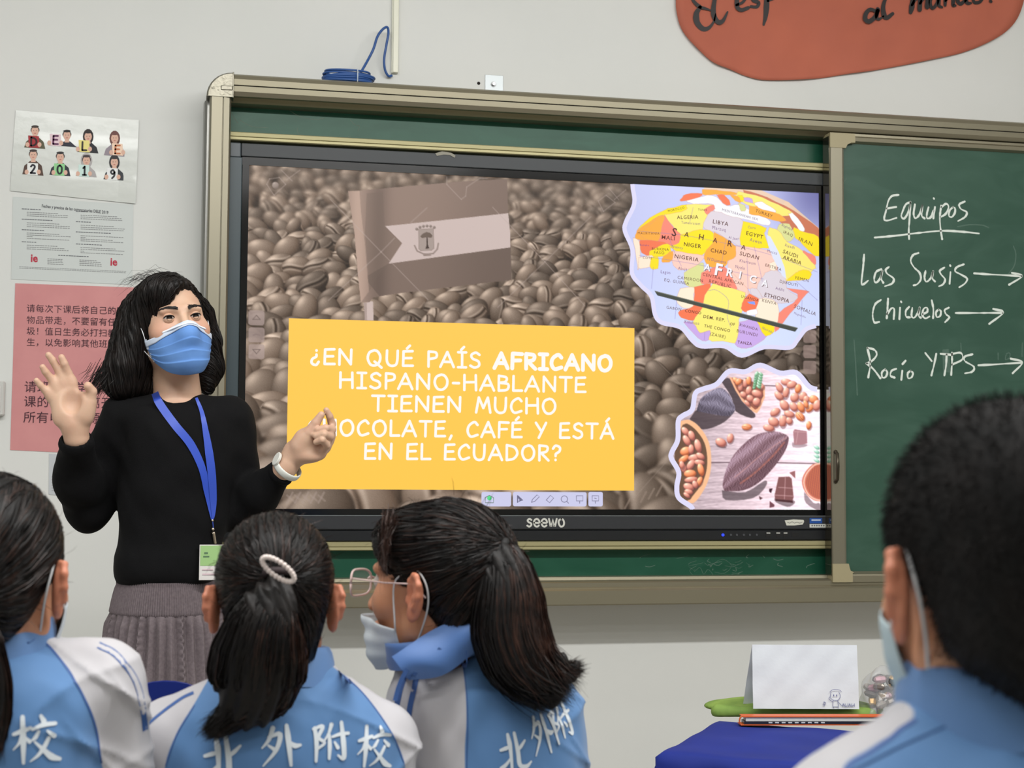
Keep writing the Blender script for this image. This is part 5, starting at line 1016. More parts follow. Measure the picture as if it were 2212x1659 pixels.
def mask_fit(H):
    s = H.s; mf = Field()
    mf.ell(H(0, -.028, -.045), np.array((.066, .062, .080)) * s, .02, H.R); mf.cap(H(0, -.09, -.01), H(0, -.103, -.045), .012 * s, .018 * s, .03); mf.ell(H(0, -.064, -.098), np.array((.036, .038, .032)) * s, .04, H.R); mf.ell(H(0, -.0, -.02), np.array((.073, .07, .07)) * s, .03, H.R)
    def on_mask(az, z, off):
        d = H.R @ np.array([math.sin(az), -math.cos(az), 0]); p = H(0, -.01, z); lo, hi = 0.0, .18
        for _ in range(18):
            m_ = (lo + hi) / 2
            if mf((p + d * m_)[None])[0] < off: lo = m_
            else: hi = m_
        return p + d * lo
    def mask_shell(nu, nv, az0, zt, zb, off, th, pleat, az1=None):
        lays = []; u = np.linspace(-1, 1, nu + 1); v = np.linspace(0, 1, nv + 1); U, W_ = np.meshgrid(u, v); U = U.ravel(); W_ = W_.ravel()
        for lay in (0, 1):
            az = U * az0 if az1 is None else az0 + (az1 - az0) * (U + 1) / 2; z = np.array([zt(a) * (1 - b) + zb(a) * b for a, b in zip(U, W_)]); off_ = off + np.array([pleat(a, b) for a, b in zip(U, W_)]) - lay * th
            d = np.stack([np.sin(az), -np.cos(az), 0 * az], 1) @ H.R.T; p = H.c + np.stack([0 * az, 0 * az - .01, z], 1) * s @ H.R.T; lo = np.zeros(len(az)); hi = lo + .18
            for _ in range(18):
                m_ = (lo + hi) / 2; ins = mf(p + d * m_[:, None]) < off_; lo = np.where(ins, m_, lo); hi = np.where(ins, hi, m_)
            lays.append(p + d * lo[:, None])
        V = np.vstack(lays); m_ = (nu + 1) * (nv + 1); Fq = []
        for j in range(nv):
            for i in range(nu): a = j * (nu + 1) + i; Fq += [(a, a + nu + 1, a + nu + 2, a + 1), (m_ + a, m_ + a + 1, m_ + a + nu + 2, m_ + a + nu + 1)]
        for i in range(nu): a = i; Fq.append((a, a + 1, m_ + a + 1, m_ + a)); a = nv * (nu + 1) + i; Fq.append((a, m_ + a, m_ + a + 1, a + 1))
        for j in range(nv): a = j * (nu + 1); Fq.append((a, m_ + a, m_ + a + nu + 1, a + nu + 1)); a += nu; Fq.append((a, a + nu + 1, m_ + a + nu + 1, m_ + a))
        return V, Fq
    return on_mask, mask_shell

# strands
def strands(f, P0, flow, steps, step, off, width, rng, tilt=.5, jitter=.25, follow=None, droop=None, wtaper=True, lenvar=.4):
    """thin ribbons that run along the surface of the field f following a flow"""
    P = np.array(P0, float); N = len(P); nrm = f.grad(P); offs = off * rng.uniform(.2, 1.6, N); P = P - nrm * (f(P) - offs)[:, None]
    jit = rng.normal(0, jitter, (N, 3)); L = 1 + lenvar * (rng.random(N) - .5); path = [P.copy()]; ns = [nrm]
    for i in range(steps):
        d = flow(P) + jit * .3; d = d - nrm * (d * nrm).sum(1)[:, None]; ln = np.linalg.norm(d, axis=1)[:, None]; d = d / (ln + 1e-9)
        P = P + d * step * L[:, None]
        if follow is None or follow(i): nrm = f.grad(P); P = P - nrm * np.clip(f(P) - offs, -.01, .01)[:, None]
        path.append(P.copy()); ns.append(nrm)
    return ribbons(np.stack(path, 1), np.stack(ns, 1), width, rng, tilt, wtaper)
def ribbons(path, nrm, width, rng, tilt=.5, wtaper=True):
    N, M = path.shape[:2]; T = np.gradient(path, axis=1); T /= np.linalg.norm(T, axis=2, keepdims=True) + 1e-9
    tl = rng.normal(0, tilt, N)[:, None, None]; B = np.cross(T, nrm); B /= np.linalg.norm(B, axis=2, keepdims=True) + 1e-9; C_ = np.cross(B, T); B = B * np.cos(tl) + C_ * np.sin(tl)
    w = np.ones(M) if not wtaper else np.interp(np.linspace(0, 1, M), [0, .15, .75, 1], [.5, 1, .8, .08]); w = w[None, :, None] * width * rng.uniform(.6, 1.4, N)[:, None, None] / 2
    V = np.stack([path - B * w, path + B * w], 2).reshape(-1, 3); b = (np.arange(N) * M * 2)[:, None] + (np.arange(M - 1) * 2)[None]; b = b.ravel()
    return V, np.stack([b, b + 1, b + 3, b + 2], 1)
def join(parts):
    V = []; Q = []; n = 0
    for v, q in parts: V.append(v); Q.append(np.asarray(q) + n); n += len(v)
    return np.vstack(V), np.vstack(Q)
def seeds(V, Q, n, rng, mask=None):
    c = V[Q].mean(1); a = np.linalg.norm(np.cross(V[Q[:, 2]] - V[Q[:, 0]], V[Q[:, 3]] - V[Q[:, 1]]), axis=1)
    if mask is not None: a = a * mask(c)
    i = rng.choice(len(c), n, p=a / a.sum()); return c[i] + rng.normal(0, .001, (n, 3))
def tube_obj(name, pts, r, m, parent, n=8, **k): return MB().tube(spl3(np.array(pts), 5), r, n).done(name, m, parent, smooth=True, **k)

def hair_mat(name, c1, c2, rough=.34):
    m, n, l, b = new_mat(name); tc = n.new('ShaderNodeTexCoord'); t = n.new('ShaderNodeTexNoise'); t.inputs['Scale'].default_value = 45; l.new(tc.outputs['Object'], t.inputs['Vector'])
    r = n.new('ShaderNodeValToRGB'); r.color_ramp.elements[0].position = .35; r.color_ramp.elements[1].position = .7; r.color_ramp.elements[0].color = lin(c1); r.color_ramp.elements[1].color = lin(c2)
    l.new(t.outputs['Fac'], r.inputs[0]); l.new(r.outputs[0], b.inputs['Base Color']); b.inputs['Roughness'].default_value = rough; b.inputs['Specular IOR Level'].default_value = .3; return m
def skin_mat(name, c, red):
    m, n, l, b = new_mat(name); tc = n.new('ShaderNodeTexCoord'); t = n.new('ShaderNodeTexNoise'); t.inputs['Scale'].default_value = 22; t.inputs['Detail'].default_value = 5; l.new(tc.outputs['Object'], t.inputs['Vector'])
    r = n.new('ShaderNodeValToRGB'); r.color_ramp.elements[0].position = .35; r.color_ramp.elements[1].position = .72; r.color_ramp.elements[0].color = lin(c); r.color_ramp.elements[1].color = lin(red)
    l.new(t.outputs['Fac'], r.inputs[0]); a = n.new('ShaderNodeAttribute'); a.attribute_name = 'flush'; mx = n.new('ShaderNodeMix'); mx.data_type = 'RGBA'; mx.inputs['B'].default_value = lin((206, 116, 92))
    l.new(a.outputs['Fac'], mx.inputs['Factor']); l.new(r.outputs[0], mx.inputs['A']); l.new(mx.outputs['Result'], b.inputs['Base Color'])
    b.inputs['Roughness'].default_value = .5; b.inputs['Subsurface Weight'].default_value = .12; b.inputs['Subsurface Radius'].default_value = (.012, .004, .002); b.inputs['Subsurface Scale'].default_value = 1.0
    bp = n.new('ShaderNodeBump'); bp.inputs['Strength'].default_value = .15; bp.inputs['Distance'].default_value = .001; t2 = n.new('ShaderNodeTexNoise'); t2.inputs['Scale'].default_value = 240; l.new(tc.outputs['Object'], t2.inputs['Vector']); l.new(t2.outputs['Fac'], bp.inputs['Height']); l.new(bp.outputs[0], b.inputs['Normal'])
    return m
def cloth_mat(name, base, masks, rough=.75, weave=700, sheen=.2, bump=.12):
    """cloth whose panels follow the 'seam' attributes: each mask (attribute, colour) paints where the value is positive"""
    m, n, l, b = new_mat(name); b.inputs['Roughness'].default_value = rough; b.inputs['Sheen Weight'].default_value = sheen; b.inputs['Specular IOR Level'].default_value = .25
    rgb = n.new('ShaderNodeRGB'); rgb.outputs[0].default_value = lin(base); cur = rgb.outputs[0]
    for an, c in masks:
        a = n.new('ShaderNodeAttribute'); a.attribute_name = an; mr = n.new('ShaderNodeMapRange'); mr.inputs['From Min'].default_value = -.0006; mr.inputs['From Max'].default_value = .0006; l.new(a.outputs['Fac'], mr.inputs['Value'])
        mx = n.new('ShaderNodeMix'); mx.data_type = 'RGBA'; mx.inputs['B'].default_value = lin(c); l.new(mr.outputs[0], mx.inputs['Factor']); l.new(cur, mx.inputs['A']); cur = mx.outputs['Result']
    l.new(cur, b.inputs['Base Color']); tc = n.new('ShaderNodeTexCoord'); w = n.new('ShaderNodeTexNoise'); w.inputs['Scale'].default_value = weave; l.new(tc.outputs['Object'], w.inputs['Vector'])
    bp = n.new('ShaderNodeBump'); bp.inputs['Strength'].default_value = bump; bp.inputs['Distance'].default_value = .001; l.new(w.outputs['Fac'], bp.inputs['Height']); l.new(bp.outputs[0], b.inputs['Normal']); return m
# ---------------------------------------------------------------- the teacher
YT = -1.12
def T(px, py, dy=0.0): return at(px, py, YT + dy)
rg = np.random.default_rng(21)
te = empty('person', (-.2, YT, 0.0), 'woman in black sweater and blue face mask waving beside the lit display', 'person')
H = Frame(T(372, 703, -.005), euler(17, 8, -8), 1.0)
body = Field(); head_field(body, H, True, T(382, 850, .03), .053)
for sg in (-1, 1): ear_field(body, H, sg, 18)
def trow(y, xl, xr, b, dy=0.0): L, R_ = T(xl, y), T(xr, y); return ((L[2] + R_[2]) / 2, (L[0] + R_[0]) / 2, YT + dy, (R_[0] - L[0]) / 2, b)
BR = [trow(1500, 262, 490, .10), trow(1400, 240, 500, .11), trow(1290, 255, 470, .095), trow(1180, 262, 490, .10), trow(1060, 258, 505, .11), trow(960, 262, 512, .105), trow(900, 272, 512, .085), trow(868, 305, 478, .055), trow(850, 345, 425, .045)]
body.loft([(z, cx, cy, a * .84, b * .82) for z, cx, cy, a, b in BR], .03)
shR, shL = T(262, 905, .0), T(508, 900, .0); elR, elL = T(190, 1108, .03), T(522, 1112, .02); wrR, wrL = T(166, 948, -.14), T(618, 1008, -.10)
for a, b, c in ((shR, elR, wrR), (shL, elL, wrL)): body.chain([a, b], [.036, .032], .02, .04); body.chain([b, b + (c - b) * .35, c], [.034, .033, .023], .012)
# right hand, palm to the class
def R_(px, py, dy=0): return T(px, py, -.15 + dy)
body.cap(wrR, R_(158, 915), .022, .024, .02)
kn = [(153, 826), (138, 828), (123, 838), (112, 856)]
for x, y in kn: body.cap(R_(162, 915), R_(x, y), .020, .0125, .016, ((0, 1, 0), .72))
body.ell(R_(184, 880, -.012), (.020, .016, .034), .016, euler(0, 0, -8)); body.ell(R_(134, 885, -.008), (.018, .013, .034), .014, euler(0, 0, 16))
finger(body, [R_(153, 826), R_(147, 806, -.004), R_(139, 786, -.012), R_(133, 772, -.014)], .0098, .0072)
finger(body, [R_(138, 828), R_(128, 802, -.002), R_(114, 779, -.008), R_(105, 767, -.012)], .0098, .0070)
finger(body, [R_(123, 838), R_(110, 818, -.004), R_(98, 803, -.012), R_(92, 793, -.016)], .0092, .0066)
finger(body, [R_(112, 856), R_(98, 843, -.003), R_(87, 832, -.008), R_(79, 822, -.012)], .0086, .0060)
finger(body, [R_(182, 895, -.01), R_(194, 868, -.016), R_(198, 846, -.022), R_(190, 834, -.030)], .0145, .0095, .016)
body.ell(R_(155, 868, -.022), (.018, .012, .022), .012, op='s')
# left hand, pinching
def L_(px, py, dy=0): return T(px, py, -.13 + dy)
body.cap(wrL, L_(640, 978, .02), .022, .023, .02)
for x, y, d in ((712, 940, .03), (708, 952, .025), (702, 966, .018), (692, 979, .01)): body.cap(L_(640, 978, .02), L_(x, y, d), .021, .0115, .014, ((.2, 1, .2), .8))
body.ell(L_(660, 950, .0), (.026, .016, .024), .016, euler(0, 0, 35)); body.ell(L_(668, 985, .0), (.028, .016, .015), .016, euler(0, 0, 0))
finger(body, [L_(712, 940, .03), L_(717, 916, .0), L_(712, 899, -.012), L_(705, 886, -.018)], .0100, .0066)
finger(body, [L_(708, 952, .025), L_(717, 928, -.012), L_(704, 925, -.030), L_(687, 928, -.026)], .0098, .0078)
finger(body, [L_(702, 966, .018), L_(713, 943, -.020), L_(700, 938, -.038), L_(684, 942, -.030)], .0096, .0076)
finger(body, [L_(692, 979, .01), L_(706, 962, -.022), L_(696, 950, -.040), L_(683, 955, -.030)], .0088, .0070)
finger(body, [L_(646, 962, .0), L_(668, 934, -.012), L_(682, 914, -.018), L_(694, 896, -.022)], .0155, .0078, .016)
# legs down to the floor
cxh = (T(254, 1290)[0] + T(466, 1290)[0]) / 2
for sg in (-1, 1):
    fx = cxh + sg * .065; body.chain([(cxh + sg * .055, YT, .80), (fx, YT - .01, .47), (fx, YT + .01, .09)], [.072, .048, .034], .02, .05); body.cap((fx, YT + .03, .045), (fx + sg * .01, YT - .13, .03), .032, .026, .03)
xs = axis_grid(-.52, .22, .0026); 
V, Q = surf(body, axis_grid(-.56, .24, .0026), axis_grid(YT - .25, YT + .2, .0026), axis_grid(0, 1.72, .0026, (1.26, 1.75), 4.0))
Hl = H.local(V); fl_ = .35 * np.exp(-((np.abs(Hl[:, 0]) - .045) ** 2 + (Hl[:, 1] + .06) ** 2 + (Hl[:, 2] + .03) ** 2) / .03 ** 2) + .5 * (np.abs(Hl[:, 0]) > .077) * (np.linalg.norm(Hl, axis=1) < .12)
M_skin = skin_mat('fair_skin', (212, 176, 150), (204, 162, 138))
tb = mesh_obj('body', V, Q, M_skin, te, smooth=True, attrs={'flush': fl_})
# eyes
M_wh = mat('eye_white', (206, 198, 192), .4, spec=.2); M_iris = mat('dark_iris', (22, 13, 9), .7, spec=.1); M_lash = mat('lash_brow', (26, 18, 16), .6); M_lid = M_skin
for sg in (-1, 1):
    ec = np.array([sg * .031, -.0765, 0.0005]); r = .0122; w = MB(); w.ball(H(ec), r * H.s, 20, 14); eo = w.done('eyeball', M_wh, te, smooth=True)
    gz = np.array([-.10, -1, -.06]); gz /= np.linalg.norm(gz); c = ec + gz * r * .955; b1 = np.cross(gz, (0, 0, 1)); b1 /= np.linalg.norm(b1); b2 = np.cross(b1, gz)
    for rr, nm, dd, mt in ((.0068, 'iris', 0, M_iris), (.0032, 'pupil', .0003, mat('pupil_black', (3, 3, 3), .8))):
        P = [H(c + gz * (dd + .0008))] + [H(c + gz * dd + rr * (b1 * math.cos(t) + b2 * math.sin(t))) for t in np.linspace(0, 2 * math.pi, 20, endpoint=False)]
        mesh_obj(nm, P, [(0, i + 1, (i + 1) % 20 + 1) for i in range(20)], mt, eo, smooth=True)
    # lids: shells over the eyeball that leave an almond opening
    for up in (1, -1):
        V = []; Fq = []; nu, nv = 20, 7; R1 = r + .0011
        for j in range(nv + 1):
            for i in range(nu + 1):
                u = -1 + 2 * i / nu; az = u * math.radians(76); op = (math.radians(21 if up > 0 else -13)) * (1 - abs(u) ** 2.2) * (1.0 if up > 0 else .8) + math.radians(3) * sg * u
                el = op + up * (math.radians(80) if up > 0 else math.radians(70)) * (j / nv); rr = R1 + .0004 * (j == 0) * up
                V.append(H(ec + rr * np.array([math.sin(az) * math.cos(el), -math.cos(az) * math.cos(el), math.sin(el)])))
        for j in range(nv):
            for i in range(nu): a = j * (nu + 1) + i; Fq.append((a, a + 1, a + nu + 2, a + nu + 1))
        mesh_obj('eyelid', V, Fq, M_lid, te, smooth=True)
        if up > 0: MB().tube([V[i] + H.R @ np.array([0, -.0006, .0002]) for i in range(nu + 1)], [.0006 + .0010 * math.sin(math.pi * i / nu) for i in range(nu + 1)], 5).done('lash_line', M_lash, te, smooth=True)
        else: MB().tube([V[i] + H.R @ np.array([0, -.0003, 0]) for i in range(2, nu - 1)], .0003, 4).done('lash_line', M_lash, te, smooth=True)
    P0 = []; N0 = []
    for i in range(420):
        u = rg.random(); x = .011 + u * .040; z = .0190 + .0065 * math.sin(u * 2.5) - .0030 * u + rg.normal(0, .0019 * (1.15 - u)) ; p = np.array([sg * x, -.105, z]); P0.append(H(p))
    P0 = np.array(P0); 
    for _ in range(14): P0 = P0 + (H.R @ np.array([0, 1, 0]))[None] * np.clip(body(P0) - .0006, -.004, .02)[:, None]
    fl_d = H.R @ np.array([sg * 1.0, 0, .28]); V, Q = strands(body, P0, lambda P, d=fl_d: np.tile(d, (len(P), 1)), 4, .0019, .0008, .0010, rg, jitter=.2); mesh_obj('eyebrow', V, Q, M_lash, te)
# face mask: pleated shell held over nose and chin
on_mask, mask_shell = mask_fit(H); s = H.s
zt = lambda u: -.014 - .022 * min(1, abs(u) * 1.5) - .004 * u * u; zb = lambda u: -.133 + .046 * u * u
def pleat(u, v):
    e = 0
    for c_, a_ in ((.34, .0030), (.55, .0034), (.76, .0032)): t = (v - c_) / .16; e += a_ * (1 - t) * (0 < t < 1) * (1 - .55 * abs(u))
    return .003 + e + .0012 * math.sin(u * 9 + v * 6) * (1 - abs(u))
mk = empty('tmp', (0, 0, 0)); bpy.data.objects.remove(mk)
V, Fq = mask_shell(44, 60, math.radians(76), zt, zb, .0015, .0008, pleat)
M_mask = mat('mask_blue', (104, 150, 214), .8, bump=(1400, .25, .0006), var=(14, (96, 142, 208), 1))
fm = mesh_obj('face_mask', V, Fq, M_mask, te, smooth=True); M_mw = mat('mask_white_band', (206, 218, 236), .8)
V, Fq = mask_shell(40, 4, math.radians(77), lambda u: zt(u) + .001, lambda u: zt(u) - .012, .0026, .0006, lambda u, v: pleat(u, v * .1) + .0004); mesh_obj('edge_band', V, Fq, M_mw, fm, smooth=True)
V, Fq = mask_shell(26, 2, math.radians(38), lambda u: -.0185 - .0125 * min(1, abs(u) * .8), lambda u: -.0225 - .0125 * min(1, abs(u) * .8), .0036, .0006, lambda u, v: pleat(u, .06) + .0008); mesh_obj('nose_wire', V, Fq, mat('nose_wire_white', (238, 244, 255), .5), fm, smooth=True)
for sg in (-1, 1):
    P = [on_mask(sg * math.radians(72 + 5 * b_), zz, .0036) for zz, b_ in ((-.036, 0), (-.036, 1), (-.086, 1), (-.086, 0))]
    V = []; n_ = 10
    for j in range(n_ + 1):
        for i in (0, 1): z_ = -.034 - .052 * j / n_; V.append(on_mask(sg * math.radians(70 + 7 * i), z_, .0048 + .001 * math.sin(j * 2)))
    mesh_obj('edge_band', V, [(2 * j, 2 * j + 1, 2 * j + 3, 2 * j + 2) for j in range(n_)], M_mw, fm, smooth=True)
    a, b = on_mask(sg * math.radians(77), -.037, .003), on_mask(sg * math.radians(77), -.083, .003)
    tube_obj('ear_loop', [a, H(sg * .080, -.02, -.004), H(sg * .086, .006, .020), H(sg * .086, .026, .004), H(sg * .080, .022, -.030), H(sg * .074, -.012, -.062), b], .0011, mat('elastic_white', (222, 224, 228), .7), fm, 6)
# hair: parted bob
hf = Field(); HR = H.R; s = H.s
hf.ell(H(-.002, .020, .034), np.array((.082, .101, .092)) * s, .02, HR)
hf.ell(H(-.022, -.046, .070), np.array((.056, .050, .040)) * s, .03, HR)
dd = H.R @ np.array([0, 1, 0])
def W(px, py, dy=0.0): return T(px, py, dy)
hf.chain([W(308, 690, .015), W(288, 750, .01), W(272, 800, .0), W(268, 830, -.005)], [.046, .046, .044, .028], .03, .05, ((0, 1, 0), 1.0))
hf.cap(W(258, 815, .01), W(228, 834, .0), .026, .006, .02); hf.cap(W(300, 700, .05), W(300, 825, .05), .045, .040, .04); hf.cap(W(262, 838, -.01), W(320, 845, .03), .026, .018, .03)
hf.chain([W(436, 680, .04), W(448, 740, .045), W(452, 795, .045), W(449, 838, .04)], [.024, .026, .028, .014], .03, .05); hf.cap(W(400, 720, .09), W(405, 820, .085), .05, .035, .05)
hf.ell(H(.020, -.105, -.010), np.array((.056, .070, .098)) * s, .018, HR @ euler(0, 0, 16), 's'); hf.ell(H(.004, -.075, -.09), np.array((.066, .072, .070)) * s, .016, HR, 's')
hf.cap(H(.026, -.115, .040), H(.034, -.10, -.03), .034 * s, .046 * s, .018, op='s')
hf.put(lambda P: .0014 * np.sin(H.local(P)[:, 0] * 420 + 6 * np.sin(H.local(P)[:, 2] * 14)) * np.clip(1.2 - np.abs(H.local(P)[:, 2] - .02) * 4, .3, 1), 0, 'd')
V, Q = surf(hf, axis_grid(-.36, -.02, .003), axis_grid(YT - .15, YT + .17, .003), axis_grid(1.40, 1.74, .003))
M_hairT = hair_mat('brown_black_hair', (13, 10, 9), (27, 19, 16), .5)
hb = mesh_obj('hair', V, Q, M_hairT, te, smooth=True)
part = H(.034, -.02, .12)
def flowT(P):
    L = H.local(P); x = L[:, 0] - .030; d = np.stack([np.sign(x) * np.clip(1.2 - np.abs(x) * 9, .0, 1.2), .25 * np.clip(L[:, 2] * 10, 0, 1), -np.clip(np.abs(x) * 18 - .2, .12, 3)], 1); return d @ H.R.T
V, Q = strands(hf, seeds(V, Q, 6000, rg), flowT, 12, .0085, .0014, .0013, rg, tilt=.6, jitter=.2)
tips = rg.normal(0, 1, (260, 3)) * (.016, .02, .012) + W(232, 828, .0); tp = np.stack([tips + np.array([-.0, 0, .03]), tips + np.array([-.010, 0, .010]), tips + np.array([-.024, -.004, -.010])], 1) ; tp[:, 2] += rg.normal(0, .006, (260, 3))
fly = rg.random(70) * 2.2 - .2; q0 = np.stack([H(-.02 - .02 * math.cos(a) + rg.normal(0, .02), .0 + rg.normal(0, .03), .118 + rg.normal(0, .004)) for a in fly]); ft = np.stack([q0 + np.array([.0, 0, -.004]), q0 + np.array([-.016, 0, .004]), q0 + np.array([-.034, 0, -.004]), q0 + np.array([-.05, 0, -.02])], 1) + rg.normal(0, .003, (70, 4, 3))
def rb(path, w): nn = np.tile(np.array([0, -1., 0]), path.shape[:2] + (1,)); return ribbons(path, nn, w, rg)
V, Q = join([(V, Q), rb(tp, .0016), rb(ft, .0006)])
mesh_obj('hair_strands', V, Q, M_hairT, te, smooth=True, kind='stuff')
# sweater
sw = Field(); SR = [trow(1268, 256, 462, .100), trow(1238, 246, 470, .116), trow(1205, 248, 474, .118), trow(1160, 258, 482, .112), trow(1060, 256, 505, .118), trow(960, 258, 520, .115), trow(900, 268, 518, .098), trow(868, 300, 482, .066), trow(845, 335, 435, .060)]
sw.loft(SR, .03)
sw.chain([T(270, 900, .01), T(222, 1000, .03), T(190, 1102, .02)], [.052, .051, .049], .03, .045); sw.chain([T(190, 1102, .02), T(170, 1040, -.04), T(166, 962, -.128)], [.049, .046, .037], .03, .02)
sw.chain([T(500, 902, .01), T(512, 1010, .025), T(520, 1105, .02)], [.054, .049, .048], .03, .045); sw.chain([T(520, 1105, .02), T(562, 1065, -.03), T(604, 1024, -.08)], [.046, .041, .031], .03, .02)
neck_ax = (H(0, .02, -.05), T(384, 856, .0)); sw.cap(T(384, 780, .02), T(386, 862, -.015), .050, .053, .012, op='s')
sw.cap(T(164, 940, -.15), T(162, 900, -.16), .033, .05, .004, op='s'); sw.cap(T(622, 1004, -.098), T(650, 975, -.13), .027, .06, .004, op='s')
def fold(P): 
    a = wrinkle(P, .0036, 30, 3, (1, 1, .55)); b = wrinkle(P, .0022, 62, 9, (1, 1, .8)); return -(a + b) * np.clip((P[:, 2] - .95) * 6, .3, 1)
sw.put(fold, 0, 'd')
V, Q = surf(sw, axis_grid(-.50, .22, .0042), axis_grid(YT - .25, YT + .2, .0042), axis_grid(.92, 1.55, .0042))
M_sw = cloth_mat('black_knit', (4, 4, 6), [], .9, 420, .0, .5)
so_ = mesh_obj('sweater', V, Q, M_sw, te, smooth=True); bvh = BVHTree.FromPolygons([Vector(v) for v in V], [tuple(int(i) for i in q) for q in Q])
def front(x, z, off=.0015, bv=None):
    r = (bv or bvh).ray_cast(Vector((x, -6, z)), Vector((0, 1, 0))); return (r[0].y - off) if r[0] is not None else YT - .11
def ring_around(c, ax, r1, r2, rt, n=40, m=8, wob=0):
    """closed band (tube) around an axis"""
    ax = np.array(ax, float); ax /= np.linalg.norm(ax); u = np.cross(ax, (0, 1, 0)); u /= np.linalg.norm(u); v = np.cross(ax, u); V = []; Fq = []
    for i in range(n):
        t = 2 * math.pi * i / n; d = u * math.cos(t) * r1 + v * math.sin(t) * r2; dn = d / np.linalg.norm(d)
        for j in range(m): w = 2 * math.pi * j / m; V.append(c + d + (dn * math.cos(w) * rt[0] + ax * math.sin(w) * rt[1]) * (1 + wob * math.sin(5 * t)))
    Fq = [(i * m + j, i * m + (j + 1) % m, ((i + 1) % n) * m + (j + 1) % m, ((i + 1) % n) * m + j) for i in range(n) for j in range(m)]; return V, Fq
for c_, ax, r_ in ((T(165, 958, -.13), T(165, 930, -.15) - T(166, 1000, -.08), .035), (T(606, 1022, -.082), T(618, 1008, -.10) - T(562, 1065, -.03), .029)):
    V, Fq = ring_around(c_, ax, r_, r_, (.0035, .008), wob=.08); mesh_obj('cuff', V, Fq, M_sw, te, smooth=True)
# lanyard, clip and card
def drape_band(pts, w, name, m, parent, off=.0022, bv=None):
    Q = spline(np.array([T(x, y, -.1)[[0, 2]] for x, y in pts]), 8); ww = np.interp(np.linspace(0, 1, len(Q)), np.linspace(0, 1, len(w)), w); Vv, Fq = ribbon2(Q, ww, False)
    y = np.array([front(v[0], v[1], off, bv) for v in Vv]); y = np.minimum(y, np.where(Vv[:, 1] > T(400, 915)[2], YT - .080, YT - .062)); k = np.ones(9) / 9
    for s0 in (0, 1): yy = y[s0::2]; y[s0::2] = np.convolve(np.pad(yy, 4, 'edge'), k, 'valid') - .001
    V3 = np.stack([Vv[:, 0], y, Vv[:, 1]], 1); n = len(V3); V3 = np.vstack([V3, V3 + (0, .001, 0)]); F2 = [f[::-1] for f in Fq] + [tuple(i + n for i in f) for f in Fq]
    return mesh_obj(name, V3, F2, m, parent, smooth=True)
M_lan = mat('lanyard_blue', (38, 74, 186), .45, sheen=.3, bump=(900, .2, .0005))
drape_band([(334, 848), (345, 872), (378, 918), (412, 960), (436, 1010), (447, 1060), (455, 1105), (458, 1124)], (.016, .018, .018, .018, .016, .014, .007, .003), 'lanyard_strap', M_lan, te)
drape_band([(424, 858), (436, 890), (444, 930), (452, 980), (458, 1030), (461, 1080), (461, 1110), (459, 1124)], (.006, .009, .013, .018, .018, .015, .008, .003), 'lanyard_strap', M_lan, te, .0036)
def tp_(x, y, off=.006): p = T(x, y, -.1); return np.array([p[0], front(p[0], p[2], off), p[2]])
M_sil = mat('clip_silver', (214, 200, 180), .25, metal=.8)
tube_obj('lanyard_cord', [tp_(459, 1122), tp_(460, 1132), tp_(461, 1142)], .0012, M_lan, te, 6); MB().ball(tp_(459, 1124), .0028, 8, 6).done('bead', M_sil, te, smooth=True); MB().ball(tp_(460, 1143), .0034, 8, 6).done('bead', M_sil, te, smooth=True)
tube_obj('metal_clip', [tp_(461, 1150), tp_(463, 1162), tp_(465, 1175)], .0036, M_sil, te, 8)
def card(name, x0, y0, x1, y1, m, d0, d1): a, b = tp_(x0, y0, .01), tp_(x1, y1, .01); yy = min(a[1], b[1]); return MB().box(a[0], b[0], yy - d1, yy - d0, b[2], a[2], .0008).done(name, m, te)
cd = card('badge_card', 431, 1176, 486, 1252, mat('badge_white', (224, 220, 216), .3), 0, .0035)
a, b = tp_(431, 1176, .01), tp_(486, 1252, .01); yc = min(a[1], b[1]) - .0037
def cbox(x0, y0, x1, y1, nm, c): p, q = tp_(x0, y0), tp_(x1, y1); mm = MB(); mm.box(p[0], q[0], yc - .0004, yc, q[2], p[2]); mm.done(nm, mat(nm + '_ink', c, .5), cd)
cbox(433, 1178, 484, 1221, 'green_print', (158, 196, 130)); yc -= .0004; cbox(441, 1192, 449, 1196, 'badge_print', (90, 120, 90)); cbox(439, 1200, 452, 1203, 'badge_print', (90, 120, 90)); cbox(437, 1228, 460, 1231, 'badge_print', (214, 190, 196)); cbox(437, 1238, 470, 1241, 'badge_print', (214, 190, 196))
# watch
wc = T(621, 1011, -.100); wa = T(645, 980, -.12) - T(575, 1060, -.05); V, Fq = ring_around(wc, wa, .0325, .0310, (.0024, .0085), 44, 10); wt = mesh_obj('wristwatch', V, Fq, mat('white_watch_strap', (226, 228, 220), .4), te, smooth=True)
wa = wa / np.linalg.norm(wa); side = np.cross(wa, (0, 1, 0)); side /= np.linalg.norm(side); 
if side[0] > 0: side = -side
c = wc + side * .0295 + np.array([0, -.012, 0]); n_ = side * .9 + np.array([0, -.45, 0]); n_ /= np.linalg.norm(n_); V, Fq = [], []
e2 = np.cross(n_, wa)
for lay, rr in ((0, 1), (.005, 1), (.0062, .86)): V += [c + n_ * lay + (wa * math.cos(t) * .0165 + e2 * math.sin(t) * .0165) * rr for t in np.linspace(0, 2 * math.pi, 28, endpoint=False)]
Fq = [(i, (i + 1) % 28, 28 + (i + 1) % 28, 28 + i) for i in range(28)] + [(28 + i, 28 + (i + 1) % 28, 56 + (i + 1) % 28, 56 + i) for i in range(28)] + [tuple(range(56, 84))]
mesh_obj('watch_case', V, Fq, mat('watch_case_white', (232, 232, 224), .3), wt)
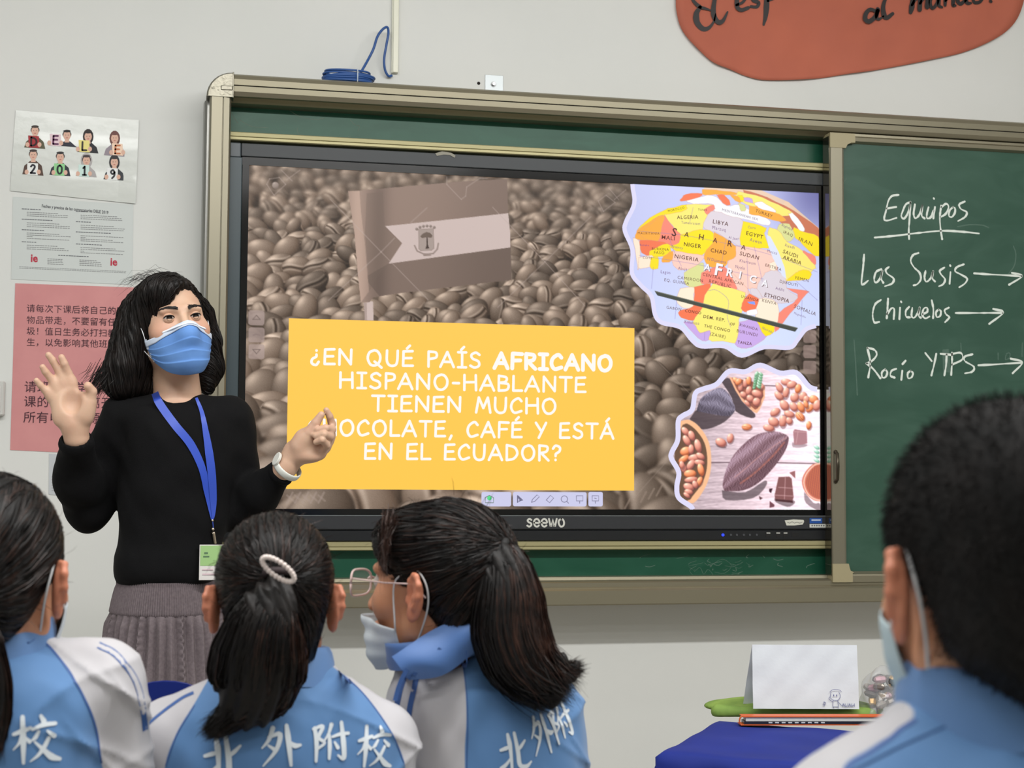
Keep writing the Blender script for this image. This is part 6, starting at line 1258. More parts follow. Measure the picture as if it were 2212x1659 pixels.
# knitted skirt: ribbed waistband and cable pleats
def skirt(z0, z1, nz, prof, amp, name, m, nth=720):
    V = []; 
    for j in range(nz + 1):
        z = z0 + (z1 - z0) * j / nz; cx, cy, a, b = prof(z)
        for i in range(nth):
            t = 2 * math.pi * i / nth; r = 1 + amp(t, z) / max(a, b); V.append((cx + a * math.cos(t) * r, cy + b * math.sin(t) * r, z))
    I, J = np.meshgrid(np.arange(nth), np.arange(nz)); a = (J * nth + I).ravel(); b = (J * nth + (I + 1) % nth).ravel(); return mesh_obj(name, V, np.stack([a, b, b + nth, a + nth], 1), m, te, smooth=True)
zw = T(350, 1262)[2]; zb_ = T(350, 1322)[2]; cxs = (T(254, 1290)[0] + T(466, 1290)[0]) / 2; aw = (T(466, 1290)[0] - T(254, 1290)[0]) / 2
def prof(z):
    t = np.clip((zw - z) / (zw - .50), 0, 1); k = 1 + .62 * t ** .7; return cxs + .006 * t, YT, aw * k, .108 * (1 + .75 * t ** .8)
M_sk = mat('grey_knit', (116, 105, 108), .9, bump=(600, .5, .001), var=(160, (102, 92, 95), 1))
skirt(zb_, zw + .01, 16, prof, lambda t, z: .0013 * math.sin(t * 150) + (.003 if z > zb_ + .002 else 0), 'waistband', M_sk, 1500)
def pl_amp(t, z):
    n = 36; p = (t * n / (2 * math.pi)) % 1.0; i = int(t * n / (2 * math.pi)); d = min(1, (zb_ - z) / .03 + .25)
    e = .013 * (abs(2 * p - 1) ** 1.3 - .5) * -1 * d + .0035 * math.sin(z * 25 + t * 9) * d
    if i % 4 == 0: e += .007 * abs(math.sin(z * 190 + (0 if p < .5 else 1.57))) * math.exp(-((p - .5) / .25) ** 2)
    return e
skirt(.50, zb_ + .001, 110, prof, pl_amp, 'pleated_skirt', M_sk, 1056)
V, Fq = ring_around(np.array([cxs, YT, zb_]), (0, 0, 1), aw + .010, .113, (.004, .0035), 70); mesh_obj('skirt_welt', V, Fq, M_sk, te, smooth=True)
for sg in (-1, 1):
    fx = cxh + sg * .065; sf = Field(); sf.cap((fx, YT + .045, .04), (fx + sg * .01, YT - .135, .028), .040, .034, .02, ((0, 0, 1), .9)); sf.put(lambda P: -(P[:, 2]), .004, 'i'); sf.put(lambda P, fx=fx: -(np.where(P[:, 1] > YT - .04, P[:, 2] - .065, P[:, 2] - .2)) * -1, .004, 'i')
    V, Q = surf(sf, axis_grid(fx - .08, fx + .08, .006), axis_grid(YT - .2, YT + .12, .006), axis_grid(-.01, .1, .006)); mesh_obj('shoe', V, Q, mat('black_shoe', (20, 18, 18), .35), te, smooth=True)
# ---------------------------------------------------------------- seated students seen from behind
def atd(px, py, z): return CAM + ray(px, py) * z
M_skc = skin_mat('warm_skin', (206, 150, 116), (196, 136, 104))
M_hair = hair_mat('black_hair', (9, 7, 7), (22, 16, 14), .5)
M_hair_hi = hair_mat('brown_strands_and_sheen', (28, 18, 15), (62, 40, 32), .38)  # lighter brown for stray hairs and for hair sheen put into strand colour
BLUE, WHITE, NAVY = (92, 134, 184), (196, 194, 198), (64, 104, 166)
M_trs = mat('tracksuit_trousers', (40, 62, 110), .8, bump=(500, .2, .001)); M_print = mat('white_jacket_print', (222, 230, 236), .7)
M_pipe = mat('navy_piping', (58, 94, 156), .6); M_band = mat('elastic_loop', (214, 216, 218), .7); M_wmask = mat('pale_mask', (206, 214, 220), .8, bump=(1400, .2, .0006))
def poly_sd(P, poly):
    """signed distance (positive inside) of 2-D points to a closed outline"""
    A = np.asarray(poly, float); Bq = np.roll(A, -1, 0); best = np.full(len(P), 1e9); ins = np.zeros(len(P), bool)
    for a, b in zip(A, Bq):
        d = b - a; t = np.clip(((P - a) @ d) / (d @ d + 1e-12), 0, 1); best = np.minimum(best, np.hypot(*(P - a - t[:, None] * d).T))
        if a[1] != b[1]: ins ^= ((a[1] > P[:, 1]) != (b[1] > P[:, 1])) & (P[:, 0] < (b[0] - a[0]) * (P[:, 1] - a[1]) / (b[1] - a[1]) + a[0])
    return np.where(ins, best, -best)
def line_sd(P, pts, w):
    A = np.asarray(pts, float); best = np.full(len(P), 1e9)
    for a, b in zip(A[:-1], A[1:]):
        d = b - a; t = np.clip(((P - a) @ d) / (d @ d + 1e-12), 0, 1); best = np.minimum(best, np.hypot(*(P - a - t[:, None] * d).T))
    return w / 2 - best
class Kid:
    pdy = -.075
    def __init__(s, px, py, z, yaw, pitch, roll, sc, label, hip, group='seated students'):
        c = atd(px, py, z); s.Y = c[1]; s.H = Frame(c, euler(yaw, pitch, roll), sc); s.rng = np.random.default_rng(abs(int(px)) + 5); s.hip = hip
        s.root = empty('person', (hip[0], s.Y, 0), label, 'person', group)
    def K(s, px, py, dy=0.0): return at(px, py, s.Y + dy)
    def arms(s, f, A, r, k):
        for pts in A: f.chain([s.K(*p) for p in pts], r, .02, k)
    def build_body(s, neck, arms, rows, fine_z, h=.0034, ears=True):
        f = Field(); head_field(f, s.H, True, s.K(*neck), .046)
        for sg in (-1, 1): ear_field(f, s.H, sg, 24)
        f.loft([((a := s.K(xl, y))[2], (a[0] + s.K(xr, y)[0]) / 2, s.Y + dy, (s.K(xr, y)[0] - a[0]) / 2 * .82, b * .82) for y, xl, xr, b, dy in rows[1:]], .03)
        s.arms(f, [[a_[1], a_[2], a_[3]] for a_ in arms], [.036, .030, .022], .04); hx, hz = s.hip
        for sg, ar in zip((-1, 1), arms):
            w = s.K(*ar[-1]); t = np.array([hx + sg * .09, s.Y + .34, hz + .045]); d = (t - w); d /= np.linalg.norm(d); u = np.cross(d, (0, 0, 1)); f.cap(w, w + d * .06, .022, .025, .015)
            for q in range(4): b0 = w + d * .06 + u * (q - 1.5) * .016; finger(f, [b0, b0 + d * .03 + (0, 0, -.006), b0 + d * .055 + (0, 0, -.02)], .008, .006)
            b0 = w + d * .02 - u * sg * .02; finger(f, [b0, b0 + d * .03 - u * sg * .016, b0 + d * .05 - u * sg * .02], .009, .007)
            hp = (hx + sg * .08, s.Y - .01, hz); kn = (hx + sg * .1, s.Y + .36, hz - .01); an = (hx + sg * .1, s.Y + .32, .08)
            f.chain([hp, kn, an], [.068, .046, .030], .02, .05); f.cap(an, (hx + sg * .1, s.Y + .42, .03), .028, .026, .02)
        f.ell((hx, s.Y - .02, hz + .01), (.13, .11, .09), .05); s.body_f = f
        V, Q = surf(f, axis_grid(hx - .32, hx + .34, h, (s.H.c[0] - .12, s.H.c[0] + .12), 2), axis_grid(s.Y - .18, s.Y + .52, h, (s.Y - .15, s.Y + .14), 2.2), axis_grid(0, s.H.c[2] + .15, h, fine_z, 4.5))
        L = s.H.local(V); fl = .5 * np.clip((np.abs(L[:, 0]) - .076) / .006, 0, 1) * (np.abs(L[:, 2] + .01) < .06) * (np.abs(L[:, 1]) < .06); s.body = mesh_obj('body', V, Q, M_skc, s.root, smooth=True, attrs={'flush': fl}); s.bvh_b = None
        for sg in (-1, 1):
            w = MB(); w.ball(s.H(sg * .031, -.0765, 0), .0120 * s.H.s, 12, 8); e = w.done('eyeball', M_wh, s.root, smooth=True); w = MB(); w.ball(s.H(sg * .031, -.0835, 0), .0056 * s.H.s, 8, 6); w.done('iris', M_iris, e, smooth=True)
    def legs(s):
        hx, hz = s.hip; f = Field(); f.ell((hx, s.Y - .02, hz + .02), (.155, .13, .10), .05)
        for sg in (-1, 1): f.chain([(hx + sg * .08, s.Y - .01, hz), (hx + sg * .1, s.Y + .37, hz - .005), (hx + sg * .1, s.Y + .33, .10)], [.088, .064, .055], .02, .05)
        V, Q = surf(f, axis_grid(hx - .3, hx + .3, .011), axis_grid(s.Y - .2, s.Y + .5, .011), axis_grid(.03, hz + .2, .011)); mesh_obj('trousers', V, Q, M_trs, s.root, smooth=True)
        for sg in (-1, 1):
            f = Field(); f.cap((hx + sg * .1, s.Y + .29, .045), (hx + sg * .105, s.Y + .45, .034), .043, .040, .02); f.put(lambda P: -P[:, 2] + .001, .004, 'i')
            V, Q = surf(f, axis_grid(hx + sg * .1 - .08, hx + sg * .1 + .08, .008), axis_grid(s.Y + .2, s.Y + .52, .008), axis_grid(-.02, .12, .008)); mesh_obj('shoe', V, Q, mat('white_trainer', (200, 200, 200), .5), s.root, smooth=True)
    def jacket(s, rows, arms, r, masks, panels, h=.0045, zlo=None, wr=1.0, neckhole=None, seed=1):
        f = Field(); f.loft([((a := s.K(xl, y))[2], (a[0] + s.K(xr, y)[0]) / 2, s.Y + dy, (s.K(xr, y)[0] - a[0]) / 2, b) for y, xl, xr, b, dy in rows], .03)
        s.arms(f, arms, r, .05)
        if neckhole: f.cap(s.K(*neckhole[0]), s.K(*neckhole[1]), neckhole[2], neckhole[2], .01, op='s')
        for ar in arms: w = s.K(*ar[-1]); e = s.K(*ar[-2]); d = (w - e) / np.linalg.norm(w - e); f.cap(w - d * .004, w + d * .05, r[-1] * .9, r[-1] * 1.4, .004, op='s')
        ax = np.array([s.K(*ar[1]) for ar in arms])
        def fold(P):
            q = wrinkle(P, .0042, 34, seed, (1, 1, .45)) + wrinkle(P, .0022, 70, seed + 7, (1, 1, .7)); e = 0
            for a in ax: e = e + np.exp(-((P - a) ** 2).sum(1) / .12 ** 2)
            rd = 0
            for sg, fx, fz in ((-1, 46, 38), (1, -52, 30), (1, 20, 60)): rd = rd + (1 - np.abs(np.sin(P[:, 0] * fx * .5 + P[:, 2] * fz * .5 + 1.8 * np.sin(P[:, 0] * 11 + seed + P[:, 2] * 7) + sg))) ** 5 * np.clip(np.sin(P[:, 0] * 15 * sg + P[:, 2] * 13 + seed * 1.7) * 1.4, 0, 1)
            return -(q * (.55 + .9 * e) + .0042 * rd * (.35 + e)) * wr
        f.put(fold, 0, 'd'); s.jf = f; hx = s.hip[0]; z0 = s.hip[1] + .02 if zlo is None else zlo
        zt = max(s.K(rows[0][1], rows[0][0])[2], s.K(*arms[0][0])[2]) + .08
        V, Q = surf(f, axis_grid(hx - .36, hx + .36, h), axis_grid(s.Y - .2, s.Y + .42, h, (s.Y - .15, s.Y + .05), 2), axis_grid(z0 - .06, zt, h, (.82, 2), 2.5))
        XZ = V[:, [0, 2]]; at_ = {}
        for an, pieces in panels.items():
            if an == 'pipe': continue
            d = np.full(len(V), -1.0)
            for kind, pts, w in pieces:
                Wp = np.array([s.K(x, y, s.pdy)[[0, 2]] for x, y in pts])
                if len(Wp) > 3: Wp = spline(Wp, 4)
                d = np.maximum(d, poly_sd(XZ, Wp) if kind == 'p' else line_sd(XZ, Wp, w))
            at_[an] = d
        s.j = mesh_obj('jacket', V, Q, cloth_mat('tracksuit_cloth', WHITE, masks, .62, 900, .25, .10), s.root, smooth=True, attrs=at_)
        s.bvh = BVHTree.FromPolygons([Vector(v) for v in V], [tuple(int(i) for i in q) for q in Q])
        for kind, pts, w in panels.get('pipe', ()): s.piping(pts, w)
    def piping(s, pts, w, off=.0008, m_=None):
        W = np.array([s.K(x, y, s.pdy)[[0, 2]] for x, y in pts]); Q = spline(W, 10); m = MB(); Vv, Fq = ribbon2(Q, w, False); Y = np.array([s.hit(a, b, off) for a, b in Vv]); Y = np.where(Y > s.Y + .05, s.Y + .03, Y)
        m.add(np.stack([Vv[:, 0], Y, Vv[:, 1]], 1), [f[::-1] for f in Fq]).done('piping', m_ or M_pipe, s.j, smooth=True)
    def hit(s, x, z, off=.0014):
        r = s.bvh.ray_cast(Vector((x, -6, z)), Vector((0, 1, 0))); return (r[0].y - off) if r[0] is not None else s.Y - .09
    def writing(s, chars):
        for ch, cx, cy, w_, h_, rot in chars:
            m = MB()
            for ws, P in BRUSH[ch]:
                P = np.array([[float(v) for v in q.split(',')] for q in P.split()]); Q = spline(P, 6) if len(P) > 2 else np.array([P[0] + (P[1] - P[0]) * t for t in np.linspace(0, 1, 7)])
                w = np.interp(np.linspace(0, 1, len(Q)), np.linspace(0, 1, len(ws)), ws) * .095; V, Fq = ribbon2(Q, w); c_, s_ = math.cos(rot), math.sin(rot); U = (V - .5) * [w_, h_]
                X = cx + U[:, 0] * c_ + U[:, 1] * s_; Y = cy - U[:, 0] * s_ + U[:, 1] * c_; W = np.array([s.K(a, b, -.09) for a, b in zip(X, Y)]); m.add([(p[0], s.hit(p[0], p[2]), p[2]) for p in W], [f[::-1] for f in Fq])
            m.done('printed_character', M_print, s.j)
    def collar(s, c0, c1, r0, r1, zt, zb, th=.004, n=72, fold=.012, m_=None, tilt=0.0, wob=.002, name='collar'):
        """stand-up collar: c0 bottom centre, c1 top centre (pixels); zt/zb shape the rims by angle (0 = towards the camera)"""
        C0, C1 = s.K(*c0), s.K(*c1); V = []; prof = [(0, 0), (.3, .0015), (.6, .003), (.85, .002), (1, .0), (1.03, -.003), (1, -.006), (.7, -.007), (.3, -.008), (0, -.009)]
        for i in range(n):
            t = 2 * math.pi * i / n; dx, dy = math.sin(t), -math.cos(t)
            for u, o in prof:
                c = C0 + (C1 - C0) * u; ra, rb = r0[0] + (r1[0] - r0[0]) * u + o + wob * math.sin(3 * t + 4 * u) * u, r0[1] + (r1[1] - r0[1]) * u + o
                z = (C0[2] + zb(t)) * (1 - u) + (C1[2] + zt(t)) * u; V.append((c[0] + dx * ra, c[1] + dy * rb, z))
        k = len(prof); Fq = [(i * k + j, i * k + j + 1, ((i + 1) % n) * k + j + 1, ((i + 1) % n) * k + j) for i in range(n) for j in range(k - 1)]
        return mesh_obj(name, V, Fq, m_ or M_col, s.root, smooth=True)
    def cap(s, extra=(), face_cut=True, h=.0036, vol=1.0, name='hair'):
        f = Field(); H = s.H; q = H.s; f.ell(H(0, .020, .034), np.array((.081, .099, .089)) * q * vol, .02, H.R); f.ell(H(0, .055, -.030), np.array((.060, .048, .055)) * q, .03, H.R)
        for e in extra: e(f, H)
        f.ell(H(0, -.110, -.030), np.array((.070, .085, .085)) * q, .012, H.R, 's')
        for sg in (-1, 1): f.ell(H(sg * .085, -.012, -.045), np.array((.035, .030, .050)) * q, .010, H.R, 's')
        f.put(lambda P: .0009 * np.sin(H.local(P)[:, 0] * 520 + 5 * np.sin(H.local(P)[:, 2] * 22 + H.local(P)[:, 1] * 15)), 0, 'd'); s.hf = f
        c = H.c; V, Q = surf(f, axis_grid(c[0] - .15, c[0] + .15, h), axis_grid(c[1] - .15, c[1] + .15, h), axis_grid(c[2] - .15, c[2] + .15, h)); s.hV, s.hQ = V, Q
        s.hair = mesh_obj(name, V, Q, M_hair, s.root, smooth=True); return f
    def gathered(s, tie, n=5200, hi=900):
        """strands combed over the head towards the tie"""
        T0 = s.H(tie); fl = lambda P: T0 - P
        near = lambda c: np.linalg.norm(c - T0, axis=1) > .025
        V, Q = strands(s.hf, seeds(s.hV, s.hQ, n, s.rng, near), fl, 7, .0085, .0012, .0013, s.rng, tilt=.55, jitter=.012); mesh_obj('hair_strands', V, Q, M_hair, s.root, smooth=True, kind='stuff')
        V, Q = strands(s.hf, seeds(s.hV, s.hQ, hi, s.rng, near), fl, 6, .008, .0016, .0010, s.rng, tilt=.55, jitter=.012); mesh_obj('brown_sheen_strands', V, Q, M_hair_hi, s.root, smooth=True, kind='stuff')  # second set of paler strands, painting the sheen of the combed hair
    def flyaway(s, n, L=.03):
        P = seeds(s.hV, s.hQ, n, s.rng, lambda c: s.H.local(c)[:, 2] > -.06); nr = s.hf.grad(P); d = nr * .35 + s.rng.normal(0, .7, (n, 3)); path = np.stack([P + nr * .001 + d * L * t + nr * .004 * math.sin(3 * t) for t in (0, .3, .6, 1.0)], 1)
        nn = np.tile(np.array([0, -1., 0]), path.shape[:2] + (1,)); V, Q = ribbons(path, nn, .0005, s.rng); mesh_obj('stray_hair', V, Q, M_hair_hi, s.root, smooth=True, kind='stuff')
    def tail(s, pts, rad, flat, n=5200, hi=1300, spread=.02, flick=None, name='ponytail', wd=.0016, hi_side=None):
        C = spl3(np.array([s.K(*p) for p in pts]), 8); M_ = len(C); rr = np.interp(np.linspace(0, 1, M_), np.linspace(0, 1, len(rad)), rad); f = Field()
        st = max(1, M_ // 14); idx = list(range(0, M_, st)); 
        if idx[-1] != M_ - 1: idx.append(M_ - 1)
        f.chain([C[i] for i in idx], [rr[i] * .84 for i in idx], .006, sq=((0, 1, 0), flat)); lo = C.min(0) - rr.max() - .02; hi_ = C.max(0) + rr.max() + .02
        f.put(lambda P: .0016 * np.sin(P[:, 0] * 330 + 8 * np.sin(P[:, 2] * 17)), 0, 'd')
        V, Q = surf(f, axis_grid(lo[0], hi_[0], .0045), axis_grid(lo[1], hi_[1], .0045), axis_grid(lo[2], hi_[2], .0045)); tb_ = mesh_obj(name, V, Q, M_hair, s.root, smooth=True)
        Tn = np.gradient(C, axis=0); Tn /= np.linalg.norm(Tn, axis=1)[:, None]; U = np.cross(Tn, (0, 1, 0)); U /= np.linalg.norm(U, axis=1)[:, None] + 1e-9; W = np.cross(U, Tn)
        def go(n, mt, nm, r_lo, r_hi, dense=None):
            th = s.rng.uniform(0, 2 * math.pi, n) if dense is None else s.rng.normal(dense[0], dense[1], n); rho = s.rng.uniform(r_lo, r_hi, n); t0 = s.rng.uniform(0, .45, n); t1 = np.clip(t0 + s.rng.uniform(.45, .9, n), 0, 1); ns = 13; path = np.zeros((n, ns, 3)); nn = np.zeros((n, ns, 3)); dr = s.rng.normal(0, .12, n); free = t1 > .93
            for k in range(ns):
                u = k / (ns - 1); t = (t0 + (t1 - t0) * u) * (M_ - 1); i = np.clip(t.astype(int), 0, M_ - 2); w = (t - i)[:, None]; c = C[i] * (1 - w) + C[i + 1] * w; R = rr[i] * (1 - w[:, 0]) + rr[i + 1] * w[:, 0]; a = th + dr * u * 2.0
                d = U[i] * np.cos(a)[:, None] + W[i] * (np.sin(a) * flat)[:, None]; path[:, k] = c + d * (R * rho)[:, None]; nn[:, k] = U[i] * np.cos(a)[:, None] + W[i] * np.sin(a)[:, None]
            e = s.rng.normal(0, spread, (n, 3)) * free[:, None] + (np.array(flick if flick is not None else (0, 0, 0)) * s.rng.uniform(0, 1, n)[:, None]) * free[:, None]
            for k in range(8, ns): path[:, k] += e * ((k - 7) / (ns - 8)) ** 1.8
            V, Q = ribbons(path, nn, wd, s.rng, .5); mesh_obj(nm, V, Q, mt, tb_, smooth=True, kind='stuff')
        go(n, M_hair, 'hair_strands', .78, 1.05); go(hi, M_hair_hi, 'brown_sheen_strands', .95, 1.06, hi_side)  # outer paler strands carry the tail's sheen in their colour
M_col = mat('collar_blue', (92, 132, 184), .6, bump=(900, .12, .001), sheen=.25)
BRUSH = {'北': [((.8, 1.1, .7), '.08,.44 .24,.40 .40,.36'), ((1, 1.5, 1.1, .9), '.37,.06 .38,.40 .34,.92'), ((1.3, .9, .4), '.02,.92 .20,.80 .38,.62'), ((.6, 1, .8), '.88,.26 .74,.38 .60,.48'), ((1, 1.4, 1.4, 1.2, .5), '.58,.04 .60,.50 .60,.86 .80,.92 .98,.82')],
 '外': [((1.2, 1, .4), '.36,.04 .24,.32 .06,.52'), ((.7, 1.3, 1.1, .4), '.24,.26 .52,.20 .40,.58 .06,.96'), ((.6, 1.1), '.22,.46 .38,.58'), ((1, 1.5, 1.3, .8), '.70,.00 .72,.40 .74,.98'), ((.6, 1.4, .8), '.72,.38 .86,.50 1.0,.50')],
 '附': [((.8, 1.1, .9, .7), '.04,.14 .30,.08 .18,.36 .34,.50 .14,.66'), ((1.1, 1.3, .8), '.08,.12 .12,.50 .10,.98'), ((1.2, .8, .5), '.54,.04 .46,.26 .34,.44'), ((.9, 1.2, .8), '.47,.30 .48,.60 .46,.92'), ((.7, 1, .9), '.56,.36 .78,.30 1.0,.28'), ((1, 1.5, 1.3, .5), '.82,.00 .86,.50 .86,.92 .70,.84'), ((.6, 1.1), '.62,.50 .70,.64')],
 '校': [((.8, 1.2, .8), '.02,.36 .22,.30 .42,.24'), ((1.1, 1.5, .8), '.24,.00 .24,.50 .22,1.0'), ((1, .7, .3), '.22,.38 .14,.56 .00,.70'), ((.5, 1), '.26,.42 .38,.54'), ((.8, 1.3), '.66,.00 .72,.12'), ((.7, 1.1, .9), '.46,.28 .70,.20 .98,.20'), ((.8, 1, .5), '.60,.34 .52,.46 .44,.52'), ((.6, 1.2), '.80,.34 .94,.46'), ((.9, 1.1, .8, .3), '.82,.50 .70,.70 .56,.86 .38,.98'), ((.5, 1, 1.6, .9), '.50,.56 .68,.74 .86,.92 1.04,1.0')]}
MK = [('back', BLUE)]
def z0(t): return 0.0

# ---- girl in the middle, ponytail with a pearl tie
k2 = Kid(591, 1296, 1.91, 180, -4, 0, .91, 'girl with low ponytail and pearl hair tie, back to camera', (-.02, .46))
arm2 = [[(540, 1492), (346, 1612), (300, 1900, .02), (420, 2010, .24)], [(655, 1488), (812, 1602), (868, 1900, .02), (760, 2010, .24)]]
rw2 = [(1462, 515, 690, .050, .0), (1508, 420, 768, .074, -.0), (1560, 350, 812, .092, 0), (1660, 330, 836, .104, 0), (1900, 340, 826, .105, 0), (2080, 330, 836, .120, 0)]
k2.build_body((592, 1452, .0), arm2, rw2, (1.02, 1.4)); k2.legs()
k2.jacket(rw2, arm2, [.036, .0495, .046, .036], MK, {'back': [('p', [(520, 1440), (462, 1472), (418, 1530), (380, 1590), (356, 1659), (350, 1760), (360, 2100), (870, 2100), (890, 1760), (880, 1659), (852, 1592), (806, 1524), (765, 1482), (725, 1450), (700, 1410), (600, 1390)], 0)],
          'pipe': [('l', [(418, 1508), (392, 1520), (356, 1544), (320, 1572), (294, 1606), (268, 1650), (264, 1720), (264, 1800)], .0030), ('l', [(420, 1530), (382, 1590), (357, 1659)], .0014), ('l', [(740, 1462), (765, 1482), (806, 1524), (852, 1592), (880, 1659)], .0014)]}, neckhole=((592, 1340), (592, 1470), .050), seed=4)
k2.writing([('北', 484, 1636, 98, 92, .10), ('外', 604, 1610, 88, 84, .06), ('附', 714, 1604, 80, 80, .0), ('校', 812, 1618, 74, 84, -.08)])
k2.collar((592, 1468, .0), (590, 1400, .010), (.080, .071), (.071, .060), lambda t: .004 * math.cos(t), lambda t: -.008 * abs(math.sin(t)) ** 2)
k2.cap(extra=(lambda f, H: f.ell(H(0, .035, -.070), np.array((.050, .036, .040)) * H.s, .03, H.R),))
tie = (.0, .108, .030); k2.gathered(tie, 6500, 1300); k2.flyaway(260, .014)
TY = k2.H(tie)[1] - k2.Y
k2.tail([(602, 1242, TY), (592, 1284, TY - .020), (574, 1340, TY - .034), (562, 1400, TY - .028), (554, 1456, TY - .014), (545, 1500, TY - .008), (504, 1542, TY - .010), (456, 1578, TY - .008)], [.010, .023, .043, .055, .058, .046, .017, .003], .50, 6500, 1700, .006, hi_side=(.9, .9))
m = MB(); cc = k2.H(0, .118, .030); V, Fq = ring_around(k2.K(602, 1240, TY - .006), (0, .35, 1), .017, .015, (.004, .005), 30); mesh_obj('elastic_band', V, Fq, mat('dark_elastic', (44, 30, 32), .7), k2.root, smooth=True)
for i in range(26):
    t = 2 * math.pi * i / 26; a, b = .0225 * math.cos(t), .0085 * math.sin(t); r_ = -.62; p = k2.K(601, 1230, TY - .046) + np.array([a * math.cos(r_) - b * math.sin(r_), -.003 * math.sin(t), a * math.sin(r_) + b * math.cos(r_)]); w = MB(); w.ball(p, .0033, 8, 6)
    o = w.done('pearl', mat('pearl_white', (236, 222, 216), .25, coat=.5) if i == 0 else bpy.data.materials['pearl_white'], k2.root, smooth=True)

# ---- girl with glasses at the right of her, face half turned to the left
k3 = Kid(948, 1262, 2.05, -130, 2, 0, .97, 'girl in glasses with high ponytail and lowered mask, head turned aside', (.30, .46))
arm3 = [[(985, 1450), (930, 1512), (905, 1850, -.02), (930, 2000, .2)], [(1060, 1448), (1158, 1532), (1205, 1850, .03), (1150, 2000, .24)]]
rw3 = [(1415, 925, 1080, .060, .0), (1462, 905, 1130, .080, .0), (1520, 893, 1195, .094, .0), (1660, 900, 1240, .108, 0), (1900, 905, 1240, .11, 0), (2060, 900, 1240, .12, 0)]
k3.build_body((965, 1420, .0), arm3, rw3, (1.0, 1.4)); k3.legs()
k3.jacket(rw3, arm3, [.040, .052, .046, .036], MK, {'back': [('p', [(1000, 1390), (1003, 1450), (1004, 1550), (1000, 1659), (1000, 2100), (1400, 2100), (1400, 1700), (1330, 1500), (1215, 1440), (1100, 1380)], 0)],
          'pipe': [('l', [(948, 1398), (925, 1430), (905, 1475), (892, 1530), (886, 1600)], .0062), ('l', [(922, 1412), (900, 1440), (882, 1475), (870, 1520), (862, 1570)], .0058), ('l', [(895, 1425), (872, 1450), (858, 1480), (850, 1510)], .0060), ('l', [(1003, 1395), (1005, 1460), (1006, 1560), (1002, 1700)], .0012)]}, neckhole=((945, 1320), (965, 1430), .052), seed=9)
k3.writing([('北', 1106, 1618, 68, 80, .12), ('外', 1168, 1586, 54, 84, .22), ('附', 1219, 1566, 56, 74, .3)])
M_col3 = mat('collar_deep_blue', (76, 116, 178), .55, bump=(900, .12, .001), sheen=.3)
k3.collar((962, 1420, .0), (945, 1352, .0), (.078, .070), (.078, .062), lambda t: .012 * math.cos(t - 2.2) + .010 * math.sin(t) , lambda t: .018 * math.sin(t) + .003, m_=M_col3, wob=.004)
# collar flap folded open towards the left
V = []; nu, nv = 18, 10
for i in range(nu + 1):
    u = i / nu; top = k3.K(1040 - 194 * u ** .9, 1322 + 96 * u ** 1.3, -.074 + .0 * u); bot = k3.K(1040 - 156 * u, 1400 + 30 * math.sin(math.pi * u) + 70 * u ** 1.5, -.090 + .004 * u)
    for j in range(nv + 1): v = j / nv; p = top * (1 - v) + bot * v; p = p + np.array([0, -.012 * math.sin(math.pi * v) - .004 * math.sin(u * 9 + v * 3), .0]); V.append(p)
V = np.array(V); n_ = len(V); V2 = V + (0.001, .003, 0); Fq = [(i * (nv + 1) + j, i * (nv + 1) + j + 1, (i + 1) * (nv + 1) + j + 1, (i + 1) * (nv + 1) + j) for i in range(nu) for j in range(nv)]
mesh_obj('collar_flap', np.vstack([V, V2]), Fq + [tuple(a + n_ for a in f[::-1]) for f in Fq], M_col3, k3.root, smooth=True)
k3.cap(extra=(lambda f, H: f.ell(H(.0, -.045, .060), np.array((.070, .052, .045)) * H.s, .03, H.R),))
tie3 = (.0, .106, .060); k3.gathered(tie3, 6500, 1400); k3.flyaway(260, .014); T3 = k3.H(tie3); TY3 = T3[1] - k3.Y
k3.tail([(1068, 1190, TY3), (1092, 1222, TY3 - .020), (1100, 1290, TY3 - .030), (1102, 1360, TY3 - .034), (1124, 1424, TY3 - .040), (1160, 1468, TY3 - .045), (1196, 1502, TY3 - .045)], [.016, .032, .046, .052, .050, .038, .016], .6, 6500, 2200, .010, (.012, 0, .0), hi_side=(0, .8))
k3.tail([(1120, 1390, TY3 - .03), (1150, 1420, TY3 - .036), (1185, 1440, TY3 - .04), (1222, 1448, TY3 - .04), (1240, 1448, TY3 - .04)], [.020, .026, .022, .012, .004], .5, 1500, 700, .006, (.01, 0, .004), name='hair_flick')
V, Fq = ring_around(k3.K(1070, 1192, TY3 - .004), (.75, 0, -.66), .020, .018, (.005, .006), 30); mesh_obj('elastic_band', V, Fq, mat('black_elastic', (14, 13, 14), .7), k3.root, smooth=True)
# stray fringe in front of the temple
q = k3.rng; n_ = 170; a0 = np.stack([k3.K(846 + q.normal(0, 12), 1120 + q.normal(0, 12), -.03 + q.normal(0, .02)) for _ in range(n_)]); a1 = np.stack([k3.K(832 + q.normal(0, 6), 1165 + q.normal(0, 12), -.035 + q.normal(0, .02)) for _ in range(n_)]); a2 = np.stack([k3.K(828 + q.normal(0, 7), 1225 + q.normal(0, 24), -.04 + q.normal(0, .02)) for _ in range(n_)])
path = np.stack([a0, a1, a2], 1); V, Q = ribbons(path, np.tile(np.array([0, -1., 0]), path.shape[:2] + (1,)), .0012, q); mesh_obj('temple_hair', V, Q, M_hair_hi, k3.root, smooth=True, kind='stuff')
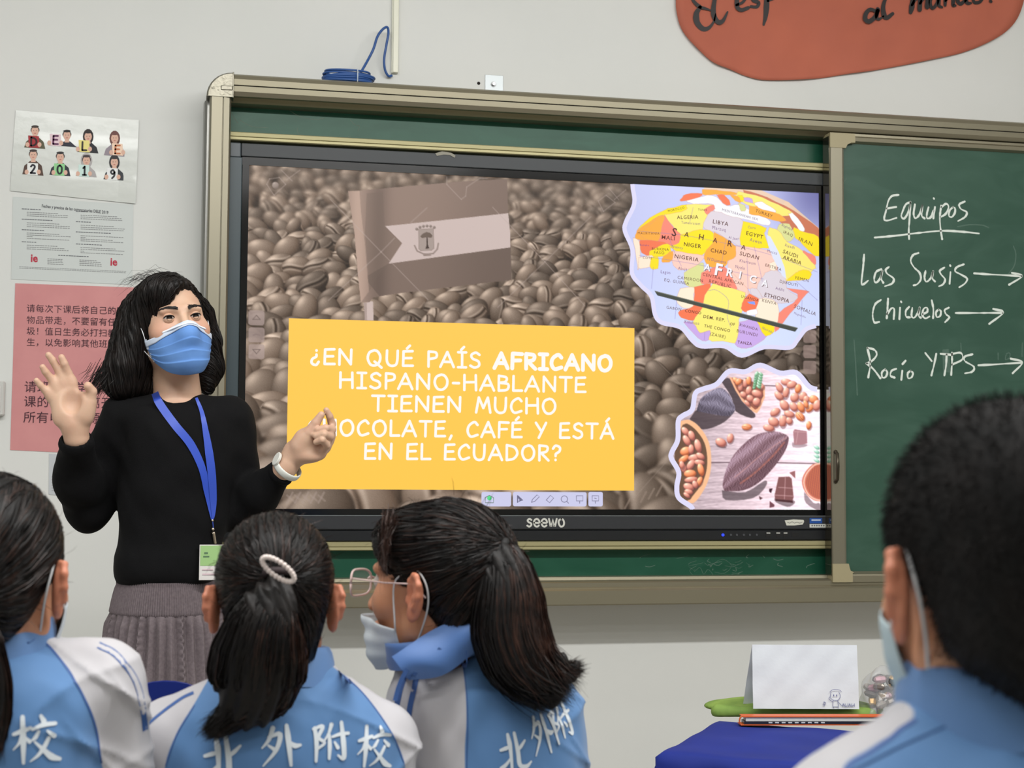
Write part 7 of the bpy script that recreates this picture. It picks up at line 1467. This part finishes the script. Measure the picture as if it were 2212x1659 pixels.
# glasses
gl_ = empty('eyeglasses', tuple(k3.H(0, -.11, -.01)), 'clear framed glasses worn by the girl with turned head', 'glasses'); M_gf = mat('clear_pink_frame', (226, 200, 196), .15, coat=.5); M_gl = mat('clear_lens', (240, 244, 246), .05, alpha=.16, spec=.5)
for sg in (-1, 1):
    P = [k3.H(sg * .034 + .026 * math.copysign(abs(math.cos(t)) ** .6, math.cos(t)), -.112 - .004 + .006 * abs(math.cos(t)), -.004 + .019 * math.copysign(abs(math.sin(t)) ** .6, math.sin(t))) for t in np.linspace(0, 2 * math.pi, 29)]
    MB().tube(P, .0016, 8).done('rim', M_gf, gl_, smooth=True); mesh_obj('lens', [k3.H(sg * .034, -.115, -.004)] + P[:-1], [(0, i + 1, (i + 1) % 28 + 1) for i in range(28)], M_gl, gl_)
    MB().tube([k3.H(sg * .060, -.108, .004), k3.H(sg * .072, -.096, .005), k3.H(sg * .082, -.04, .004), k3.H(sg * .083, .010, .006), k3.H(sg * .081, .028, -.012)], .0012, 7).done('temple_arm', M_gf, gl_, smooth=True)
MB().tube([k3.H(-.010, -.114, .0), k3.H(0, -.117, .003), k3.H(.010, -.114, .0)], .0014, 7).done('bridge', M_gf, gl_, smooth=True)
def simple_mask(k, top, bot, az, m, name='face_mask', off=.003, loops=True, side=(1, -1), zl=(0, 0)):
    om, ms = mask_fit(k.H); zt_ = lambda u: top[0] + (top[1] - top[0]) * u * u; zb_ = lambda u: bot[0] + (bot[1] - bot[0]) * u * u
    V, Fq = ms(30, 16, math.radians(az), zt_, zb_, off, .0008, lambda u, v: .0015 * math.sin(v * 19) * (1 - abs(u)) + .001 * math.sin(u * 11)); fm = mesh_obj(name, V, Fq, m, k.root, smooth=True)
    for sg in side:
        a = om(sg * math.radians(az), zt_(1) - .002, off); b = om(sg * math.radians(az), zb_(1) + .002, off); H_ = k.H
        tube_obj('ear_loop', [a, H_(sg * .0715, -.030, .002), H_(sg * .0735, -.006, .020), H_(sg * .079, .012, .024), H_(sg * .081, .027, .008), H_(sg * .077, .030, -.016), H_(sg * .069, .020, -.046), H_(sg * .060, .0, .5 * zb_(1) - .032), b], .0013, M_band, fm, 7)
simple_mask(k3, (-.052, -.060), (-.128, -.104), 80, M_wmask, off=.005)

# ---- girl cut by the left edge
k1 = Kid(-13, 1248, 1.73, 163, -3, 0, .99, 'girl with pulled-back hair at the left edge, mask at her cheek', (-.42, .46))
arm1 = [[(-95, 1440), (-290, 1520), (-330, 1850, .02), (-200, 1960, .24)], [(40, 1445), (212, 1482), (262, 1850, .03), (160, 1960, .26)]]
rw1 = [(1395, -135, 60, .058, 0), (1435, -190, 140, .080, 0), (1500, -250, 205, .098, 0), (1660, -270, 232, .108, 0), (1900, -270, 230, .108, 0), (2150, -270, 230, .12, 0)]
k1.build_body((-38, 1405, .0), arm1, rw1, (1.04, 1.42)); k1.legs()
k1.jacket(rw1, arm1, [.040, .0505, .047, .036], MK, {'back': [('p', [(-140, 1380), (20, 1378), (62, 1384), (100, 1408), (150, 1458), (182, 1510), (204, 1570), (216, 1659), (225, 1760), (220, 2200), (-300, 2200), (-300, 1500)], 0)],
          'pipe': [('l', [(206, 1404), (240, 1418), (268, 1444), (290, 1480), (304, 1530), (310, 1600)], .0060), ('l', [(62, 1384), (100, 1408), (150, 1458), (182, 1510), (204, 1570), (216, 1659)], .0022)]}, neckhole=((-30, 1300), (-38, 1420), .055), seed=14)
k1.writing([('校', 78, 1592, 92, 96, .05)])
k1.collar((-34, 1412, .0), (-30, 1334, .008), (.082, .072), (.070, .062), lambda t: .006 * math.sin(t), lambda t: -.004, wob=.003)
mesh_o = MB().tube([k1.K(x, y, d) for x, y, d in ((20, 1326, -.055), (48, 1322, -.045), (72, 1332, -.02), (84, 1345, 0))], .006, 8).done('pink_shirt_collar', mat('pink_cotton', (224, 160, 176), .8), k1.root, smooth=True)
k1.cap(); k1.gathered((.0, .112, -.03), 5200, 1500); k1.flyaway(130, .014)
TY1 = k1.H(0, .112, -.03)[1] - k1.Y
k1.tail([(-62, 1330, TY1), (-48, 1400, TY1 - .02), (-30, 1480, TY1 - .01), (-24, 1560, TY1 - .0), (-30, 1640, TY1)], [.018, .026, .026, .022, .008], .6, 2600, 600, .006)
simple_mask(k1, (-.014, -.034), (-.120, -.085), 84, M_wmask, off=.005, side=(-1, 1))

# ---- boy with cropped hair, nearest
k4 = Kid(2164, 1248, 1.0, 177, -4, 0, .93, 'boy with cropped black hair and mask loop behind one ear', (.52, .62))
k4.pdy = -.030
arm4 = [[(2070, 1668), (1868, 1800), (1800, 2400, .0), (1950, 2700, .2)], [(2300, 1668), (2490, 1790), (2560, 2400, .0), (2400, 2700, .2)]]
rw4 = [(1560, 2010, 2360, .056, 0), (1640, 1930, 2440, .085, 0), (1720, 1850, 2510, .100, 0), (1950, 1820, 2540, .112, 0), (2400, 1830, 2540, .115, 0), (3000, 1830, 2540, .125, 0)]
k4.build_body((2185, 1560, .01), arm4, rw4, (1.06, 1.4), h=.0028); k4.legs()
k4.jacket(rw4, arm4, [.036, .056, .052, .040], [('back', WHITE)], {'back': [('p', [(2008, 1500), (1995, 1556), (1900, 1618), (1830, 1659), (1790, 1720), (1640, 1800), (1640, 1700), (1700, 1650), (1800, 1604), (1880, 1562), (1950, 1535), (1965, 1500)], 0)],
          'pipe': [('l', [(1996, 1560), (1900, 1622), (1832, 1662), (1790, 1722)], .0016), ('l', [(1942, 1536), (1860, 1572), (1780, 1612), (1690, 1656)], .0018)]}, h=.0034, neckhole=((2160, 1400), (2185, 1600), .054), seed=22, wr=.9)
k4.j.data.materials[0].node_tree.nodes['RGB'].outputs[0].default_value = lin(BLUE)
k4.collar((2188, 1565, .0), (2186, 1432, .006), (.079, .072), (.0735, .064), lambda t: .003 * math.cos(t), lambda t: -.004 - .006 * abs(math.sin(t)), wob=.0015)
f4 = Field(); H4 = k4.H; q = H4.s; f4.ell(H4(0, .018, .034), np.array((.082, .100, .094)) * q, .02, H4.R); f4.ell(H4(0, .052, -.035), np.array((.064, .048, .075)) * q, .03, H4.R)
f4.ell(H4(0, -.108, -.035), np.array((.072, .085, .085)) * q, .010, H4.R, 's'); f4.put(lambda P: -(H4.local(P)[:, 2] + .078 + .014 * np.cos(H4.local(P)[:, 0] * 50)), .02, 'i')
for sg in (-1, 1): f4.ell(H4(sg * .084, -.004, -.042), np.array((.036, .034, .050)) * q, .010, H4.R, 's')
c = H4.c; V, Q = surf(f4, axis_grid(c[0] - .12, c[0] + .12, .003), axis_grid(c[1] - .14, c[1] + .14, .003), axis_grid(c[2] - .1, c[2] + .15, .003)); k4.hair = mesh_obj('hair', V, Q, hair_mat('cropped_black_hair', (11, 10, 10), (22, 18, 17), .75), k4.root, smooth=True)
def stubs(f, P, L, w, rng, down=.5):
    n = f.grad(P); P = P - n * (f(P))[:, None]; d = n + np.array([0, 0, -down]) + rng.normal(0, .35, P.shape); d /= np.linalg.norm(d, axis=1)[:, None]; L = L * rng.uniform(.5, 1.3, len(P))[:, None]
    path = np.stack([P - n * .001, P + d * L * .55, P + d * L + np.array([0, 0, -.0015])], 1); side = rng.normal(0, 1, P.shape); return ribbons(path, np.repeat(side[:, None], 3, 1), w, rng)
S0 = seeds(V, Q, 17000, k4.rng); Lz = H4.local(S0)[:, 2]; V, Q = stubs(f4, S0, .0035 + .0050 * np.clip((Lz + .03) / .08, 0, 1)[:, None], .0007, k4.rng); mesh_obj('cropped_hair', V, Q, bpy.data.materials['cropped_black_hair'], k4.root, kind='stuff')
# fading stubble on the nape and round the ear
P0 = []; R0 = k4.rng
az = R0.uniform(-2.0, 2.0, 15000); zz = -.030 - .085 * R0.random(15000) ** 1.5; keep = R0.random(15000) < np.clip(1.25 + (zz + .03) / .075, 0, 1); az, zz = az[keep], zz[keep]
P0 = H4.c + (np.stack([.095 * np.sin(az), .012 + .10 * np.cos(az), zz], 1) * q) @ H4.R.T; dirc = (np.stack([-np.sin(az), -np.cos(az), 0 * az], 1)) @ H4.R.T
for _ in range(16): P0 = P0 + dirc * np.clip(k4.body_f(P0), -.004, .03)[:, None]
Lc = H4.local(P0); ok = (np.abs(k4.body_f(P0)) < .002) & ~((np.abs(Lc[:, 0]) > .062) & (Lc[:, 1] < .034)); P0 = P0[ok]; V, Q = stubs(k4.body_f, P0, .0028, .0003, R0, 1.0); mesh_obj('nape_stubble', V, Q, bpy.data.materials['cropped_black_hair'], k4.root, kind='stuff')
simple_mask(k4, (-.014, -.036), (-.122, -.094), 88, mat('boy_pale_blue_mask', (190, 208, 214), .8), off=.005)
# ---------------------------------------------------------------- desk with things on it
ZD = .72
A0 = atz(1420, 1625, ZD); A1 = atz(1550, 1555, ZD); e1 = (A1 - A0)[:2]; L1 = np.linalg.norm(e1); e1 = e1 / L1; e2 = np.array([e1[1], -e1[0]]); L2 = .64
def D(u, v, z): p = A0[:2] + e1 * u + e2 * v; return (p[0], p[1], z)
dk_ = empty('school_desk', D(L1 / 2, L2 / 2, 0), 'student desk under the blue cloth at the lower right', 'desk')
def rbx(name, u0, u1, v0, v1, z0_, z1_, m, par):
    V = [D(u, v, z) for u in (u0, u1) for v in (v0, v1) for z in (z0_, z1_)]; return mesh_obj(name, V, [(0, 1, 3, 2), (4, 6, 7, 5), (0, 4, 5, 1), (2, 3, 7, 6), (0, 2, 6, 4), (1, 5, 7, 3)], m, par)
M_wd = mat('desk_laminate', (186, 160, 120), .4); M_leg = mat('desk_steel', (120, 124, 130), .4, metal=.6)
rbx('desktop', .004, L1 - .004, .004, L2 - .004, ZD - .026, ZD - .006, M_wd, dk_)
for u in (.03, L1 - .06):
    for v in (.03, L2 - .06): rbx('leg', u, u + .03, v, v + .03, 0, ZD - .026, M_leg, dk_)
rbx('shelf', .04, L1 - .04, .06, L2 - .06, ZD - .16, ZD - .15, M_wd, dk_)
V = []; nu, nv = 46, 60; ov = .20
for i in range(nu + 1):
    for j in range(nv + 1):
        u = -ov + (L1 + 2 * ov) * i / nu; v = -ov + (L2 + 2 * ov) * j / nv; du = max(0, -u, u - L1); dv = max(0, -v, v - L2); uu = min(max(u, 0), L1); vv = min(max(v, 0), L2); dr = max(du, dv); z = ZD - dr
        o = min(.004, dr * .4) + .010 * math.sin((u + v) * 38 + 2 * math.sin(v * 9)) * min(1, dr / .08) + .006 * min(1, dr / .05)
        if du >= dv and du > 0: uu += o * (1 if u > 0 else -1)
        if dv >= du and dv > 0: vv += o * (1 if v > 0 else -1)
        if dr == 0: z += .0012 * math.sin(u * 40 + v * 11) + .0012 * math.sin(v * 33 - u * 14)
        V.append(D(uu, vv, z))
Fq = [(i * (nv + 1) + j, i * (nv + 1) + j + 1, (i + 1) * (nv + 1) + j + 1, (i + 1) * (nv + 1) + j) for i in range(nu) for j in range(nv)]
cl_ = mesh_obj('tablecloth', V, Fq, mat('royal_blue_cloth', (6, 36, 132), .8, bump=(500, .15, .001), var=(5, (5, 31, 118), 1)), smooth=True, label='royal blue cloth draped over the desk at the lower right', cat='tablecloth')
# green pouch
pa, pb = atz(1532, 1537, ZD + .012), atz(1912, 1545, ZD + .012); dp = (pb - pa); Lp = np.linalg.norm(dp); dp /= Lp; dn = np.array([-dp[1], dp[0], 0]); gp = Field()
Rp = np.stack([dp, dn, np.array([0, 0, 1.])], 1)
gp.ell(pa + dp * Lp * .5 + dn * .07 + (0, 0, .002), (Lp * .52, .085, .021), .02, Rp); gp.cap(pa + dp * .02 + (0, 0, .001), pa + dp * (Lp - .03) + (0, 0, -.001), .014, .011, .015); gp.put(lambda P: -wrinkle(P, .0030, 60, 5), 0, 'd'); gp.put(lambda P: ZD + .002 - P[:, 2], .003, 'i')
V, Q = surf(gp, axis_grid(min(pa[0], pb[0]) - .04, max(pa[0], pb[0]) + .1, .004), axis_grid(min(pa[1], pb[1]) - .05, max(pa[1], pb[1]) + .2, .004), axis_grid(ZD - .01, ZD + .05, .004))
mesh_obj('pouch', V, Q, mat('lime_green_fabric', (136, 164, 76), .8, bump=(700, .3, .001), var=(18, (110, 140, 62), 1)), smooth=True, label='lime green fabric pouch lying flat under the folded paper card', cat='pouch')
# folder with orange edges in front of it
fa, fb = atz(1600, 1571, ZD + .0), atz(1935, 1571, ZD + .0); df = fb - fa; Lf = np.linalg.norm(df); df /= Lf; fn = np.array([-df[1], df[0], 0])
fo = empty('document_folder', tuple(fa + df * Lf / 2 + (0, 0, .003)), 'thin black and white document folder with orange edges on the desk', 'folder')
def slab(name, t0, t1, d0, d1, z0_, z1_, m, par=None):
    V = [tuple(fa + df * t + fn * d + (0, 0, z)) for t in (t0, t1) for d in (d0, d1) for z in (z0_, z1_)]; return mesh_obj(name, V, [(0, 1, 3, 2), (4, 6, 7, 5), (0, 4, 5, 1), (2, 3, 7, 6), (0, 2, 6, 4), (1, 5, 7, 3)], m, par or fo)
M_or = mat('orange_plastic_edge', (206, 96, 44), .4)
slab('cover', .0, Lf, .002, .034, .0035, .0055, M_or); slab('cover', .004, Lf, .002, .034, .0205, .0225, M_or); slab('sheet_stack', .012, Lf - .004, .004, .033, .012, .020, mat('paper_stack', (206, 206, 200), .7)); slab('black_sleeve', .008, Lf - .004, .003, .033, .0058, .0118, mat('black_sleeve', (34, 36, 44), .3))
P = [fa + df * (.004 - .006 * math.cos(t)) * 1 + (0, 0, .013 + .0095 * math.sin(t)) + fn * .003 for t in np.linspace(-1.5, 1.5, 9)]; MB().tube(P, .0018, 6).done('rounded_spine', M_or, fo, smooth=True)
for i in range(9): slab('sleeve_print', .06 + i * .014, .068 + i * .014, .0018, .0028, .0082, .0105, mat('sleeve_white_print', (200, 204, 206), .5))
# folded paper card
zc0 = ZD + .027; b0, b1 = atz(1627, 1531, zc0), atz(1856, 1532, zc0); hh = .134; dc = b1 - b0; Lc_ = np.linalg.norm(dc[:2]); dc = dc / np.linalg.norm(dc); nc = np.array([-dc[1], dc[0], 0]); V = []; n_ = 18
for side in (0, 1):
    for i in range(n_ + 1):
        for j in range(n_ + 1):
            u, v = i / n_, j / n_; y = (nc * (.033 * v)) if side == 0 else nc * (.033 + .036 * (1 - v)) ; p = b0 + dc * Lc_ * (u if side == 0 else u) + y + np.array([0, 0, hh * v]); p = p + nc * (.0012 * math.sin(u * 9 + v * 4) * math.sin(v * 3.1) + .0007 * math.sin(u * 23 - v * 13)) + dc * (-.010 * (1 - v) * (side == 1) + .004 * v); V.append(p)
m1 = (n_ + 1) ** 2; Fq = [(o + i * (n_ + 1) + j, o + (i + 1) * (n_ + 1) + j, o + (i + 1) * (n_ + 1) + j + 1, o + i * (n_ + 1) + j + 1) for o in (0, m1) for i in range(n_) for j in range(n_)]
V = np.array(V); V = np.vstack([V, V + nc * .0005]); Fq = Fq + [tuple(a + 2 * m1 for a in f[::-1]) for f in Fq]
pc = mesh_obj('paper_card', V, Fq, mat('white_card_paper', (204, 208, 212), .7, bump=(26, .25, .004)), smooth=True, label='white folded paper card standing like a tent on the desk', cat='paper card')
m = MB()
def dd_(pts, w=.0010):
    for P in pts:
        Q = np.array([((x - 1627) / 229 * Lc_, (1531 - y) / 143 * hh) for x, y in P]); Q = spline(Q, 5); Vv, Fq = ribbon2(Q, w); m.add([tuple(b0 + dc * (q[0] + .004 * q[1] / hh) + nc * (.033 * q[1] / hh - .0024) + np.array([0, 0, q[1]])) for q in Vv], Fq)
def Zq(s): return [(1380 + float(a.split(',')[0]) / 2.025, 840 + float(a.split(',')[1]) / 2.025) for a in s.split()]
dd_([Zq(s_) for s_ in ('842,1322 838,1345 850,1358 872,1358 882,1340 876,1322', '836,1322 850,1312 876,1312 888,1320', '850,1360 848,1385 852,1394', '870,1360 872,1394', '848,1366 832,1354 836,1344', '872,1366 886,1382', '806,1372 816,1368 814,1378 804,1380', '810,1364 810,1386', '850,1388 870,1388')]); dd_([Zq('853,1335 853,1340'), Zq('866,1335 866,1340')], .0022)
dd_([Zq('890,1386 894,1374 898,1386'), Zq('902,1374 902,1386 910,1384'), Zq('914,1374 914,1386'), Zq('918,1386 922,1374 926,1386'), Zq('932,1374 930,1386 940,1380'), Zq('942,1374 942,1386')], .0012)
m.done('pen_doodle', mat('blue_pen', (92, 96, 140), .6), pc, kind='stuff')
# crumpled clear bag with snacks
bc = atz(1915, 1552, ZD + .004); bg_ = Field(); bg_.loft([(bc[2] + z, bc[0] + dx, bc[1] + .02, a, b) for z, dx, a, b in ((-.002, 0, .040, .030), (.03, 0, .045, .032), (.07, -.002, .041, .026), (.100, -.006, .036, .016), (.116, -.010, .032, .008))], .01, p=4); bg_.put(lambda P: -wrinkle(P, .006, 120, 3), 0, 'd'); bg_.put(lambda P: ZD + .003 - P[:, 2], .002, 'i')
V, Q = surf(bg_, axis_grid(bc[0] - .06, bc[0] + .06, .0034), axis_grid(bc[1] - .04, bc[1] + .08, .0034), axis_grid(ZD - .005, ZD + .13, .0034))
pbag = mesh_obj('snack_bag', V, Q, mat('clear_crinkled_plastic', (200, 202, 204), .15, alpha=.30, spec=.8, coat=.6), smooth=False, label='crumpled clear plastic bag holding small wrapped snacks on the desk', cat='bag')
r_ = np.random.default_rng(4)
for i in range(26):
    c = bc + np.array([r_.uniform(-.028, .028), .02 + r_.uniform(-.018, .018), r_.uniform(.012, .084)]); f_ = Field(); a = r_.normal(0, 1, 3); a /= np.linalg.norm(a); f_.cap(c - a * .009, c + a * .009, .0075, .0055, .01); w = MB(); w.tube([c - a * .014, c - a * .010, c, c + a * .010, c + a * .014], [.002, .007, .009, .007, .002], 7)
    w.done('wrapped_snack', mat('snack_wrap_%d' % i, [(96, 90, 84), (170, 164, 156), (60, 56, 54), (204, 160, 172), (214, 168, 92), (134, 126, 118)][i % 6], .3, metal=.3), pbag, smooth=False)
# dark blue chair with a round back, between two students
cy_ = atd(354, 1500, 2.35); X0, Yc = cy_[0], cy_[1]; zt_ = at(354, 1472, Yc)[2]; ch = empty('chair', (X0, Yc + .18, 0), 'dark blue plastic chair with rounded back between two seated girls', 'chair'); M_bl = mat('dark_blue_plastic', (18, 36, 112), .4)
V = []; R_a = .115
out = [(-.105, zt_ - .34)] + [(R_a * math.cos(t) * .92, zt_ - .085 + .085 * math.sin(t)) for t in np.linspace(math.pi, 0, 19)] + [(.105, zt_ - .34)]
for yy in (0, .012): V += [(X0 + x, Yc + yy + .05 * (zt_ - z) - .10 * x * x, z) for x, z in out]
n_ = len(out); mesh_obj('backrest', V, [tuple(range(n_)), tuple(range(2 * n_ - 1, n_ - 1, -1))] + [(i, i + n_, (i + 1) % n_ + n_, (i + 1) % n_) for i in range(n_)], M_bl, ch)
MB().box(X0 - .19, X0 + .19, Yc + .03, Yc + .38, .42, .445, .01).done('seat', M_bl, ch)
for sx in (-1, 1):
    MB().tube([(X0 + sx * .09, Yc + .03, zt_ - .3), (X0 + sx * .13, Yc + .04, .43), (X0 + sx * .16, Yc + .02, 0)], .011, 8).done('leg', M_leg, ch, smooth=True); MB().tube([(X0 + sx * .15, Yc + .34, .43), (X0 + sx * .17, Yc + .38, 0)], .011, 8).done('leg', M_leg, ch, smooth=True)
# stools under the students
for k, lb in ((k1, 'stool under the girl at the left edge'), (k2, 'stool under the girl with the pearl hair tie'), (k3, 'stool under the girl with glasses'), (k4, 'stool under the boy with cropped hair')):
    x, z = k.hip[0], k.hip[1] - .095; st = empty('stool', (x, k.Y, 0), 'blue plastic ' + lb, 'stool', 'stools'); MB().box(x - .15, x + .15, k.Y - .15, k.Y + .15, z - .03, z, .012).done('seat', M_bl, st)
    for sx in (-1, 1):
        for sy in (-1, 1): MB().tube([(x + sx * .12, k.Y + sy * .12, z - .03), (x + sx * .15, k.Y + sy * .15, 0)], .014, 8).done('leg', M_leg, st, smooth=True)
